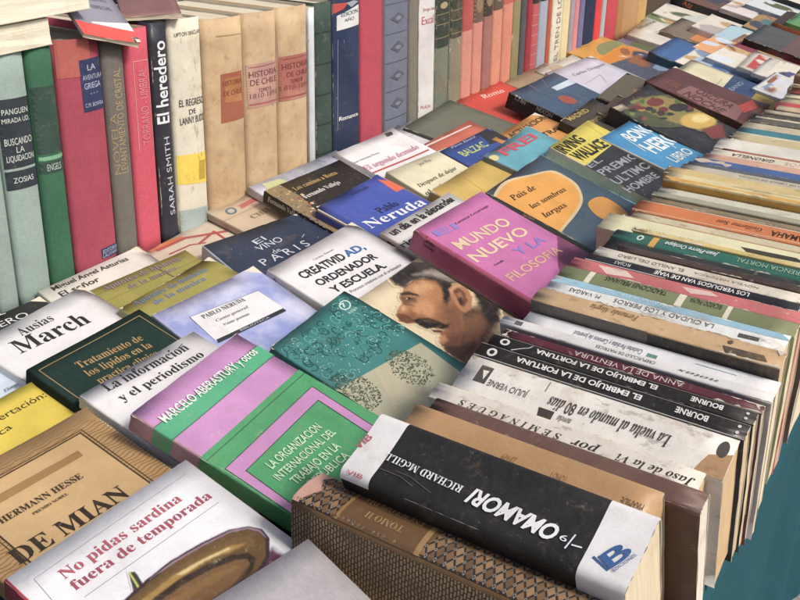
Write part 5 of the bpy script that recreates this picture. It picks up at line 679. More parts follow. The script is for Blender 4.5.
{'n':'paperback_book','l':'paperback with a painted profile of a dark haired man with a moustache','g':'books laid face up across the stall','o':(-0.3045,0.5963,0.7624),'X':(-0.02689,0.99964,0.0),'Y':(-0.94518,-0.02542,0.32557),'d':(0.1077,0.1432,0.012),'c':'#d8c7a2','art':[('pic',[((211,187,138),90,[-1824,11700,-60,8371,-652,4527,-3949,3122,-5983,4829,-4191,9724]),((185,138,76),90,[-1834,8801,-629,7366,-982,4327,-3017,3695,-3438,4954]),((125,92,60),60,[974,4884,2793,3426,6615,3647,5805,1759,623,-255,-2912,3154,-1416,4680]),((85,60,43),60,[7339,7264,10674,5910,9347,4040,6864,3186,2819,2927,608,3328,638,4682,2315,5688]),((112,77,55),40,[6561,6454,8315,5678,7368,4441,4563,3913,3166,4482]),((139,95,65),16,[5693,12600,7212,12659,8936,11889,9837,10761,9914,9695,7339,7264,5181,5584,2695,4752,1216,5095,1527,6100,2376,6377,2485,6823,3245,6765,2505,7877,2270,8707,1514,9340,1015,9994,1489,10764,2211,11138,3351,11390,3843,11858,4809,12274]),((165,118,80),50,[5402,12410,8031,12067,9251,10593,7860,9164,5641,9113,4743,10348,4178,11609]),((192,149,110),60,[6094,12307,7727,11875,8115,11007,6504,10736,5238,11389]),((184,137,99),60,[3967,10929,5672,10213,5771,9016,4216,8411,3558,9240,3230,10096]),((115,77,55),60,[6300,8617,7498,7717,5080,5663,2934,5199,2696,5917,4346,7327]),((99,63,45),50,[1725,6154,2886,6031,4476,5590,3945,4935,2369,4697,1167,5135]),((99,61,45),25,[1550,10769,2281,10544,2391,9697,2275,8920,1316,9492,932,10113]),((179,129,94),35,[2806,11245,3475,11183,3121,10451,2302,10415,2057,10820]),((203,165,129),20,[2827,11115,3122,11059,2842,10662,2447,10689]),((124,84,60),30,[3128,10173,2990,9729,2250,9045,2182,9421,2597,9972]),((52,34,26),16,[4426,12386,5362,11979,5783,11156,5561,10868,4976,11583,4166,12071]),((109,73,52),25,[4073,12082,5213,11009,4614,10555,3581,11218,3563,11674]),((37,24,18),10,[4101,11667,4639,11436,4723,11094,4223,11240]),((207,180,151),6,[4258,11550,4455,11462,4293,11356,4162,11453]),((110,74,53),16,[3405,11459,4064,10632,4031,10323,3340,11061]),((52,45,42),30,[5366,14340,7054,14424,9394,14445,11597,14319,12569,11844,12687,8883,12266,6786,10838,4913,8757,3934,8278,4522,9756,6305,11154,8197,11073,9448,9946,9971,7753,8953,6798,8811,8342,9968,8959,11158,8206,12177,7127,12605,5608,12544,5023,13261]),((31,26,25),40,[10615,7703,12032,6658,10783,4954,8361,3789,7889,4377,8960,6040]),((31,26,25),30,[5580,14186,7948,14261,9319,14016,8987,13047,6797,13134,5446,13356]),((126,117,111),30,[7902,13104,10473,12469,11129,10790,10981,9694,10077,10348,9390,11797]),((152,141,134),16,[9088,12734,10497,11728,10622,10676,9951,11394]),((88,79,75),30,[11105,13243,12098,11562,12070,8905,11293,7203,11496,9321,11158,11375]),((27,23,21),25,[9608,10810,10090,9984,8132,8962,6590,8399,7215,9063]),((164,118,85),14,[8977,9616,10048,9775,10798,9586,10900,8677,10059,7534,8415,6739,7241,6779,7411,7665,8077,8712]),((190,145,113),14,[9088,9534,10102,9620,10734,9399,10728,8802,10370,9186,9509,9341,8725,9098]),((98,61,42),20,[9217,9205,10077,9162,9942,8381,9085,7557,7896,7300,8246,8011]),((147,103,75),16,[9111,8813,9639,8719,9228,8150,8453,7916]),((52,31,22),15,[8439,8270,9063,8272,8442,7693,7935,7612]),((31,20,16),18,[2155,9335,2914,9185,3595,8557,4041,7776,4204,7104,4645,6877,3936,6662,3401,6860,3129,7394,2151,7831,1866,8587]),((75,55,39),15,[2758,9086,3437,8458,3845,7656,3474,7779,2741,8724]),((77,46,35),15,[2360,7614,3285,6789,2812,6677,2268,7207]),((166,121,90),20,[2129,6570,2752,6295,2380,5795,1620,5815,1627,6231]),((65,42,31),30,[1495,5705,2369,4697,4310,4113,3585,3360,1388,3718,685,4644]),((201,180,151),25,[-3370,5189,-848,5116,942,4798,822,3254,-1417,3384,-3054,3757]),((161,132,95),25,[-2525,4738,-27,4451,135,3714,-1853,3840]),((69,49,38),30,[608,3328,2819,2927,5840,2905,5110,2302,1126,2300,-303,2467])],65),('rag','f',60),('rag','s',75)],'sc':'#c9b690','kind':'paper','hard':0,'r':0.0015,'bow':0.0,'curl':0.001},
{'n':'paperback_book','l':'navy paperback with thin spaced capitals, titled El vino de París','g':'books laid face up across the stall','o':(-0.4657,0.571,0.7699),'X':(0.20941,0.97783,0.0),'Y':(-0.95646,0.20484,0.20791),'d':(0.128,0.1818,0.016),'c':'#22344f','art':[('t','El','n','#c3cad4','f',(4802,15524),(1439,229),(-123,773)),('t','VINO','n','#c3cad4','f',(4344,14411),(3285,300),(-82,895)),('t','de','n','#c3cad4','f',(5303,13200),(998,141),(-99,696)),('t','P A R I S','n','#c3cad4','f',(3210,12087),(6290,526),(-91,1083)),('p','#c3cad4','f',[9556,14216,9588,14165,10187,14543,10155,14594]),('rag','f',60),('rag','s',75)],'sc':'#a9bcc8','kind':'paper','hard':0,'r':0.0015,'bow':0.0,'curl':0.002},
{'n':'paperback_book','l':'tan booklet with red bar and blue seal lying against the tan volumes','g':'books laid face up across the stall','o':(-0.5474,0.6769,0.7784),'X':(-0.00562,0.99998,0.0),'Y':(-0.98161,-0.00551,0.19081),'d':(0.11,0.1562,0.008),'c':'#c0ac90','art':[('p','#b8635a','f',[3784,14271,6955,14408,6764,13649,3609,13529]),('p','#5a7080','f',[2843,13573,2629,13428,2384,13344,2135,13331,1908,13388,1728,13510,1614,13683,1577,13890,1622,14108,1744,14313,1931,14484,2163,14602,2414,14655,2658,14634,2867,14544,3019,14393,3096,14198,3091,13980,3003,13764]),('p','#b8b0a0','f',[2631,13747,2506,13661,2362,13611,2216,13602,2083,13635,1978,13707,1911,13808,1890,13929,1917,14057,1990,14178,2100,14279,2236,14348,2383,14379,2526,14367,2648,14315,2736,14227,2781,14113,2777,13986,2725,13859]),('p','#a8957a','f',[0,12896,6278,12824,6279,12944,0,13016]),('t','CHILE','s','#8a7058','f',(2927,11194),(3977,-64),(12,739)),('rag','f',104),('rag','s',130)],'sc':'#b09a80','kind':'worn2','hard':0,'r':0.0015,'bow':0.0,'curl':0.002},
{'n':'paperback_book','l':'cream magazine with red chevron stripes behind the olive copies','g':'books laid face up across the stall','o':(-0.5823,0.5854,0.7774),'X':(-0.13434,0.99094,0.0),'Y':(-0.97273,-0.13187,0.19081),'d':(0.1589,0.11,0.005),'c':'#c8b8a4','art':[('p','#c8703c','f',[4178,11000,6114,10512,5579,9849,1283,10793,1457,11000]),('p','#b04a48','f',[1962,10694,1917,10297,6165,9810,6210,10208]),('p','#b04a48','f',[5913,10304,5716,9956,10047,7515,10243,7864]),('p','#a84448','f',[6047,8417,6082,8119,9317,8497,9282,8794]),('p','#a84448','f',[9335,8732,9046,8813,8430,6600,8719,6519]),('p','#a84448','f',[2235,9227,2211,9028,5255,8664,5278,8863]),('p','#a84448','f',[5134,8913,5030,8742,6604,7775,6709,7946]),('rag','f',104),('rag','s',130)],'sc':'#c2b29c','kind':'worn2','hard':0,'r':0.0015,'bow':0.0,'curl':0.004},
{'n':'paperback_book','l':'thin bluish grey abstract cover paperback beneath the black Roma book','g':'books laid face up across the stall','o':(-0.4793,0.7289,0.7696),'X':(0.04462,0.999,0.0),'Y':(-0.9734,0.04348,0.22495),'d':(0.1551,0.2202,0.01),'c':'#9aa3b4','art':[('pic',[((122,134,164),20,[1240,15413,14265,15413,14265,1761,1240,1761]),((122,134,164),60,[4109,3127,1240,3413,1240,6473,1240,10018,2543,11339,5675,9446,6357,5769]),((122,134,164),10,[13459,1761,9970,1761,7970,4426,8978,7882,12218,9093,14265,7134,14265,3501]),((184,154,106),10,[11598,9468,11118,10128,11335,11009,12094,11471,12808,11119,12947,10260,12404,9512]),((92,100,72),60,[6466,7354,4109,6583,1675,8037,1240,10613,2636,12374,5287,11978,6993,9710]),((216,210,196),10,[1240,1761,1240,2840,2962,5504,5908,6297,7427,4624,6357,1761,3504,1761]),((122,134,164),10,[8140,5659,7226,5504,5923,6209,5194,7244,5613,7816,6853,7508,7970,6539]),((122,134,164),60,[3706,12616,3954,14730,5908,15413,8078,15413,8838,13519,7598,11670,5303,11273]),((122,134,164),30,[12125,5262,10280,5813,7861,8433,6729,11141,7722,11868,10094,10084,12063,7134]),((122,134,164),60,[6683,7200,6311,9270,7939,11559,10327,12330,11691,11009,10962,8587,8730,6914])],160),('p','#5a6a90','f',[8801,22018,8802,22015,8820,22018]),('p','#5a6a90','f',[11255,22018,12033,20801,12117,20855,11374,22018]),('p','#b8c088','f',[1828,21600,4439,21237,4890,20087,1243,19807]),('rag','f',60),('rag','s',75)],'sc':'#8a90a8','kind':'cloudy2','hard':0,'r':0.0015,'bow':0.0,'curl':0.002},
{'n':'paperback_book','l':'black paperback with gold title and floral margin, Los caminos a Roma','g':'books laid face up across the stall','o':(-0.4793,0.7181,0.7803),'X':(0.0464,0.99892,0.0),'Y':(-0.96925,0.04502,0.24192),'d':(0.1306,0.1855,0.015),'c':'#221f1c','art':[('p','#8a7650','f',[2459,18549,2584,15562,1401,10883,280,6445,0,6447,0,17641,135,18549]),('floral',),('t','Los caminos a Roma','s','#c09a58','f',(3022,16555),(7157,-119),(12,736)),('t','Fernando Vallejo','s','#dcd8d0','f',(2664,14745),(6083,31),(-4,708)),('t','Fernando Vallejo','s','#d0ccc4','s',(17805,-897),(-4709,124),(16,604)),('t','Los caminos a Roma','s','#d0ccc4','s',(12504,-845),(-4239,99),(14,593)),('rag','f',60),('rag','s',75)],'sc':'#1c1b1c','kind':'paper','hard':0,'r':0.0015,'bow':0.0,'curl':0.002},
{'n':'paperback_book','l':'royal blue paperback with large white surname, orange block at its corner','g':'books laid face up across the stall','o':(-0.4269,0.7324,0.778),'X':(-0.02266,0.99974,0.0),'Y':(-0.96568,-0.02189,0.25882),'d':(0.1174,0.1667,0.02),'c':'#3c54b0','art':[('p','#d8623c','f',[10820,16611,11740,16523,11740,12929,10120,13061]),('t','Pablo','s','#1c2450','f',(4740,11509),(3389,-298),(93,1057)),('t','Neruda','s','#dfe3ee','f',(1237,10432),(9691,-1098),(160,1408)),('t','Antología','n','#232c60','f',(5191,15743),(3165,-126),(16,407)),('rag','f',36),('rag','s',45)],'sc':'#34489c','kind':'gloss','hard':0,'r':0.008,'bow':0.0,'curl':0.002},
{'n':'paperback_book','l':'white paperback with pink italic title, El segundo desnudo','g':'books laid face up across the stall','o':(-0.5121,0.8686,0.7869),'X':(0.04751,0.99887,0.0),'Y':(-0.97327,0.04629,0.22495),'d':(0.118,0.1676,0.008),'c':'#e0dfe1','art':[('p','#b84a44','f',[0,10607,11135,10226,11145,10526,0,10907]),('t','El segundo desnudo','i','#c8789a','f',(-245,11500),(10764,-176),(17,1037)),('t','Juan Antonio Perez','n','#8a8a90','f',(-210,13557),(5080,-67),(5,408)),('p','#3a3a40','f',[9574,16494,10896,16348,10411,15646,9218,15723]),('rag','f',60),('rag','s',75)],'sc':'#d8d8d8','kind':'paper','hard':0,'r':0.0015,'bow':0.0,'curl':0.002},
{'n':'paperback_book','l':'cream paperback with olive lettering, titled Después de dejar','g':'books laid face up across the stall','o':(-0.4301,0.8508,0.7746),'X':(0.09897,0.99509,0.0),'Y':(-0.96118,0.09559,0.25882),'d':(0.1198,0.1701,0.01),'c':'#dbd6b4','art':[('t','Después de dejar','i','#4a4a30','f',(913,12495),(7868,297),(-26,702)),('t','al señor','i','#4a4a30','f',(325,10956),(5081,189),(-25,686)),('t','Jean Rhys','n','#8a8a68','f',(4950,15782),(2390,11),(-3,542)),('rag','f',60),('rag','s',75)],'sc':'#d0cba8','kind':'paper','hard':0,'r':0.0015,'bow':0.0,'curl':0.002},
{'n':'paperback_book','l':'mustard yellow worn paperback without visible lettering','g':'books laid face up across the stall','o':(-0.3105,0.861,0.7598),'X':(-0.03254,0.99947,0.0),'Y':(-0.96978,-0.03158,0.24192),'d':(0.1555,0.2208,0.016),'c':'#c9a94a','art':[('p','#a88a38','f',[6712,21573,6636,21598,5086,16870,5162,16845]),('rag','f',104),('rag','s',130)],'sc':'#bfa462','kind':'worn2','hard':0,'r':0.0015,'bow':0.0,'curl':0.002},
{'n':'paperback_book','l':'white paperback with condensed black title ending en la alexander','g':'books laid face up across the stall','o':(-0.3172,0.7246,0.763),'X':(-0.00602,0.99998,0.0),'Y':(-0.96591,-0.00581,0.25882),'d':(0.1357,0.1926,0.014),'c':'#dcdad6','art':[('t','un día en la alexander','B','#1e1e20','f',(760,18022),(12145,-241),(21,1054)),('t','rioplatense','b','#1e1e20','f',(-260,16083),(9629,-313),(28,853)),('p','#b8403c','s',[17338,-45,17338,-1260,19264,-1260,19264,-45]),('t','Plantain','b','#1e1e20','s',(18238,-1035),(-4326,-313),(-48,658)),('rag','f',60),('rag','s',75)],'sc':'#c9bcb2','kind':'paper','hard':0,'r':0.0015,'bow':0.0,'curl':0.002},
{'n':'paperback_book','l':'thick magenta pink paperback titled El mundo nuevo y la filosofía','g':'books laid face up across the stall','o':(-0.3076,0.7128,0.7838),'X':(0.02385,0.99972,0.0),'Y':(-0.95697,0.02283,0.28928),'d':(0.1288,0.1569,0.025),'c':'#c66aa8','art':[('p','#7c3a5e','f',[7728,3139,12879,5963,12879,0,4508,0,5796,1569]),('t','El','b','#8a78c8','f',(1123,13520),(3435,-432),(115,915)),('t','MUNDO','b','#dcc49c','f',(1253,10822),(9058,-668),(100,1362)),('t','NUEVO','b','#dcc49c','f',(832,8653),(9719,-601),(84,1363)),('t','Y LA','b','#8a78c8','f',(5748,6528),(5114,-390),(82,1076)),('t','FILOSOFIA','b','#d8a888','f',(1229,4723),(9409,-641),(72,1058)),('t','Lorenzo Luzuriaga','i','#55283f','f',(4660,13653),(6406,-125),(6,332)),('t','Losada','i','#3a2030','f',(1917,7213),(1569,-115),(19,258)),('t','Lorenzo','s','#2a1a24','s',(14305,-496),(-1252,-91),(-35,478)),('t','Luzuriaga','s','#2a1a24','s',(14280,-962),(-1374,-78),(-21,364)),('rag','f',88),('rag','s',110)],'sc':'#b0486e','kind':'worn4','hard':0,'r':0.004,'bow':0.0,'curl':0.0005},
{'n':'paperback_book','l':'slate blue paperback with an orange blob, titled País de las sombras largas','g':'books laid face up across the stall','o':(-0.3045,0.8794,0.7693),'X':(-0.03061,0.99953,0.0),'Y':(-0.95586,-0.02928,0.29237),'d':(0.1482,0.1671,0.014),'c':'#3f5666','art':[('p','#cdb78a','f',[0,15772,16,15778,954,16035,1841,16237,2636,16390,3413,16480,4202,16498,5037,16432,5939,16251,6889,15967,7852,15638,8792,15323,9766,15047,10772,14775,11680,14478,12352,14126,12710,13703,12835,13230,12824,12734,12776,12243,12731,11757,12633,11267,12435,10777,12092,10294,11578,9798,10926,9295,10185,8831,9399,8449,8587,8172,7725,7970,6795,7809,5781,7657,4629,7510,3374,7384,2125,7273,984,7169,0,7043]),('p','#dd9a2e','f',[0,15394,238,15478,1002,15649,1758,15794,2488,15933,3242,16039,4022,16088,4829,16054,5675,15906,6556,15663,7448,15375,8327,15094,9253,14845,10217,14595,11091,14316,11738,13978,12088,13560,12219,13085,12215,12588,12162,12103,12085,11629,11937,11154,11702,10688,11363,10245,10912,9814,10363,9393,9733,9011,9039,8691,8293,8451,7484,8274,6607,8130,5655,7989,4578,7849,3403,7723,2235,7610,1172,7505,164,7369,0,7343]),('p','#c98a2c','f',[9308,7749,10062,7831,10976,7761,11837,7546,12425,7197,12654,6634,12645,5884,12485,5111,12262,4475,11986,3973,11617,3536,11165,3216,10643,3063,9963,3118,9153,3339,8390,3662,7844,4022,7548,4439,7411,4936,7414,5460,7538,5955,7801,6464,8208,7001,8723,7464]),('t','País de','i','#352818','f',(1235,13682),(5197,-460),(83,937)),('t','las sombras','i','#352818','f',(1681,11438),(7991,-732),(73,793)),('t','largas','i','#352818','f',(1260,9570),(5016,-523),(87,839)),('t','Hans Ruesch','i','#7a5a20','f',(-928,11558),(291,-1378),(720,152)),('rag','f',60),('rag','s',75)],'sc':'#4a6272','kind':'paper','hard':0,'r':0.0015,'bow':0.0,'curl':0.001},
{'n':'paperback_book','l':'yellow and black paperback with condensed block lettering and cream spine','g':'books laid face up across the stall','o':(-0.3045,1.0514,0.7709),'X':(-0.04483,0.99899,0.0),'Y':(-0.9501,-0.04263,0.30902),'d':(0.1327,0.172,0.025),'c':'#d6c636','art':[('p','#2c2c30','f',[0,12062,10678,12070,11862,2985,2795,1190,0,1470]),('t','IRVING','B','#24221a','f',(151,15041),(6739,-180),(48,1787)),('t','WALLACE','B','#24221a','f',(500,12916),(8365,-659),(147,1862)),('t','EL','b','#8f929c','f',(28,11312),(3678,-214),(47,810)),('t','PREMIO','b','#8f929c','f',(-162,9425),(10444,-1187),(137,1207)),('t','ULTIMO','b','#8f929c','f',(-601,7328),(9729,-1232),(167,1317)),('t','HOMBRE','b','#8f929c','f',(-1044,5532),(8463,-1156),(159,1165)),('p','#7a7440','f',[11725,16872,11677,16886,10340,12232,10388,12218]),('rag','f',104),('rag','s',130)],'sc':'#d8c8a8','kind':'worn2','hard':0,'r':0.0015,'bow':0.0,'curl':0.001},
{'n':'paperback_book','l':'sky blue paperback with big white outlined letters','g':'books laid face up across the stall','o':(-0.3095,1.1344,0.7805),'X':(0.04175,0.99913,0.0),'Y':(-0.96508,0.04032,0.25882),'d':(0.12,0.1355,0.014),'c':'#3590c4','art':[('t','BONO','B','#d8e4ea','f',(3660,10174),(6883,-105),(34,2217)),('t','HERO','B','#d8e4ea','f',(3099,6794),(8171,-410),(136,2709)),('p','#d8e4ea','f',[3829,12079,3675,12124,2464,7976,2618,7931]),('p','#d8e4ea','f',[8904,10137,8747,10168,7868,5702,8025,5671]),('t','LIBRO','b','#d8e4ea','f',(3425,3870),(5642,-332),(95,1608)),('rag','f',104),('rag','s',130)],'sc':'#c0b8a4','kind':'worn2','hard':0,'r':0.0015,'bow':0.0,'curl':0.002},
{'n':'paperback_book','l':'thick dark paperback with an oval picture of fruit and leaves','g':'books laid face up across the stall','o':(-0.3059,1.2335,0.7816),'X':(0.01018,0.99995,0.0),'Y':(-0.95626,0.00973,0.29237),'d':(0.1405,0.1684,0.024),'c':'#2e2e2e','art':[('pic',[((74,80,48),10,[16102,6785,13810,6342,11010,6347,8042,6812,5134,7658,2591,8795,626,10118,-618,11511,-1052,12836,-597,14005,651,14901,2662,15431,5273,15561,8221,15228,11284,14460,14098,13319,16346,11908,17776,10378,18232,8922,17617,7676]),((138,124,68),50,[6471,15815,12233,13913,15103,10043,15496,6086,11340,4336,6945,5458,4959,9411,4507,13201]),((200,168,90),30,[13390,5200,11469,4919,9251,5185,7302,5899,6147,6882,6029,7872,7017,8625,8860,8942,11090,8718,13130,8010,14362,6990,14469,5958]),((224,204,138),30,[12871,6142,11909,5996,10767,6118,9789,6482,9178,6975,9140,7484,9651,7864,10594,8020,11739,7909,12740,7545,13371,7044,13406,6523]),((44,58,32),15,[8319,10017,7663,10004,6879,10257,6433,10656,6579,10937,7246,10977,8053,10717,8487,10323]),((116,128,72),15,[6787,14886,6046,14833,5178,15081,4734,15508,4913,15845,5646,15902,6521,15656,6971,15226]),((138,74,52),15,[6181,14565,5303,14324,4681,14384,4634,14671,5229,15055,6073,15285,6688,15236,6753,14937]),((76,96,48),8,[14269,11021,13509,10931,12710,11137,12388,11507,12699,11825,13492,11933,14241,11724,14626,11355]),((44,58,32),8,[1642,12020,717,11853,-131,12059,-438,12475,18,12889,938,13062,1781,12868,2111,12437]),((116,128,72),8,[7663,14370,6843,14224,6124,14362,5886,14717,6279,15079,7096,15229,7841,15084,8065,14735]),((138,74,52),15,[2206,11909,1640,11800,1145,11907,982,12153,1264,12413,1845,12515,2378,12423,2509,12161]),((76,96,48),15,[7613,14530,6899,14362,6337,14452,6184,14729,6613,15041,7362,15227,7950,15130,8086,14859]),((116,128,72),8,[2090,13760,1305,13567,710,13627,646,13916,1127,14267,1912,14464,2482,14391,2580,14114]),((160,136,72),15,[10015,12121,9398,12105,8703,12365,8228,12711,8361,12976,8918,12989,9652,12745,10096,12382]),((116,128,72),15,[17272,10494,16462,10280,15939,10269,16046,10492,16663,10804,17515,11037,18008,11034,17937,10823]),((44,58,32),15,[6309,12224,5836,12112,5455,12150,5424,12329,5722,12531,6160,12630,6544,12594,6575,12413]),((138,74,52),15,[15905,9941,15228,9841,14585,9966,14426,10254,14762,10528,15436,10631,16027,10502,16246,10216]),((76,96,48),15,[7110,10427,6516,10449,5723,10741,5212,11142,5252,11412,5839,11393,6635,11104,7152,10700]),((116,128,72),15,[17153,10066,16315,10042,15366,10356,14831,10802,15018,11155,15847,11184,16783,10882,17347,10422]),((32,40,26),15,[12707,9107,11849,8919,11191,8998,11110,9307,11672,9648,12493,9826,13180,9739,13243,9435]),((32,40,26),15,[8043,10327,7581,10244,7196,10349,7025,10538,7276,10733,7701,10804,8088,10698,8261,10508]),((58,44,32),8,[13423,8800,12672,8654,12082,8729,12018,8998,12473,9297,13224,9445,13822,9372,13886,9100]),((58,44,32),8,[12111,10025,11273,9790,10761,9791,10823,10025,11476,10355,12317,10593,12895,10600,12774,10357]),((138,74,52),8,[4192,13887,3372,13828,2445,14088,1980,14557,2185,14934,3030,15012,3981,14747,4438,14281]),((58,44,32),8,[1728,12482,1197,12353,737,12410,672,12634,986,12878,1533,13000,1965,12930,2063,12718]),((106,47,44),15,[4969,14005,4089,13908,3172,14159,2737,14613,3047,15004,3866,15101,4792,14852,5235,14393]),((160,136,72),15,[4991,13274,4387,13199,3791,13349,3523,13652,3748,13923,4383,14016,5001,13857,5255,13561]),((58,44,32),8,[10410,13098,9641,12987,8869,13182,8555,13545,8870,13887,9653,13993,10414,13809,10751,13433]),((32,40,26),15,[9703,13866,8954,13642,8432,13641,8492,13879,9059,14194,9848,14436,10379,14439,10317,14198]),((44,58,32),15,[6376,12123,5590,11948,4953,12057,4820,12354,5292,12692,6042,12856,6670,12758,6822,12449]),((32,40,26),15,[6564,12715,5776,12602,5034,12794,4696,13167,5029,13515,5813,13632,6579,13433,6906,13065]),((32,40,26),15,[3357,13966,2662,13877,1925,14071,1594,14438,1848,14755,2571,14862,3280,14655,3650,14299]),((116,128,72),15,[10694,9426,10074,9321,9554,9430,9400,9677,9731,9932,10350,10040,10875,9931,11031,9682]),((106,47,44),15,[14473,9135,13394,9018,12306,9283,11881,9808,12323,10252,13431,10391,14515,10105,14969,9597]),((106,47,44),8,[8886,11205,7848,11055,6919,11281,6561,11731,7027,12177,8022,12319,9001,12110,9330,11639]),((58,44,32),8,[7054,11046,6107,10862,5297,11032,5062,11415,5587,11819,6496,11995,7337,11850,7557,11438]),((32,40,26),15,[5710,10069,5194,10087,4496,10332,4060,10694,4097,10930,4642,10928,5359,10676,5784,10320]),((106,47,44),8,[5705,13458,5115,13438,4343,13677,3920,14061,4027,14331,4646,14369,5422,14131,5850,13745]),((110,47,42),12,[10707,12642,9752,12458,8618,12542,7645,12880,7036,13361,6995,13881,7501,14286,8436,14479,9574,14406,10570,14070,11199,13580,11236,13050]),((42,32,24),10,[13195,9663,12203,9505,10975,9645,9897,10044,9192,10580,9082,11136,9580,11542,10549,11711,11778,11583,12880,11186,13610,10640,13719,10072]),((122,58,48),30,[7991,5521,13351,4228,8951,2122,6211,3343]),((138,122,104),10,[-165,16608,3010,16262,2659,15140,-822,15358]),((184,168,144),6,[329,16512,2501,16198,2326,15638,161,15798])],100),('rag','f',104),('rag','s',130)],'sc':'#3a3530','kind':'worn2','hard':0,'r':0.0015,'bow':0.0,'curl':0.002,'bc':'#888888'},
{'n':'paperback_book','l':'maroon paperback with dull rose panel of lettering behind the oval picture','g':'books laid face up across the stall','o':(-0.322,1.4089,0.7864),'X':(0.06033,0.99818,0.0),'Y':(-0.96853,0.05853,0.24192),'d':(0.118,0.1676,0.014),'c':'#5f3530','art':[('p','#8a5a58','f',[1024,11847,6079,11604,6757,2517,0,1485,0,5545]),('t','NOCHE','b','#55302e','f',(1273,10930),(-988,-6751),(2275,-333)),('t','OSCURA','b','#55302e','f',(4256,10145),(-608,-6307),(2387,-230)),('t','DEL','n','#8a5038','f',(2591,14621),(-153,-2327),(2395,-157)),('p','#b83c30','f',[6334,3525,11086,2919,9134,1215,4489,1848]),('rag','f',60),('rag','s',75)],'sc':'#55302c','kind':'paper','hard':0,'r':0.0015,'bow':0.0,'curl':0.002},
{'n':'paperback_book','l':'cream paperback with navy lower half and olive gold end','g':'books laid face up across the stall','o':(-0.3045,1.5043,0.7801),'X':(-0.04974,0.99876,0.0),'Y':(-0.96473,-0.04804,0.25882),'d':(0.1239,0.171,0.012),'c':'#d3cda6','art':[('p','#28456e','f',[88,9103,12388,9590,12388,0,983,0]),('p','#a38c34','f',[0,4412,12148,4724,12388,4130,12388,0,0,0]),('t','Atlas','n','#7a7a70','f',(3352,16557),(3563,-169),(22,464)),('t','OCEANO','n','#8fa4c0','f',(703,7925),(9377,-726),(61,794)),('p','#9a9a88','f',[295,10242,300,10122,8091,10462,8085,10582]),('rag','f',60),('rag','s',75)],'sc':'#c4be98','kind':'paper','hard':0,'r':0.0015,'bow':0.0,'curl':0.002},
{'n':'paperback_book','l':'steel blue paperback with a red flower and black spine lettering','g':'books laid face up across the stall','o':(-0.4322,1.2242,0.7815),'X':(0.04535,0.99897,0.0),'Y':(-0.9693,0.04401,0.24192),'d':(0.139,0.1974,0.024),'c':'#3a5470','art':[('p','#b9c8d4','f',[8275,17065,13900,16948,13900,15578,8174,15934]),('p','#a0503a','f',[6194,14667,6595,14708,7077,14622,7531,14431,7846,14157,8007,13730,8068,13164,8017,12612,7846,12225,7482,12038,6956,11972,6410,12003,5983,12106,5681,12302,5440,12595,5286,12935,5245,13272,5347,13647,5569,14071,5867,14444]),('p','#8a9098','f',[5853,19738,5006,17189,5082,17164,5937,19738]),('p','#8a9098','f',[5073,17269,5002,17231,6500,14437,6570,14475]),('p','#8a9098','f',[9773,19738,7738,17324,7784,17285,9851,19738]),('t','TITAN','b','#b8b4a8','s',(18667,-586),(-1972,-119),(-38,624)),('t','NIXON','b','#b8b4a8','s',(14789,-684),(-2769,-70),(-16,620)),('rag','f',60),('rag','s',75)],'sc':'#24262a','kind':'paper','hard':0,'r':0.0015,'bow':0.0,'curl':0.002},
{'n':'paperback_book','l':'bright red paperback with white script lying against the salmon spines','g':'books laid face up across the stall','o':(-0.5014,1.2133,0.7693),'X':(-0.03738,0.9993,0.0),'Y':(-0.97746,-0.03656,0.20791),'d':(0.1425,0.2024,0.01),'c':'#cc3a2c','art':[('t','Roma','i','#e8c0b4','f',(4980,17825),(6124,-806),(157,1191)),('p','#e0a040','f',[2894,20119,2888,20059,8667,19520,8673,19580]),('rag','f',36),('rag','s',45)],'sc':'#b83428','kind':'gloss','hard':0,'r':0.0015,'bow':0.0,'curl':0.002},
{'n':'hardcover_book','l':'large plain grey green hardcover without lettering','g':'books laid face up across the stall','o':(-0.4853,1.0592,0.7751),'X':(-0.11562,0.99329,0.0),'Y':(-0.97159,-0.11309,0.20791),'d':(0.15,0.2,0.014),'c':'#686a5e','art':[('rag','f',40),('rag','s',50)],'sc':'#5e6056','kind':'clothf','hard':1,'r':0.0015,'bow':0.0,'curl':0.002},
{'n':'paperback_book','l':'orange paperback with black capitals, titled Actuación central','g':'books laid face up across the stall','o':(-0.3602,1.065,0.7648),'X':(-0.05486,0.99849,0.0),'Y':(-0.96447,-0.05299,0.25882),'d':(0.1417,0.2012,0.012),'c':'#d9963a','art':[('t','ACTUACION','b','#2e2414','f',(2941,18529),(11486,-383),(31,937)),('t','CENTRAL','b','#2e2414','f',(3618,16430),(9635,-1473),(139,911)),('rag','f',60),('rag','s',75)],'sc':'#c88a3a','kind':'paper','hard':0,'r':0.0015,'bow':0.0,'curl':0.002},
{'n':'paperback_book','l':'turquoise paperback with big red letters beside the orange one','g':'books laid face up across the stall','o':(-0.339,0.9912,0.7704),'X':(-0.06867,0.99764,0.0),'Y':(-0.96365,-0.06633,0.25882),'d':(0.1354,0.1923,0.013),'c':'#5aa8b8','art':[('t','FREI','B','#c0425a','f',(2666,17390),(8987,-629),(98,1395)),('p','#d8c878','f',[1281,17731,992,17633,671,17591,352,17610,69,17686,0,17727,0,18517,215,18621,523,18694,849,18708,1157,18662,1415,18559,1592,18412,1670,18235,1640,18050,1505,17875]),('rag','f',60),('rag','s',75)],'sc':'#6a7a80','kind':'paper','hard':0,'r':0.0015,'bow':0.0,'curl':0.002},
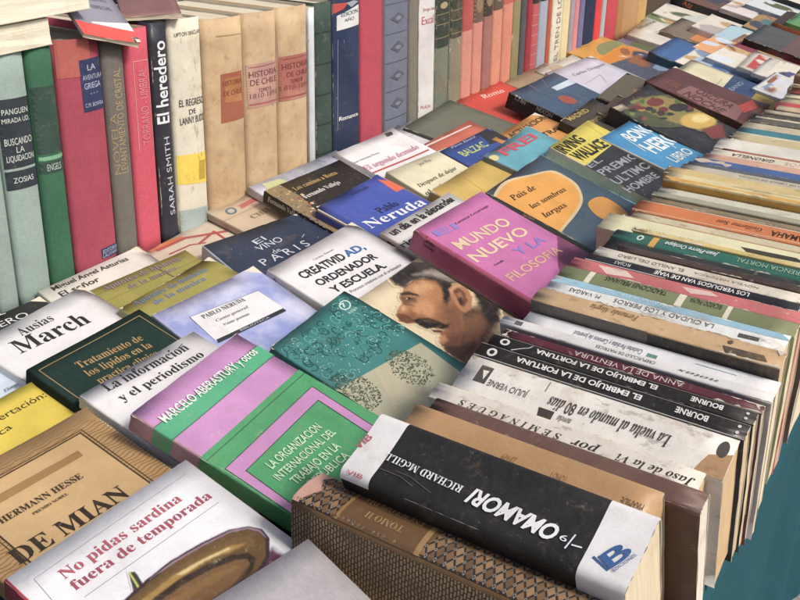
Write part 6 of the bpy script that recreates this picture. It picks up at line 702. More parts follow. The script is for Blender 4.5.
{'n':'paperback_book','l':'deep blue paperback with pale green lettering beside the striped one','g':'books laid face up across the stall','o':(-0.426,0.9588,0.7813),'X':(0.05043,0.99873,0.0),'Y':(-0.96906,0.04894,0.24192),'d':(0.112,0.159,0.011),'c':'#2c4c94','art':[('t','BALZAC','b','#b0c070','f',(1589,13127),(5605,-51),(11,1252)),('t','Pierre Ricard','i','#a8b4d0','f',(1899,15355),(5671,25),(-2,397)),('p','#25272e','f',[8857,15904,11200,15556,11200,12553,7573,13162,8857,15904]),('rag','f',60),('rag','s',75)],'sc':'#26407c','kind':'paper','hard':0,'r':0.0015,'bow':0.0,'curl':0.002},
{'n':'paperback_book','l':'brick orange paperback with a white stripe near the grey green hardcover','g':'books laid face up across the stall','o':(-0.412,0.9773,0.7648),'X':(-0.04155,0.99914,0.0),'Y':(-0.97353,-0.04048,0.22495),'d':(0.1514,0.2149,0.009),'c':'#c8644a','art':[('p','#dcc8c0','f',[925,21229,912,20929,15132,20288,15136,20378,15136,20588]),('rag','f',60),('rag','s',75)],'sc':'#b85a44','kind':'paper','hard':0,'r':0.0015,'bow':0.0,'curl':0.002},
{'n':'paperback_book','l':'pale grey paperback with blue crossing lines behind the white one','g':'books laid face up across the stall','o':(-0.484,0.9579,0.7714),'X':(-0.12193,0.99254,0.0),'Y':(-0.97085,-0.11926,0.20791),'d':(0.1396,0.1982,0.009),'c':'#c6cace','art':[('p','#5a8aa0','f',[10193,19816,10567,15801,10637,15808,10264,19816]),('p','#5a8aa0','f',[6437,17627,6431,17558,13196,17036,13202,17106]),('rag','f',60),('rag','s',75)],'sc':'#b9bdc2','kind':'paper','hard':0,'r':0.0015,'bow':0.0,'curl':0.002},
{'n':'paperback_book','l':'stone grey booklet with red line below the navy upright book','g':'books laid face up across the stall','o':(-0.551,0.8941,0.7735),'X':(-0.07621,0.99709,0.0),'Y':(-0.97877,-0.07481,0.19081),'d':(0.1208,0.1715,0.008),'c':'#b8b0a4','art':[('pic',[((154,144,132),20,[0,12863,12078,12863,12078,0,0,0]),((92,100,72),30,[7815,9536,7573,10891,8648,12332,10206,12795,11088,11903,10617,10342,9143,9296]),((154,144,132),30,[6462,5677,4602,6517,4107,8507,5351,10136,7404,10171,8708,8575,8274,6569]),((154,144,132),30,[0,3619,0,5145,966,6586,3334,6860,3841,5763,2090,4116,0,3173]),((58,60,72),60,[5073,7323,4022,8130,3877,9725,4759,10925,5991,10805,6643,9467,6232,7924]),((154,144,132),30,[2053,8215,1884,10291,3708,12503,6172,12863,7392,11817,6450,9450,4070,7855]),((154,144,132),60,[386,3207,0,4699,0,7581,24,9690,2222,9416,3321,6980,2488,4219]),((154,144,132),60,[6377,394,4928,1372,4590,3550,5604,5300,7223,5265,8201,3499,7815,1321]),((184,154,106),60,[8418,3396,8080,4339,8648,5677,9711,6380,10448,5934,10315,4665,9397,3533]),((184,154,106),30,[2705,5231,2102,5060,1413,5488,1184,6174,1558,6603,2283,6449,2790,5831])],160),('p','#a05a50','f',[4306,17036,4290,16937,12078,15696,12078,15798]),('rag','f',104),('rag','s',130)],'sc':'#a8a094','kind':'worn2','hard':0,'r':0.0015,'bow':0.0,'curl':0.002},
{'n':'paperback_book','l':'dull tan booklet lying below the charcoal and red spines','g':'books laid face up across the stall','o':(-0.4967,1.348,0.7684),'X':(0.05689,0.99838,0.0),'Y':(-0.98004,0.05584,0.19081),'d':(0.1498,0.2127,0.008),'c':'#9c8668','art':[('rag','f',104),('rag','s',130)],'sc':'#8a765c','kind':'worn2','hard':0,'r':0.0015,'bow':0.0,'curl':0.002},
{'n':'paperback_book','l':'lilac white paperback with faint grey script and red doodle','g':'books laid face up across the stall','o':(-0.4422,1.3882,0.7719),'X':(0.09545,0.99543,0.0),'Y':(-0.96992,0.09301,0.22495),'d':(0.1499,0.2129,0.009),'c':'#c9c9da','art':[('t','Carlos Droguett','i','#8a8a9c','f',(4100,17909),(9940,-410),(35,852)),('p','#a86a70','f',[2637,15187,2648,15088,9084,15830,9073,15929]),('p','#a86a70','f',[9099,15880,9022,15944,7146,13683,7223,13619]),('rag','f',60),('rag','s',75)],'sc':'#b8b8c8','kind':'paper','hard':0,'r':0.0015,'bow':0.0,'curl':0.002},
{'n':'paperback_book','l':'off white booklet with tan blotches under the lilac white one','g':'books laid face up across the stall','o':(-0.493,1.4453,0.7715),'X':(0.0343,0.99941,0.0),'Y':(-0.98105,0.03367,0.19081),'d':(0.1397,0.1983,0.007),'c':'#d3cfc4','art':[('pic',[((216,210,196),20,[1117,13884,12850,13884,12850,1587,1117,1587]),((216,210,196),60,[6160,10036,5070,9640,2905,9977,1299,10750,1467,11405,3282,11425,5364,10810]),((92,100,72),60,[8255,2043,8004,3491,9177,5335,10895,6129,11845,5316,11314,3491,9708,2043]),((181,154,128),60,[1117,4582,1131,7378,3660,8945,6453,8092,7375,5494,5741,3094,2794,2717]),((181,154,128),10,[10644,8430,8772,8291,6928,9937,6523,12099,7850,13150,9903,12297,11132,10195]),((181,154,128),30,[8981,2856,6076,3253,4107,6149,4567,9342,7124,10453,9819,8608,10630,5216]),((124,143,168),30,[7640,1587,6774,3570,8101,6149,10630,7101,12431,5732,12152,3054,10001,1587]),((181,154,128),10,[2835,8370,3674,9362,5657,9679,7277,9104,7319,8033,5741,7319,3743,7478]),((181,154,128),60,[5853,7854,4274,7101,2668,7854,2235,9560,3324,10909,5084,10909,6202,9540]),((124,143,168),30,[8199,6942,8492,8588,10532,10770,12781,11841,12850,10968,12222,8846,9833,7041])],160),('p','#b59a80','f',[6301,17695,5767,17492,5159,17391,4543,17402,3985,17524,3544,17742,3266,18034,3180,18367,3296,18708,3602,19020,4066,19269,4640,19428,5262,19480,5866,19417,6383,19245,6756,18984,6944,18662,6925,18314,6702,17979]),('rag','f',60),('rag','s',75)],'sc':'#c4c0b6','kind':'paper','hard':0,'r':0.0015,'bow':0.0,'curl':0.002},
{'n':'paperback_book','l':'golden orange paperback with a green and grey picture strip','g':'books laid face up across the stall','o':(-0.4902,1.6122,0.7706),'X':(-0.03034,0.99954,0.0),'Y':(-0.98118,-0.02979,0.19081),'d':(0.16,0.2272,0.008),'c':'#cf962f','art':[('pic',[((200,130,60),20,[1280,15904,14720,15904,14720,1818,1280,1818]),((216,210,196),60,[7376,2863,7104,3590,7520,4362,8336,4589,8912,4112,8832,3272,8144,2726]),((200,130,60),30,[13744,1818,11808,1818,9120,2885,7744,5566,8688,6384,11264,4748,13504,1863]),((216,210,196),30,[4400,12223,5088,13609,6992,14200,8688,13541,8864,12155,7408,11087,5424,11133]),((184,154,106),30,[8176,5725,7792,6680,8192,8406,9072,9588,9792,9338,9776,7838,9056,6248]),((200,130,60),30,[12976,7407,11008,7020,8416,8543,7168,10815,8208,12132,10736,11474,12864,9361]),((58,60,72),30,[14720,9202,14720,7293,11776,7657,9600,9974,10336,12519,13440,13359,14720,11860]),((138,90,60),10,[9312,13428,9824,14495,11552,15336,13184,15336,13488,14495,12240,13428,10384,12950]),((200,130,60),10,[8784,10678,6496,10497,3328,12541,1696,15268,2832,15904,5856,15540,8512,12905]),((200,130,60),30,[12032,7997,11584,8520,11328,9770,11456,10815,11872,10860,12256,9860,12320,8588])],160),('p','#7a8a5a','f',[9990,19154,11710,19135,13752,18881,15621,18384,16000,18145,16000,13276,14982,12416,13266,12217,10998,12472,8771,12985,7142,13572,6180,14288,5593,15201,5376,16146,5532,16960,6156,17671,7227,18350,8568,18884]),('p','#c8825a','f',[10396,16435,12057,16205,14246,15356,16000,14436,16000,11110,15388,10928,13630,10852,11325,10981,9203,11320,7947,11878,7766,12923,8271,14376,9228,15725]),('p','#8a6a2c','f',[2888,21616,2863,21519,8379,20077,8404,20173]),('rag','f',60),('rag','s',75)],'sc':'#b88428','kind':'paper','hard':0,'r':0.0015,'bow':0.0,'curl':0.002},
{'n':'paperback_book','l':'grey white paperback with a dark smoky band across it','g':'books laid face up across the stall','o':(-0.4337,1.5288,0.7685),'X':(0.14205,0.98986,0.0),'Y':(-0.96449,0.13841,0.22495),'d':(0.1256,0.1784,0.009),'c':'#aeb2bc','art':[('pic',[((74,80,96),10,[0,17839,12563,17839,12563,5352,0,5352]),((124,143,168),10,[12563,11417,12563,10275,10616,10347,8455,11560,8681,13023,11118,13593,12563,12862]),((58,60,72),10,[9334,6386,8882,6422,8291,6939,8002,7546,8254,7760,8832,7439,9322,6815]),((74,80,96),30,[5716,10061,6093,10775,7249,11221,8291,11096,8455,10454,7600,9812,6382,9651]),((74,80,96),30,[12073,8402,10804,6636,8266,6404,6369,7867,6570,9919,8706,11007,11156,10311]),((74,80,96),10,[2500,7903,2425,8367,2801,8937,3354,9169,3668,8884,3492,8313,2977,7867]),((74,80,96),30,[1734,9544,942,9936,666,10971,1118,11845,1960,11917,2550,11114,2437,10043]),((92,100,72),30,[1583,5958,1193,6904,1407,8830,2073,10275,2676,10150,2764,8545,2274,6672]),((184,154,106),10,[5075,7546,3719,6922,1269,7421,0,8670,0,9722,2048,9776,4347,8795]),((138,90,60),60,[7211,14146,6570,16198,7927,17839,10251,17839,11784,17839,11369,15716,9309,13932])],160),('p','#4a5060','f',[9302,17839,9574,17717,10121,17169,10215,16615,9745,16197,8410,15973,6386,15861,4267,15796,2608,15715,1448,15527,512,15292,0,15192,0,16595,106,16817,850,17749,995,17839]),('rag','f',60),('rag','s',75)],'sc':'#9aa0aa','kind':'cloudy2','hard':0,'r':0.0015,'bow':0.0,'curl':0.002},
{'n':'paperback_book','l':'charcoal paperback with tiny yellow marks near the steel blue one','g':'books laid face up across the stall','o':(-0.3045,1.3455,0.7635),'X':(-0.10992,0.99394,0.0),'Y':(-0.96442,-0.10665,0.24192),'d':(0.1689,0.225,0.01),'c':'#3a3834','art':[('pic',[((90,86,72),20,[0,22503,16889,22503,16889,0,0,0]),((184,154,106),30,[10860,18543,10404,18137,9525,18137,8901,18565,9002,19083,9745,19308,10573,19060]),((90,86,72),60,[4020,1080,4459,2745,6165,3465,7837,2723,8225,1058,7009,0,5134,0]),((58,60,72),30,[12481,6773,10134,6953,7313,9384,6148,12219,7533,13299,10404,11837,12599,8911]),((90,86,72),60,[16889,4276,14930,3128,12194,4141,11113,6548,12498,8529,15302,8574,16889,6661]),((124,143,168),60,[8985,6008,8090,5851,6553,6413,5557,7291,5844,7786,7195,7561,8597,6773]),((90,86,72),60,[0,9226,0,11454,0,14424,2044,15910,4408,14785,4678,11904,2668,9429]),((90,86,72),30,[456,2543,338,3510,1098,5176,2179,6301,2753,6008,2381,4523,1351,2993]),((90,86,72),30,[1959,7584,1655,8124,1925,8776,2567,9024,3108,8709,3124,8056,2601,7539]),((216,210,196),10,[7465,8641,5607,8506,2854,10036,1317,12084,2145,13097,4712,12309,7077,10306])],160),('p','#a89048','f',[4682,21160,4417,21107,4124,21097,3837,21131,3585,21204,3396,21308,3289,21433,3276,21565,3359,21689,3528,21794,3767,21866,4048,21899,4343,21888,4619,21835,4845,21745,4997,21628,5058,21496,5022,21365,4892,21249]),('p','#7a7668','f',[9588,22028,9560,21911,14281,20811,14309,20928]),('rag','f',60),('rag','s',75)],'sc':'#34322e','kind':'paper','hard':0,'r':0.0015,'bow':0.0,'curl':0.002},
{'n':'paperback_book','l':'dark brown paperback with yellow lettering behind the orange one','g':'books laid face up across the stall','o':(-0.3396,1.1839,0.7748),'X':(-0.05541,0.99846,0.0),'Y':(-0.96881,-0.05376,0.24192),'d':(0.1264,0.1795,0.012),'c':'#443d34','art':[('t','MADRID','b','#b8a048','f',(1590,16915),(6471,-407),(57,914)),('t','MARIO','b','#a08a40','f',(1688,14653),(5759,-428),(55,738)),('rag','f',60),('rag','s',75)],'sc':'#3a352e','kind':'paper','hard':0,'r':0.0015,'bow':0.0,'curl':0.002},
{'n':'paperback_book','l':'brownish black paperback with worn pale spine left of the oval picture','g':'books laid face up across the stall','o':(-0.3624,1.263,0.7838),'X':(-0.07763,0.99698,0.0),'Y':(-0.96737,-0.07532,0.24192),'d':(0.0935,0.1328,0.01),'c':'#4a463e','art':[('pic',[((74,60,48),20,[0,13280,9352,13280,9352,0,0,0]),((124,143,168),30,[1431,8406,1075,8340,514,8605,178,8990,318,9216,823,9097,1328,8738]),((184,154,106),60,[4059,2762,3572,3373,3629,4555,4180,5418,4816,5299,5050,4303,4704,3174]),((124,143,168),60,[7669,0,6621,0,5705,266,5611,1368,6415,2058,7510,1806,8061,810]),((138,90,60),30,[4695,4674,4096,6241,4966,7702,6649,7955,7865,6799,7697,5126,6275,4183]),((74,60,48),60,[739,6680,112,6945,0,7662,215,8300,870,8366,1347,7822,1281,7065]),((124,143,168),60,[3376,0,3217,332,4442,2204,6116,3121,6977,2390,6369,571,4760,0]),((58,60,72),10,[5462,5086,5733,5737,6443,5949,7042,5551,7089,4847,6546,4369,5817,4489]),((124,143,168),10,[3900,6666,4040,7105,4592,7410,5153,7357,5293,6972,4900,6560,4283,6427]),((74,60,48),10,[4330,10013,4405,11128,5621,12483,7051,13054,7612,12417,6883,11049,5415,9986])],160),('rag','f',60),('rag','s',75)],'sc':'#a89c86','kind':'paper','hard':0,'r':0.0015,'bow':0.0,'curl':0.002},
{'n':'paperback_book','l':'blue paperback with teal spine below the white stacked books','g':'books laid face up across the stall','o':(-0.3708,1.6545,0.7722),'X':(-0.00247,1.0,0.0),'Y':(-0.97029,-0.00239,0.24192),'d':(0.14,0.1988,0.02),'c':'#36629c','art':[('pic',[((216,210,196),20,[0,14910,14000,14910,14000,0,0,0]),((124,143,168),30,[8638,8529,7910,10377,8904,13280,10864,14910,12306,14333,12138,11689,10486,9105]),((74,122,176),60,[7896,11252,8652,12008,10444,12286,11914,11908,11956,11153,10528,10576,8722,10636]),((74,122,176),30,[9940,7197,9226,7932,8694,9801,8750,11391,9338,11511,10024,10039,10290,8131]),((216,210,196),10,[6454,8449,6090,9204,6482,10119,7322,10517,7994,10099,7966,9165,7280,8429]),((138,90,60),10,[13202,2485,12810,2425,12166,2704,11732,3101,11858,3320,12432,3201,13034,2823]),((184,154,106),30,[7280,9125,5460,9841,4172,12425,4382,14910,5936,14910,7658,13598,8246,10775]),((138,90,60),60,[8302,3718,7070,6222,8344,9423,11172,10874,13412,9503,13370,6322,11074,3757]),((74,122,176),30,[2184,2902,1526,3280,1204,4294,1470,5189,2114,5288,2660,4513,2688,3459]),((184,154,106),60,[4634,0,4144,477,5964,3280,8722,4374,10332,2942,9576,80,7028,0])],160),('p','#90b0b8','s',[18753,-65,18751,-45,17397,-45,15276,-170,15282,-270]),('rag','f',60),('rag','s',75)],'sc':'#2a5468','kind':'paper','hard':0,'r':0.0015,'bow':0.0,'curl':0.002},
{'n':'paperback_book','l':'white paperback with small black title close to the ochre end book','g':'books laid face up across the stall','o':(-0.407,1.8624,0.7548),'X':(-0.16264,0.98669,0.0),'Y':(-0.96512,-0.15909,0.20791),'d':(0.1907,0.2707,0.014),'c':'#d4d2c6','art':[('t','Informe','n','#4a4a48','f',(7716,26025),(10701,-1512),(158,1121)),('p','#9a9a94','f',[7361,23515,7334,23378,17466,21401,17493,21538]),('rag','f',60),('rag','s',75)],'sc':'#c4c0b0','kind':'paper','hard':0,'r':0.0015,'bow':0.0,'curl':0.002},
{'n':'paperback_book','l':'violet grey booklet beneath the white one near the ochre end book','g':'books laid face up across the stall','o':(-0.5148,1.7615,0.7706),'X':(0.02934,0.99957,0.0),'Y':(-0.9812,0.0288,0.19081),'d':(0.1179,0.1675,0.008),'c':'#8a8298','art':[('pic',[((106,100,120),10,[0,16745,11792,16745,11792,0,0,0]),((216,210,196),60,[11509,4488,11049,4437,10495,4856,10271,5409,10542,5677,11108,5459,11533,4923]),((106,100,120),10,[11792,6263,11321,5894,9151,6279,7571,7150,7771,7837,9599,7803,11674,7100]),((216,210,196),60,[5566,11219,5413,12140,6073,13681,7040,14685,7582,14384,7299,13011,6391,11604]),((106,100,120),30,[3585,8523,2276,9059,1887,10432,2700,11604,4104,11671,5035,10600,4788,9193]),((138,90,60),30,[4210,0,2512,17,1097,1591,1050,3516,2406,4354,4127,3449,4929,1490]),((92,100,72),10,[6026,8707,3738,9009,2229,11236,2665,13714,4693,14568,6804,13162,7382,10533]),((106,100,120),60,[4222,3048,3443,3265,2677,4320,2500,5425,3042,5710,3903,4990,4422,3801]),((216,210,196),30,[1792,9059,837,10014,307,12375,590,14367,1474,14468,2300,12609,2429,10198]),((106,100,120),10,[578,12827,743,13312,1250,13513,1722,13262,1792,12760,1415,12375,873,12425])],160),('p','#b8b4c4','f',[4686,14827,4682,14707,11792,14467,11792,14587]),('p','#b8b4c4','f',[4099,13273,4094,13153,11701,12850,11706,12970]),('rag','f',60),('rag','s',75)],'sc':'#7c748a','kind':'paper','hard':0,'r':0.0015,'bow':0.0,'curl':0.002},
{'n':'paperback_book','l':'powder blue paperback with navy band near the cream and navy one','g':'books laid face up across the stall','o':(-0.3297,1.6571,0.7648),'X':(0.00383,0.99999,0.0),'Y':(-0.97436,0.00373,0.22495),'d':(0.14,0.1988,0.01),'c':'#a8bed4','art':[('pic',[((58,98,160),20,[1120,13916,12880,13916,12880,1590,1120,1590]),((92,100,72),30,[8694,7256,9240,9026,11354,10039,12880,9523,12880,7872,12404,6342,10080,6083]),((124,143,168),60,[7028,7793,5530,9244,5544,11988,7056,13916,8918,13618,9730,11272,8876,8688]),((58,98,160),60,[11158,9383,10136,9503,9576,10397,9898,11391,10850,11729,11718,11153,11858,10099]),((58,60,72),30,[6748,8707,7266,10477,9744,12862,12334,13916,12880,13121,11368,10815,8554,8847]),((92,100,72),10,[8456,1590,6944,1869,6216,3479,6832,5030,8316,5368,9548,4215,9604,2445]),((124,143,168),60,[9758,11789,10150,12246,11130,12465,11956,12246,11998,11789,11228,11431,10234,11431]),((124,143,168),60,[10290,4990,8470,6560,8316,9642,9954,11908,12138,11650,12880,9065,12390,6083]),((168,190,212),60,[6720,6461,5026,6958,2730,9344,1568,11809,2422,12465,4648,10854,6552,8151]),((216,210,196),60,[8330,1590,7588,2386,9226,5268,11998,6381,12880,4910,12880,1948,10850,1590]),((92,100,72),10,[8918,6242,9282,6938,10528,7674,11704,7892,11914,7435,11004,6640,9674,6123])],160),('rag','f',60),('rag','s',75)],'sc':'#a8bed4','kind':'paper','hard':0,'r':0.0015,'bow':0.0,'curl':0.002},
{'n':'paperback_book','l':'pale icy blue paperback beyond the powder blue one','g':'books laid face up across the stall','o':(-0.3445,1.7698,0.7699),'X':(0.02947,0.99957,0.0),'Y':(-0.97395,0.02872,0.22495),'d':(0.13,0.1846,0.009),'c':'#c3d0de','art':[('pic',[((216,160,112),20,[0,18460,13000,18460,13000,0,0,0]),((195,208,222),10,[7683,15654,6331,15580,4953,16799,4589,18386,5525,18460,7046,18460,7995,16928]),((216,160,112),30,[5278,12073,5824,13180,7059,13457,8060,12700,8060,11482,7072,10725,5824,11002]),((92,100,72),10,[9724,5907,9477,6904,10153,8362,11258,9175,11960,8732,11713,7384,10712,6129]),((92,100,72),60,[7592,6479,7969,7199,8866,7439,9633,6978,9672,6203,8957,5667,8034,5815]),((184,154,106),30,[3679,7458,4056,8067,5174,8510,6188,8455,6331,7938,5499,7366,4316,7144]),((138,90,60),60,[9945,10762,8502,11685,7943,14030,8710,16005,10205,16116,11310,14288,11180,11907]),((216,160,112),60,[2509,11833,1989,12571,1846,14251,2184,15599,2743,15580,3107,14233,2990,12553]),((195,208,222),10,[9633,15673,9945,17242,11401,18017,12909,17408,13000,15876,12337,14583,10686,14510]),((138,90,60),30,[13000,3526,12090,2640,10400,3304,9880,5021,10894,6479,12701,6590,13000,5261]),((216,160,112),30,[11817,7292,10985,8436,10933,10854,11687,12737,12688,12645,13000,10651,12766,8270])],160),('rag','f',60),('rag','s',75)],'sc':'#c3d0de','kind':'paper','hard':0,'r':0.0015,'bow':0.0,'curl':0.002},
{'n':'paperback_book','l':'soft blue paperback with a tiny lighthouse scene','g':'books laid face up across the stall','o':(-0.3094,1.7104,0.7692),'X':(0.03881,0.99925,0.0),'Y':(-0.97364,0.03781,0.22495),'d':(0.125,0.1768,0.009),'c':'#9fb4cc','art':[('pic',[((216,210,196),20,[0,17677,12500,17677,12500,0,0,0]),((208,216,222),10,[9962,9563,8875,11455,9725,13894,11862,15043,12500,14018,12500,11614,12125,9634]),((124,143,168),10,[1850,2705,1650,4225,2788,5445,4412,5427,5288,4207,4750,2687,3212,2033]),((184,154,106),60,[12500,14371,12500,12922,9938,13647,8750,16015,9912,17677,12500,17677,12500,16864]),((208,216,222),30,[8612,4596,8612,5391,9400,6558,10375,7212,10800,6859,10350,5763,9375,4755]),((124,143,168),60,[4212,5604,2750,7371,3175,10164,5150,11861,7187,11190,7750,8644,6412,6169]),((138,90,60),10,[9700,15273,9850,16068,10850,17200,11938,17677,12300,17447,11650,16351,10500,15397]),((184,154,106),10,[12500,8768,11325,7990,9075,9351,8600,11826,10250,13558,12500,13222,12500,11066]),((216,210,196),60,[10025,7336,10125,8255,11188,9298,12412,9669,12500,9086,12200,7990,10938,7212]),((138,90,60),30,[6300,5904,6088,7018,6888,8839,8088,9988,8788,9599,8450,7955,7325,6311]),((208,216,222),30,[3750,13222,1900,13205,538,14796,700,16740,2262,17606,4038,16722,4688,14760])],160),('rag','f',60),('rag','s',75)],'sc':'#9fb4cc','kind':'paper','hard':0,'r':0.0015,'bow':0.0,'curl':0.002},
{'n':'paperback_book','l':'off white paperback with red spots beside the patterned runner','g':'books laid face up across the stall','o':(-0.3045,1.7063,0.7783),'X':(-0.05788,0.99832,0.0),'Y':(-0.97274,-0.05639,0.22495),'d':(0.135,0.116,0.008),'c':'#cfc8b8','art':[('pic',[((184,74,68),10,[1350,10443,12150,10443,12150,4061,1350,4061]),((207,200,184),60,[9328,7624,9558,8459,11218,9585,12150,10153,12150,9736,12150,8656,10679,7717]),((184,74,68),10,[4239,4711,4144,4978,4468,5291,4968,5419,5265,5268,5144,4943,4684,4700]),((184,74,68),60,[8734,4061,6804,4061,4955,4560,4577,5988,5967,6556,8073,5848,9288,4386]),((184,154,106),60,[9909,4862,9234,4920,8546,5384,8356,5906,8816,6092,9572,5802,10058,5257]),((184,74,68),30,[1904,4456,2754,5616,5684,6463,8465,6347,8991,5361,6885,4259,3713,4061]),((58,60,72),30,[1350,6336,1350,7740,3632,8123,5954,7194,5994,5651,3726,4665,1350,4990]),((207,200,184),30,[6291,7925,6224,8471,6993,8981,8033,9086,8546,8691,8141,8111,7128,7775]),((184,154,106),10,[6494,4061,5306,4897,5062,6916,5954,8529,7304,8494,8087,6846,7722,4839]),((216,210,196),30,[5832,7078,5332,7925,6143,9283,7641,10119,8694,9805,8505,8575,7223,7357]),((207,200,184),60,[4442,7798,3928,7856,3456,8216,3375,8622,3740,8749,4293,8517,4604,8088])],160),('rag','f',60),('rag','s',75)],'sc':'#cfc8b8','kind':'paper','hard':0,'r':0.0015,'bow':0.0,'curl':0.002},
{'n':'paperback_book','l':'bone white paperback farther right beside the patterned runner','g':'books laid face up across the stall','o':(-0.3045,1.6854,0.7816),'X':(-0.02178,0.99976,0.0),'Y':(-0.97414,-0.02123,0.22495),'d':(0.13,0.0862,0.008),'c':'#d4d0c2','art':[('pic',[((216,210,196),10,[0,6462,13000,6462,13000,0,0,0]),((212,208,194),10,[9503,4877,8944,5049,8866,5359,9347,5592,9997,5549,10348,5282,10114,4980]),((184,154,106),30,[11570,5549,11557,5756,11986,6031,12519,6161,12766,6057,12545,5790,11999,5566]),((138,90,60),10,[2080,2542,2210,2904,2977,3119,3796,3024,4056,2688,3549,2378,2665,2309]),((124,143,168),60,[1391,2921,1287,3550,2535,4403,4173,4825,4979,4498,4329,3670,2717,2973]),((212,208,194),30,[9152,5540,8749,5480,8099,5583,7670,5773,7800,5902,8385,5868,8983,5712]),((124,143,168),60,[3692,896,1378,543,0,1232,0,2438,0,3248,2067,3050,3991,1999]),((58,60,72),30,[7189,3050,5122,2955,2925,3791,2262,4920,3627,5488,5993,5066,7579,3972]),((74,74,128),30,[9516,2533,7982,2430,5980,3007,4992,3826,5798,4282,7761,4015,9412,3231]),((212,208,194),10,[13000,1525,10465,1327,8086,2318,8021,3748,10309,4523,13000,4075,13000,2731]),((58,60,72),30,[39,836,0,1456,0,2171,1170,2438,2522,2068,2717,1327,1586,784])],160),('rag','f',60),('rag','s',75)],'sc':'#d4d0c2','kind':'paper','hard':0,'r':0.0015,'bow':0.0,'curl':0.002},
{'n':'paperback_book','l':'pearl grey paperback beyond the olive gold end','g':'books laid face up across the stall','o':(-0.309,1.5776,0.7876),'X':(0.03485,0.99939,0.0),'Y':(-0.97378,0.03395,0.22495),'d':(0.13,0.0525,0.008),'c':'#c8ccd4','art':[('pic',[((216,210,196),10,[1300,4725,11700,4725,11700,1838,1300,1838]),((138,90,60),30,[4160,2546,3016,2389,1521,2552,1300,2914,1417,3203,2886,3192,4108,2898]),((124,143,168),10,[1391,3586,2340,4037,4836,4226,6981,4001,7163,3539,5226,3182,2652,3208]),((124,143,168),30,[11700,3822,10699,3775,9165,4095,8593,4547,9425,4725,11037,4625,11700,4195]),((200,204,212),30,[8476,1838,5798,1838,5187,2546,7098,3203,10088,3182,11700,2510,11154,1838]),((124,143,168),30,[3874,4085,3315,3990,2418,4048,1885,4216,2093,4368,2899,4384,3692,4258]),((200,204,212),30,[6604,2693,5525,3260,6396,4095,8554,4578,10387,4331,10478,3549,8775,2825]),((216,210,196),30,[4147,2011,3419,2336,3393,3040,4095,3586,4992,3560,5408,2987,5018,2294]),((138,90,60),10,[5330,4195,6266,4715,9035,4725,11531,4725,11700,4321,9802,3880,6877,3827]),((138,90,60),60,[1742,2042,1300,2389,1300,2966,1755,3339,3601,3224,4407,2709,3549,2184]),((200,204,212),60,[10465,3659,10205,3838,10530,4095,11232,4232,11700,4153,11700,3911,11128,3691])],160),('rag','f',60),('rag','s',75)],'sc':'#c8ccd4','kind':'paper','hard':0,'r':0.0015,'bow':0.0,'curl':0.002},
{'n':'paperback_book','l':'clean white paperback with a fine frame line in the far group','g':'books laid face up across the stall','o':(-0.3813,1.9711,0.7646),'X':(-0.02317,0.99973,0.0),'Y':(-0.97411,-0.02258,0.22495),'d':(0.15,0.213,0.014),'c':'#d8d6d4','art':[('pic',[((216,210,196),20,[0,21300,15000,21300,15000,6390,0,6390]),((176,168,164),30,[5010,16060,4560,15783,3870,15954,3450,16422,3615,16848,4245,16912,4860,16550]),((216,214,212),10,[15000,8861,13140,9287,10635,11736,9390,14335,10350,15123,12780,13504,14850,10693]),((176,168,164),10,[15000,9500,14880,8669,12945,9244,11910,10778,12570,12098,14430,12226,15000,11055]),((176,168,164),10,[6570,15954,4440,13717,1275,13952,0,16529,390,19468,3345,20554,6090,18957]),((184,154,106),60,[9360,14612,8805,16294,9840,17892,11655,18190,12900,16976,12630,15144,11025,14122]),((138,90,60),10,[13740,9287,12240,7774,9510,7860,7650,9457,8040,11374,10395,12162,12930,11204]),((58,60,72),10,[5190,11481,4920,11928,5085,12588,5565,12993,5985,12823,6030,12205,5670,11608]),((124,143,168),10,[7590,9223,6945,8754,5850,8882,5130,9542,5325,10203,6300,10373,7305,9926]),((184,154,106),30,[12255,11651,11880,12226,12090,12929,12750,13249,13335,12929,13410,12205,12930,11651]),((176,168,164),10,[5280,17338,4905,17530,4635,18148,4665,18701,4995,18808,5355,18361,5490,17700])],160),('rag','f',60),('rag','s',75)],'sc':'#d8d6d4','kind':'paper','hard':0,'r':0.0015,'bow':0.0,'curl':0.002},
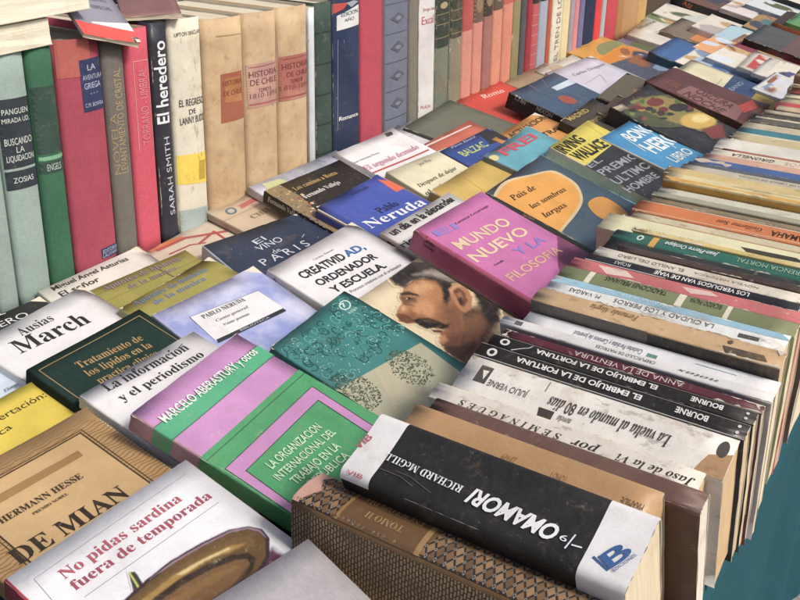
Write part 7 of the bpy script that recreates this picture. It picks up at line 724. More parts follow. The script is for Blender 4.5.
{'n':'paperback_book','l':'dusty cyan paperback right of the clean white one','g':'books laid face up across the stall','o':(-0.3351,1.9059,0.7623),'X':(0.00748,0.99997,0.0),'Y':(-0.97434,0.00729,0.22495),'d':(0.14,0.1988,0.01),'c':'#6c9cb4','art':[('pic',[((168,196,208),20,[0,19880,14000,19880,14000,5964,0,5964]),((124,143,168),10,[10654,14413,10948,14691,11648,14791,12208,14632,12222,14353,11662,14155,10976,14174]),((216,210,196),10,[13006,12962,12572,13141,12376,13717,12544,14214,12950,14294,13286,13876,13314,13280]),((168,196,208),10,[2716,10258,1260,11351,896,13777,1904,15725,3514,15725,4508,13757,4144,11332]),((138,90,60),60,[9968,5964,8848,7197,10122,10377,12838,11928,14000,10656,14000,7535,12600,5964]),((138,90,60),10,[4298,11829,2114,11511,112,13200,0,15606,1442,16918,3766,16143,5026,13856]),((216,210,196),10,[9814,11312,8526,12763,8820,15049,10486,16401,12250,15824,12782,13737,11676,11729]),((108,156,180),10,[1736,8469,1750,9642,2926,11292,4354,12186,4970,11650,4298,10079,2856,8668]),((184,154,106),10,[2716,10020,1624,10457,1064,11868,1456,13180,2492,13399,3402,12365,3486,10854]),((92,100,72),60,[8988,9026,8988,10059,9814,10735,10836,10517,11298,9602,10822,8648,9800,8409]),((124,143,168),60,[11326,8489,11410,9582,12474,10377,13692,10278,14000,9344,13524,8310,12250,7932])],160),('rag','f',60),('rag','s',75)],'sc':'#6c9cb4','kind':'paper','hard':0,'r':0.0015,'bow':0.0,'curl':0.002},
{'n':'paperback_book','l':'clay coloured paperback among pale blue covers','g':'books laid face up across the stall','o':(-0.3289,1.854,0.7642),'X':(0.07577,0.99713,0.0),'Y':(-0.97157,0.07383,0.22495),'d':(0.12,0.1704,0.008),'c':'#b8866a','art':[('pic',[((138,90,68),20,[960,11928,11040,11928,11040,1363,960,1363]),((92,100,72),30,[4500,3476,3408,1857,1068,1534,960,2743,960,4584,1248,5657,3552,5146]),((184,134,106),60,[5484,1653,5160,2317,5376,3561,5964,4447,6468,4311,6528,3238,6084,2062]),((138,90,68),10,[11040,8128,9072,7890,7500,9389,7524,11485,9132,11928,11040,11877,11040,9866]),((138,90,68),30,[11040,5129,9936,4243,6996,4754,4968,6271,5388,7651,7944,7838,10692,6714]),((184,154,106),10,[7056,4686,6768,4771,6384,5163,6216,5572,6372,5691,6744,5436,7056,4993]),((184,134,106),10,[3564,1704,1776,3630,2124,6646,4344,8452,6744,7685,7524,4942,6084,2266]),((58,60,72),30,[10512,1363,9456,1363,8652,2437,8688,3766,9552,4141,10584,3289,11004,1840]),((184,154,106),60,[3060,7549,2160,8316,1788,10207,2232,11758,3156,11826,3852,10343,3804,8435]),((138,90,60),10,[3768,4141,3672,5555,4908,6935,6552,7259,7356,6271,6708,4720,5100,3783]),((92,100,72),10,[6720,5180,5760,3783,3732,3510,2160,4584,2256,6186,3924,7106,5916,6629])],160),('rag','f',60),('rag','s',75)],'sc':'#b8866a','kind':'paper','hard':0,'r':0.0015,'bow':0.0,'curl':0.002},
{'n':'paperback_book','l':'crimson and blue patterned booklet in the far right group','g':'books laid face up across the stall','o':(-0.3233,1.8096,0.7708),'X':(0.11073,0.99385,0.0),'Y':(-0.96838,0.10789,0.22495),'d':(0.17,0.1573,0.008),'c':'#8a3c50','art':[('pic',[((138,60,80),20,[0,11798,17000,11798,17000,0,0,0]),((68,80,138),60,[13362,2108,12954,3240,14093,4168,15895,4184,17000,3272,16609,2124,14960,1620]),((68,80,138),60,[12512,2108,12903,2753,14178,3115,15402,2926,15640,2328,14705,1778,13311,1683]),((184,154,106),10,[6358,6748,4454,7739,4046,9910,5423,11625,7548,11577,8823,9816,8262,7661]),((92,100,72),60,[12257,0,11441,912,12376,2139,14331,2485,15861,1715,15776,393,14161,0]),((216,210,196),30,[5763,6261,4165,6371,2448,7519,1887,8856,2924,9359,4777,8652,6035,7267]),((124,143,168),30,[17000,0,15572,0,13175,1683,12682,3712,14467,4483,17000,3398,17000,1306]),((184,154,106),60,[0,8164,0,9186,0,10681,1666,11514,2958,11058,2856,9658,1428,8368]),((138,90,60),60,[3417,755,1802,1022,629,2281,765,3586,2125,3948,3672,3099,4233,1667]),((58,60,72),30,[11594,7503,11424,9894,14433,11703,17000,11562,17000,9580,17000,7252,14756,6355]),((138,60,80),60,[14450,3256,13787,3964,13736,5506,14331,6717,15113,6670,15504,5411,15198,3885])],160),('rag','f',60),('rag','s',75)],'sc':'#8a3c50','kind':'paper','hard':0,'r':0.0015,'bow':0.0,'curl':0.002},
{'n':'paperback_book','l':'khaki booklet beyond the ochre end book','g':'books laid face up across the stall','o':(-0.5078,1.9927,0.767),'X':(-0.08805,0.99612,0.0),'Y':(-0.97059,-0.08579,0.22495),'d':(0.14,0.1988,0.01),'c':'#a8a078','art':[('pic',[((106,122,74),20,[0,19880,14000,19880,14000,5964,0,5964]),((216,210,196),30,[7658,10656,6328,11769,6132,14095,7196,15904,8722,15805,9562,13876,9072,11570]),((124,143,168),30,[3626,12803,2282,13578,798,16063,280,18389,1148,18787,2716,16958,3822,14294]),((216,210,196),60,[6874,10119,4480,12067,4494,15268,6902,17276,9898,16600,11214,13737,9828,10854]),((216,210,196),10,[8036,12803,8946,15487,11774,16540,14000,15188,14000,12445,12698,10377,9674,10576]),((216,210,196),60,[5068,9065,4354,8529,2954,8588,1918,9204,2030,9880,3220,10139,4564,9761]),((216,210,196),10,[3808,11312,3276,10775,2422,10835,1876,11451,2072,12147,2856,12425,3626,12027]),((184,154,106),10,[4886,11789,4606,14532,6678,16600,9534,16441,11018,14155,9996,11491,7252,10457]),((106,122,74),60,[5306,14393,4970,14671,4746,15387,4788,16023,5068,16063,5390,15526,5488,14771]),((168,160,120),10,[9828,15685,8904,16461,8624,18250,9198,19721,10206,19741,10864,18309,10696,16500]),((58,60,72),60,[13258,6759,11928,7316,10920,9284,10976,11192,12068,11590,13370,10159,13888,8012])],160),('rag','f',60),('rag','s',75)],'sc':'#a8a078','kind':'paper','hard':0,'r':0.0015,'bow':0.0,'curl':0.002},
{'n':'paperback_book','l':'silver white paperback stack top beyond the khaki booklet','g':'books laid face up across the stall','o':(-0.509,2.0708,0.7706),'X':(-0.11795,0.99302,0.0),'Y':(-0.96757,-0.11493,0.22495),'d':(0.14,0.1988,0.012),'c':'#c4c8c0','art':[('pic',[((216,210,196),20,[0,19880,14000,19880,14000,5964,0,5964]),((124,143,168),10,[3584,11570,3738,12882,5110,13916,6664,13916,7224,12862,6370,11550,4746,10994]),((196,200,192),30,[12222,16739,11200,17534,11172,18866,12166,19721,13440,19463,14000,18270,13454,17057]),((216,210,196),30,[9814,6958,9002,6700,7812,7216,7182,8131,7560,8727,8680,8588,9674,7773]),((184,154,106),30,[5012,17932,4606,17673,3710,17634,2996,17812,3010,18091,3738,18270,4634,18190]),((216,210,196),60,[2576,12524,2478,14035,3878,15884,5712,16699,6594,15844,5852,13976,4060,12505]),((92,100,72),60,[9086,11968,7056,11908,4970,13777,4382,16182,5754,17296,8036,16282,9506,13896]),((138,138,128),10,[7000,9324,5880,9403,4144,10556,3094,11928,3556,12465,5152,11769,6678,10377]),((138,138,128),30,[2492,9781,1414,10676,1372,12326,2394,13499,3710,13280,4312,11868,3766,10298]),((196,200,192),10,[11480,5964,8470,5964,7000,8688,8176,11709,11116,12425,13580,10318,13720,6978]),((196,200,192),30,[9758,10377,7868,8369,4732,8509,2702,10676,3318,13220,6132,14234,8988,12942])],160),('rag','f',60),('rag','s',75)],'sc':'#c4c8c0','kind':'paper','hard':0,'r':0.0015,'bow':0.0,'curl':0.002},
{'n':'paperback_book','l':'taupe booklet with orange corner near the small black title','g':'books laid face up across the stall','o':(-0.4382,1.9079,0.7651),'X':(-0.01355,0.99991,0.0),'Y':(-0.97428,-0.0132,0.22495),'d':(0.14,0.1988,0.009),'c':'#7a6a5c','art':[('pic',[((192,128,80),10,[1120,13916,12880,13916,12880,1590,1120,1590]),((192,128,80),30,[3136,7415,2884,8847,4032,10735,5698,11670,6636,10914,6132,9065,4564,7515]),((192,128,80),60,[1624,7992,1274,8529,1456,9383,2044,9880,2576,9682,2660,8906,2226,8171]),((58,60,72),30,[5712,1590,3066,1590,1120,2068,1204,4751,3388,6242,5964,5407,6972,2883]),((92,100,72),10,[6356,3042,5670,4890,6748,7713,8750,9363,10192,8588,9954,5984,8232,3519]),((58,60,72),10,[5866,2246,5810,4811,8078,6938,10962,7018,12278,4990,11018,2386,8148,1590]),((58,60,72),30,[8470,8926,7574,12087,9604,13916,12880,13916,12880,13280,12880,9900,11550,7972]),((192,128,80),30,[7182,4095,7196,4831,7812,5308,8554,5149,8862,4513,8512,3837,7756,3658]),((122,106,92),30,[11200,8707,10808,9602,10990,11471,11620,12862,12208,12743,12306,11212,11858,9403]),((138,90,60),10,[5488,7554,4732,7813,4032,8886,3892,9980,4438,10238,5250,9483,5712,8290]),((216,210,196),60,[12670,10298,11564,10477,10822,11610,10990,12862,11956,13260,12880,12524,12880,11212])],160),('rag','f',60),('rag','s',75)],'sc':'#7a6a5c','kind':'paper','hard':0,'r':0.0015,'bow':0.0,'curl':0.002},
{'n':'paperback_book','l':'orange and black picture paperback near the top right corner','g':'books laid face up across the stall','o':(-0.3045,2.1347,0.7706),'X':(-0.03543,0.99937,0.0),'Y':(-0.97376,-0.03452,0.22495),'d':(0.15,0.1657,0.009),'c':'#c4683c','art':[('pic',[((58,44,40),10,[0,16568,15000,16568,15000,0,0,0]),((58,60,72),30,[13425,8433,10620,8764,8775,10951,9255,13353,11730,14149,14295,12740,15000,10189]),((138,90,60),30,[6870,10106,6645,11399,8040,12873,10005,13436,11040,12641,10365,11100,8505,9990]),((196,104,60),30,[2445,11283,2835,12840,5235,14182,7815,14298,8640,13088,7065,11465,4305,10670]),((58,44,40),30,[3750,4672,2400,4523,1170,5318,960,6478,1950,7107,3375,6743,4170,5650]),((216,210,196),10,[7470,6296,7080,5782,6315,5683,5730,6080,5775,6660,6420,7008,7170,6826]),((92,100,72),60,[11025,9990,11325,10554,12495,11266,13650,11564,13920,11233,13095,10520,11805,9957]),((184,154,106),10,[13365,1922,12810,2237,12795,2783,13320,3131,13980,3032,14295,2551,14010,2054]),((196,104,60),60,[11325,3860,8910,3479,6870,4755,6750,6726,8640,7903,11115,7389,12285,5583]),((196,104,60),60,[8625,5136,7965,5451,7500,6395,7575,7240,8130,7339,8745,6644,8955,5650]),((124,143,168),10,[5955,4705,4200,3777,2070,4274,1185,5815,2205,7223,4365,7455,6030,6312])],160),('rag','f',60),('rag','s',75)],'sc':'#c4683c','kind':'paper','hard':0,'r':0.0015,'bow':0.0,'curl':0.002},
{'n':'paperback_book','l':'grey teal picture paperback left of the orange and black one','g':'books laid face up across the stall','o':(-0.3045,2.0529,0.7615),'X':(-0.03288,0.99946,0.0),'Y':(-0.97384,-0.03204,0.22495),'d':(0.16,0.2084,0.008),'c':'#4f7470','art':[('pic',[((168,130,74),20,[0,20840,16000,20840,16000,0,0,0]),((216,210,196),30,[8544,6169,7696,6273,6720,7211,6352,8253,6880,8607,7888,8024,8640,6919]),((138,90,60),10,[13600,17527,13760,18194,14688,19069,15680,19507,16000,19152,15408,18298,14320,17568]),((124,143,168),30,[10256,11816,8320,11421,5824,12733,4688,14755,5728,15985,8192,15464,10192,13588]),((58,60,72),30,[3152,14484,1760,16818,2944,19861,5824,20840,8224,20007,8304,17006,6032,14547]),((92,100,72),10,[12352,14526,11552,14734,11152,15526,11440,16297,12208,16464,12864,15922,12928,15047]),((79,116,112),10,[9392,13296,9040,12796,8288,12692,7696,13067,7712,13630,8336,13942,9088,13796]),((138,90,60),60,[3168,14484,4576,16130,7824,16610,10464,15568,10496,13775,7904,12608,4624,12942]),((79,116,112),60,[5168,15151,5760,17527,8784,19257,11968,19048,12912,17047,10880,14755,7424,13942]),((184,154,106),60,[7360,0,6544,1146,7168,4689,8752,7273,10096,6940,10192,3960,8960,563]),((92,100,72),60,[12448,3314,12288,4147,12992,4918,14000,5064,14576,4439,14256,3543,13312,3043])],160),('rag','f',60),('rag','s',75)],'sc':'#4f7470','kind':'paper','hard':0,'r':0.0015,'bow':0.0,'curl':0.002},
{'n':'paperback_book','l':'leaf green paperback in the top right corner','g':'books laid face up across the stall','o':(-0.3045,2.1328,0.779),'X':(-0.01679,0.99986,0.0),'Y':(-0.97423,-0.01636,0.22495),'d':(0.14,0.1393,0.009),'c':'#5c9a54','art':[('pic',[((216,160,64),20,[1120,9748,12880,9748,12880,1114,1120,1114]),((138,90,60),10,[12824,4791,10640,4401,7490,5473,5768,7172,6762,8230,9730,7840,12418,6295]),((124,143,168),10,[2702,6601,1568,7381,1512,8968,2562,9748,3920,9748,4578,8718,4018,7186]),((92,100,72),10,[6412,2465,6538,3412,8008,4846,9716,5668,10374,5264,9478,3941,7700,2688]),((92,100,72),10,[8764,2103,5642,1114,2338,2019,1358,4415,3444,6350,7000,6378,9352,4470]),((216,160,64),30,[9814,1434,10038,2785,11788,3565,12880,3175,12880,1908,12880,1114,11242,1114]),((92,154,84),10,[6874,6517,5628,5167,2954,4888,1120,5905,1120,7437,3178,8342,5796,7910]),((92,100,72),10,[7378,4721,7294,5139,7756,5501,8400,5529,8764,5194,8554,4763,7938,4554]),((92,154,84),30,[3696,4066,3052,3802,2310,3983,2044,4498,2450,4930,3234,4972,3780,4582]),((216,160,64),30,[8008,7353,5656,6336,2394,6977,1120,8801,1806,9748,4928,9748,7686,9233]),((184,154,106),30,[10794,6531,9996,6016,8568,6086,7602,6671,7826,7339,9072,7576,10388,7214])],160),('rag','f',60),('rag','s',75)],'sc':'#5c9a54','kind':'paper','hard':0,'r':0.0015,'bow':0.0,'curl':0.002},
{'n':'paperback_book','l':'pinkish grey paperback at the top edge right of the long black one','g':'books laid face up across the stall','o':(-0.3634,2.2033,0.76),'X':(-0.02985,0.99955,0.0),'Y':(-0.97394,-0.02909,0.22495),'d':(0.17,0.2414,0.009),'c':'#b8a8a0','art':[('pic',[((216,208,204),10,[0,24140,17000,24140,17000,7242,0,7242]),((58,60,72),60,[11849,14484,8857,14363,6035,17067,5508,20543,7684,22161,10914,20688,12750,17260]),((184,168,160),30,[8041,19553,6494,19867,4607,21823,3808,23923,4692,24140,6613,23343,8092,21098]),((184,168,160),60,[12036,12891,10982,13567,10846,14894,11696,15860,12920,15739,13583,14629,13175,13349]),((216,210,196),60,[14008,12118,13566,12239,13107,12867,12971,13518,13277,13687,13787,13253,14110,12553]),((138,90,60),60,[12308,12505,10880,12818,10149,14218,10659,15643,12019,16029,13209,15063,13328,13494]),((124,143,168),60,[11305,13374,11441,15281,13532,17767,16014,18926,16983,17888,15725,15450,13192,13446]),((184,168,160),60,[6936,11949,7718,13229,9928,13977,11900,13615,12155,12408,10472,11298,8143,11080]),((216,208,204),30,[9027,18636,7531,17139,4845,17188,2975,18781,3349,20688,5678,21485,8211,20543]),((184,154,106),30,[8653,22354,9044,23488,10200,23923,11271,23319,11424,22136,10557,21267,9316,21388]),((124,143,168),10,[7990,11104,6324,11225,5321,12649,5763,14315,7293,14943,8772,14049,9078,12336])],160),('rag','f',60),('rag','s',75)],'sc':'#b8a8a0','kind':'paper','hard':0,'r':0.0015,'bow':0.0,'curl':0.002},
{'n':'paperback_book','l':'blue grey paperback at the top edge above the teal picture','g':'books laid face up across the stall','o':(-0.3298,2.2737,0.761),'X':(-0.00173,1.0,0.0),'Y':(-0.97437,-0.00168,0.22495),'d':(0.17,0.2414,0.009),'c':'#8894a0','art':[('pic',[((208,212,216),20,[0,24140,17000,24140,17000,0,0,0]),((136,148,160),10,[12359,21195,13209,22112,15215,22498,16898,22040,16966,21098,15368,20374,13311,20422]),((136,148,160),30,[4267,5963,4080,7049,4964,8377,6239,8956,6953,8328,6562,6976,5355,5914]),((92,100,72),60,[6222,4997,5525,4442,4539,4611,3995,5407,4335,6228,5270,6421,6120,5890]),((208,212,216),60,[0,9366,68,10718,2448,11515,4573,11153,4828,9922,3009,8715,510,8497]),((208,212,216),30,[15198,13639,14008,14218,12886,16222,12699,18129,13566,18491,14858,17043,15572,14870]),((58,60,72),30,[2193,941,1836,1255,1700,2052,1870,2704,2227,2728,2499,2100,2482,1304]),((92,100,72),30,[8721,14846,6443,15981,5559,18998,6715,21629,9044,21895,10795,19578,10625,16439]),((208,212,216),30,[8194,20519,8806,21485,10387,21895,11730,21412,11832,20422,10608,19650,8993,19722]),((184,154,106),10,[17000,5938,15351,5118,12206,7290,11492,10815,13753,13011,17000,12215,17000,9052]),((136,148,160),60,[16575,12239,14433,11491,11883,12794,10863,15208,12138,16874,14756,16536,16728,14460])],160),('rag','f',60),('rag','s',75)],'sc':'#8894a0','kind':'paper','hard':0,'r':0.0015,'bow':0.0,'curl':0.002},
{'n':'paperback_book','l':'ash grey paperback on the far edge of the stall','g':'books laid face up across the stall','o':(-0.4811,2.307,0.7749),'X':(-0.02538,0.99968,0.0),'Y':(-0.97406,-0.02473,0.22495),'d':(0.16,0.2272,0.009),'c':'#9aa4ac','art':[('pic',[((154,164,172),10,[0,22720,16000,22720,16000,0,0,0]),((216,210,196),10,[15904,0,12688,0,10128,2613,10144,6248,12720,7725,15920,5953,16000,2249]),((154,164,172),30,[13616,16131,11712,15995,9280,17722,8128,20016,9152,21107,11568,20198,13552,17972]),((58,60,72),60,[12608,5021,12032,4771,10896,4930,10096,5407,10208,5839,11152,5862,12224,5498]),((154,164,172),10,[14608,16586,11904,16222,8752,18471,7536,21629,9168,22720,12416,22243,14832,19221]),((138,90,60),30,[2528,5180,3008,6044,4448,6612,5760,6430,5952,5657,4864,4885,3344,4680]),((216,210,196),10,[5360,1772,4096,4885,5872,8429,9360,9679,11920,7725,11616,4044,8672,1409]),((138,90,60),60,[10752,14427,7808,14200,5056,16722,4576,20062,6736,21720,9904,20403,11664,17154]),((124,143,168),60,[13808,12700,12544,13632,12336,15495,13360,16926,14832,16813,15632,15245,15168,13428]),((216,210,196),60,[12496,16904,13040,17608,14464,17949,15664,17722,15744,17063,14656,16495,13200,16427]),((200,204,208),30,[10544,7884,9600,6430,7504,6066,5840,7111,5872,8747,7568,9747,9648,9338])],160),('rag','f',60),('rag','s',75)],'sc':'#9aa4ac','kind':'paper','hard':0,'r':0.0015,'bow':0.0,'curl':0.002},
{'n':'paperback_book','l':'near black book in the top right corner of the stall','g':'books laid face up across the stall','o':(-0.3045,2.3978,0.7674),'X':(-0.00719,0.99997,0.0),'Y':(-0.97434,-0.00701,0.22495),'d':(0.17,0.2315,0.012),'c':'#24262e','art':[('pic',[((216,210,196),10,[0,23149,17000,23149,17000,0,0,0]),((58,60,72),10,[6375,3773,6035,4977,6800,6991,8075,8311,8891,7940,8653,6135,7514,4283]),((58,60,72),60,[15011,7199,15368,7593,16269,7755,17000,7593,17000,7199,16354,6899,15436,6899]),((58,60,72),60,[2958,10070,3774,11552,6511,13265,9112,13913,9605,13010,7633,11227,4658,9931]),((138,90,60),60,[8602,19932,9605,21714,12818,23149,15827,23149,16354,21899,13974,20071,10523,19214]),((58,60,72),60,[3672,14978,3859,16181,5355,17802,7021,18612,7599,18010,6647,16459,4896,15117]),((184,154,106),60,[13753,20464,12444,18959,9758,18774,7735,20024,7905,21784,10132,22710,12733,22108]),((184,154,106),10,[1071,10695,2312,12454,5134,12894,7412,11714,7395,9792,5134,8588,2312,9005]),((124,143,168),10,[16473,9051,14858,9769,13243,12315,12852,14769,13974,15279,15776,13450,16864,10672]),((216,210,196),10,[7395,8820,5542,10116,4964,13172,6086,15672,8075,15718,9401,13288,9078,10232]),((58,60,72),30,[8160,11598,5882,10927,3740,12269,3366,14607,5049,16181,7514,15811,8874,13751])],160),('rag','f',60),('rag','s',75)],'sc':'#24262e','kind':'paper','hard':0,'r':0.0015,'bow':0.0,'curl':0.002},
{'n':'hardcover_book','l':'long black spined book with orange lettering lying across the far group','g':'books laid face up across the stall','o':(-0.4854,2.2048,0.779),'X':(-0.052,0.99865,0.0),'Y':(-0.97305,-0.05067,0.22495),'d':(0.15,0.23,0.03),'c':'#5a5c60','art':[('pic',[((106,74,60),10,[0,23000,15000,23000,15000,0,0,0]),((106,74,60),10,[8550,12420,6960,13386,6375,15847,7230,17963,8880,18101,10080,16192,9915,13639]),((138,90,60),30,[14535,12880,14055,12443,13095,12466,12405,12926,12480,13478,13290,13708,14190,13432]),((58,60,72),60,[5670,12949,6630,16652,9990,18193,13200,16399,13830,12604,11415,9729,7770,9890]),((106,74,60),30,[6015,5727,6090,6992,7320,8809,8790,9798,9375,9246,8640,7521,7140,5957]),((184,154,106),60,[6855,2231,6510,3703,7455,5957,8985,7245,9945,6601,9600,4531,8205,2576]),((106,74,60),60,[4590,10488,6030,13156,9360,13846,12045,12029,12045,9108,9375,7268,6045,7912]),((124,143,168),60,[11145,15134,10290,17112,11250,19665,13305,20884,14895,19826,14820,17296,13140,15203]),((138,90,60),60,[15000,21321,14430,19389,11430,19228,9210,20930,9465,23000,12000,23000,14895,23000]),((106,74,60),10,[4170,17342,3540,16606,2595,16652,2040,17457,2280,18423,3165,18814,3990,18331])],160),('t','ASI','b','#c05a3c','s',(20222,-948),(-2105,-469),(-208,936)),('p','#a0604a','f',[3000,16100,12000,16100,12000,11500,3000,11500]),('rag','f',60),('rag','s',75)],'sc':'#232122','kind':'paper','hard':1,'r':0.0015,'bow':0.0,'curl':0.002},
{'n':'hardcover_book','l':'thick dark grey hardcover with black and oxblood spine at the right','g':'books laid face up across the stall','o':(-0.3045,1.8826,0.7815),'X':(-0.00885,0.99996,0.0),'Y':(-0.97433,-0.00863,0.22495),'d':(0.15,0.1588,0.034),'c':'#4c4e4e','art':[('p','#5a2426','s',[0,-45,0,-3355,11119,-3355,11119,-45]),('p','#6a4a46','f',[0,8736,15000,8736,15000,0,0,0]),('rag','f',60),('rag','s',75)],'sc':'#1e1c1c','kind':'paper','hard':1,'r':0.0015,'bow':0.0,'curl':0.002},
{'n':'hardcover_book','l':'plain lilac grey hardcover at the bottom edge of the photo','g':'books laid face up across the stall','o':(-0.131,0.1675,0.7623),'X':(0.20476,0.97881,0.0),'Y':(-0.95742,0.20029,0.20791),'d':(0.13,0.19,0.018),'c':'#a9a6ac','art':[('rag','f',40),('rag','s',50)],'sc':'#b8b0a8','kind':'clothf','hard':1,'r':0.0015,'bow':0.0,'curl':0.002},
{'n':'paperback_book','l':'cream page edged book lying flat on the teal and green books','g':'books lying on top of the back row','o':(-0.8347,0.3112,1.0384),'X':(1.0,0.0,0.0),'Y':(0.0,1.0,0.0),'d':(0.14,0.203,0.0222),'c':'#cfc8b4','art':[],'kind':'paper','hard':0,'r':0.001,'bow':0.0,'curl':0.0,'pc':'#ece7d2'},
{'n':'paperback_book','l':'cream page edged book lying topmost on the flat one below','g':'books lying on top of the back row','o':(-0.8382,0.3393,1.0646),'X':(1.0,0.0,0.0),'Y':(0.0,1.0,0.0),'d':(0.147,0.217,0.0245),'c':'#b8b2a0','art':[],'kind':'paper','hard':0,'r':0.001,'bow':0.0,'curl':0.0,'pc':'#efe9d4'},
{'n':'booklet','l':'greyish booklet in a plastic sleeve with a red strip, lying on top','g':'books lying on top of the back row','o':(-0.6843,0.5394,1.0217),'X':(0.02816,0.94929,-0.31313),'Y':(-0.80515,0.20718,0.5557),'d':(0.0622,0.091,0.0035),'c':'#8b8a9a','art':[('p','#e8473c','f',[0,1820,6215,1456,6215,0,0,0]),('p','#ead9dc','f',[1865,2002,6215,2548,6215,1456,1865,1820]),('t','COLECCION MUNDIAL','n','#5b5a6c','f',(746,7280),(4537,0),(0,455)),('t','LECTURAS','n','#5b5a6c','f',(746,6188),(4537,0),(0,455)),('t','NUMERO CUATRO','n','#5b5a6c','f',(746,5096),(4537,0),(0,455)),('t','EDICION ESPECIAL','n','#5b5a6c','f',(746,4004),(4537,0),(0,455))],'kind':'paper','hard':0,'r':0.001,'bow':0.0,'curl':0.002,'cat':'booklet','fin':'gloss'},
{'n':'booklet','l':'dull rose booklet lying on top beside the plastic sleeve','g':'books lying on top of the back row','o':(-0.7202,0.6138,1.021),'X':(0.6,0.8,0.0),'Y':(-0.78234,0.58675,0.20896),'d':(0.056,0.105,0.0042),'c':'#8a5f60','art':[],'kind':'paper','hard':0,'r':0.001,'bow':0.0,'curl':0.0,'cat':'booklet'},
{'n':'hardcover_book','l':'brown book standing behind the upright row, only its top showing','g':'books standing behind the back row','o':(-0.8505,0.3759,0.783),'X':(-1.0,0.0,0.0),'Y':(0.0,0.0,1.0),'d':(0.14,0.203,0.042),'c':'#7a5a48','art':[],'kind':'cloth','hard':1,'r':0.001,'bow':0.0,'curl':0.0},
{'n':'hardcover_book','l':'dark olive book standing behind the upright row, only its top showing','g':'books standing behind the back row','o':(-0.8505,0.4263,0.783),'X':(-1.0,0.0,0.0),'Y':(0.0,0.0,1.0),'d':(0.14,0.2135,0.049),'c':'#4a4438','art':[],'kind':'cloth','hard':1,'r':0.001,'bow':0.0,'curl':0.0},
{'n':'hardcover_book','l':'slate grey book standing behind the upright row, only its top showing','g':'books standing behind the back row','o':(-0.8505,0.4837,0.783),'X':(-1.0,0.0,0.0),'Y':(0.0,0.0,1.0),'d':(0.14,0.21,0.056),'c':'#6b7078','art':[],'kind':'cloth','hard':1,'r':0.001,'bow':0.0,'curl':0.0},
{'n':'hardcover_book','l':'buff book standing behind the upright row, only its top showing','g':'books standing behind the back row','o':(-0.8505,0.5271,0.783),'X':(-1.0,0.0,0.0),'Y':(0.0,0.0,1.0),'d':(0.14,0.2065,0.042),'c':'#9a8a6a','art':[],'kind':'cloth','hard':1,'r':0.001,'bow':0.0,'curl':0.0},
{'n':'hardcover_book','l':'steel blue book standing behind the upright row, only its top showing','g':'books standing behind the back row','o':(-0.8505,0.5775,0.783),'X':(-1.0,0.0,0.0),'Y':(0.0,0.0,1.0),'d':(0.14,0.203,0.049),'c':'#3c4a5a','art':[],'kind':'cloth','hard':1,'r':0.001,'bow':0.0,'curl':0.0},
{'n':'hardcover_book','l':'oxblood book standing behind the upright row, only its top showing','g':'books standing behind the back row','o':(-0.8505,0.6349,0.783),'X':(-1.0,0.0,0.0),'Y':(0.0,0.0,1.0),'d':(0.14,0.2135,0.056),'c':'#7c3c3c','art':[],'kind':'cloth','hard':1,'r':0.001,'bow':0.0,'curl':0.0},
{'n':'hardcover_book','l':'sand book standing behind the upright row, only its top showing','g':'books standing behind the back row','o':(-0.8505,0.6783,0.783),'X':(-1.0,0.0,0.0),'Y':(0.0,0.0,1.0),'d':(0.14,0.21,0.042),'c':'#a89878','art':[],'kind':'cloth','hard':1,'r':0.001,'bow':0.0,'curl':0.0},
{'n':'hardcover_book','l':'moss green book standing behind the upright row, only its top showing','g':'books standing behind the back row','o':(-0.8505,0.7287,0.783),'X':(-1.0,0.0,0.0),'Y':(0.0,0.0,1.0),'d':(0.14,0.2065,0.049),'c':'#50604a','art':[],'kind':'cloth','hard':1,'r':0.001,'bow':0.0,'curl':0.0},
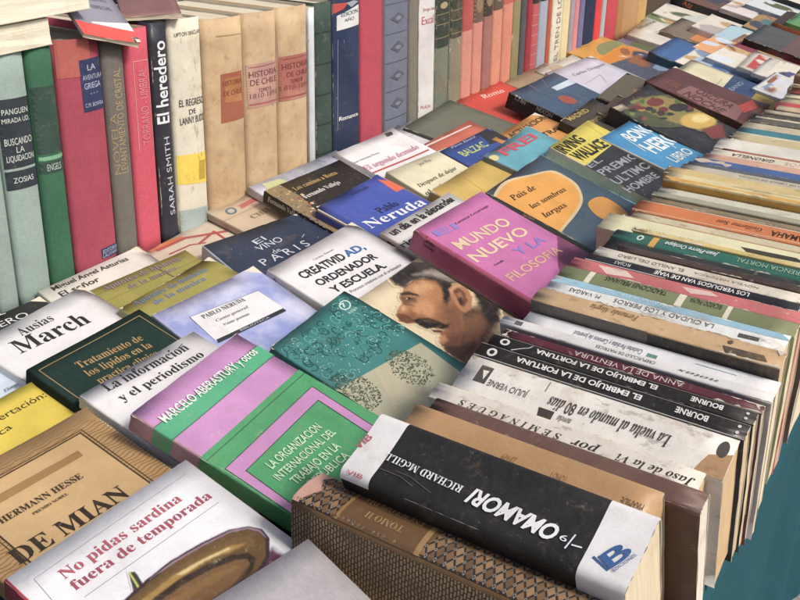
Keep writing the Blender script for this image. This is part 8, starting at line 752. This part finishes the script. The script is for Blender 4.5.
{'n':'hardcover_book','l':'ochre brown book standing behind the upright row, only its top showing','g':'books standing behind the back row','o':(-0.8505,0.7861,0.783),'X':(-1.0,0.0,0.0),'Y':(0.0,0.0,1.0),'d':(0.14,0.203,0.056),'c':'#8c6a3c','art':[],'kind':'cloth','hard':1,'r':0.001,'bow':0.0,'curl':0.0},
{'n':'hardcover_book','l':'charcoal book standing behind the upright row, only its top showing','g':'books standing behind the back row','o':(-0.8505,0.8295,0.783),'X':(-1.0,0.0,0.0),'Y':(0.0,0.0,1.0),'d':(0.14,0.2135,0.042),'c':'#2f3038','art':[],'kind':'cloth','hard':1,'r':0.001,'bow':0.0,'curl':0.0},
{'n':'hardcover_book','l':'pale tan book standing behind the upright row, only its top showing','g':'books standing behind the back row','o':(-0.8505,0.8799,0.783),'X':(-1.0,0.0,0.0),'Y':(0.0,0.0,1.0),'d':(0.14,0.21,0.049),'c':'#b09a80','art':[],'kind':'cloth','hard':1,'r':0.001,'bow':0.0,'curl':0.0},
{'n':'hardcover_book','l':'plum book standing behind the upright row, only its top showing','g':'books standing behind the back row','o':(-0.8505,0.9373,0.783),'X':(-1.0,0.0,0.0),'Y':(0.0,0.0,1.0),'d':(0.14,0.2065,0.056),'c':'#5a3a44','art':[],'kind':'cloth','hard':1,'r':0.001,'bow':0.0,'curl':0.0},
{'n':'hardcover_book','l':'blue grey book standing behind the upright row, only its top showing','g':'books standing behind the back row','o':(-0.8505,0.9807,0.783),'X':(-1.0,0.0,0.0),'Y':(0.0,0.0,1.0),'d':(0.14,0.203,0.042),'c':'#6a7a80','art':[],'kind':'cloth','hard':1,'r':0.001,'bow':0.0,'curl':0.0},
{'n':'hardcover_book','l':'rust book standing behind the upright row, only its top showing','g':'books standing behind the back row','o':(-0.8505,1.0311,0.783),'X':(-1.0,0.0,0.0),'Y':(0.0,0.0,1.0),'d':(0.14,0.2135,0.049),'c':'#8a4a3a','art':[],'kind':'cloth','hard':1,'r':0.001,'bow':0.0,'curl':0.0},
]

for i, d in enumerate(BOOKS):
    BookMaker(d, 100+i).build()
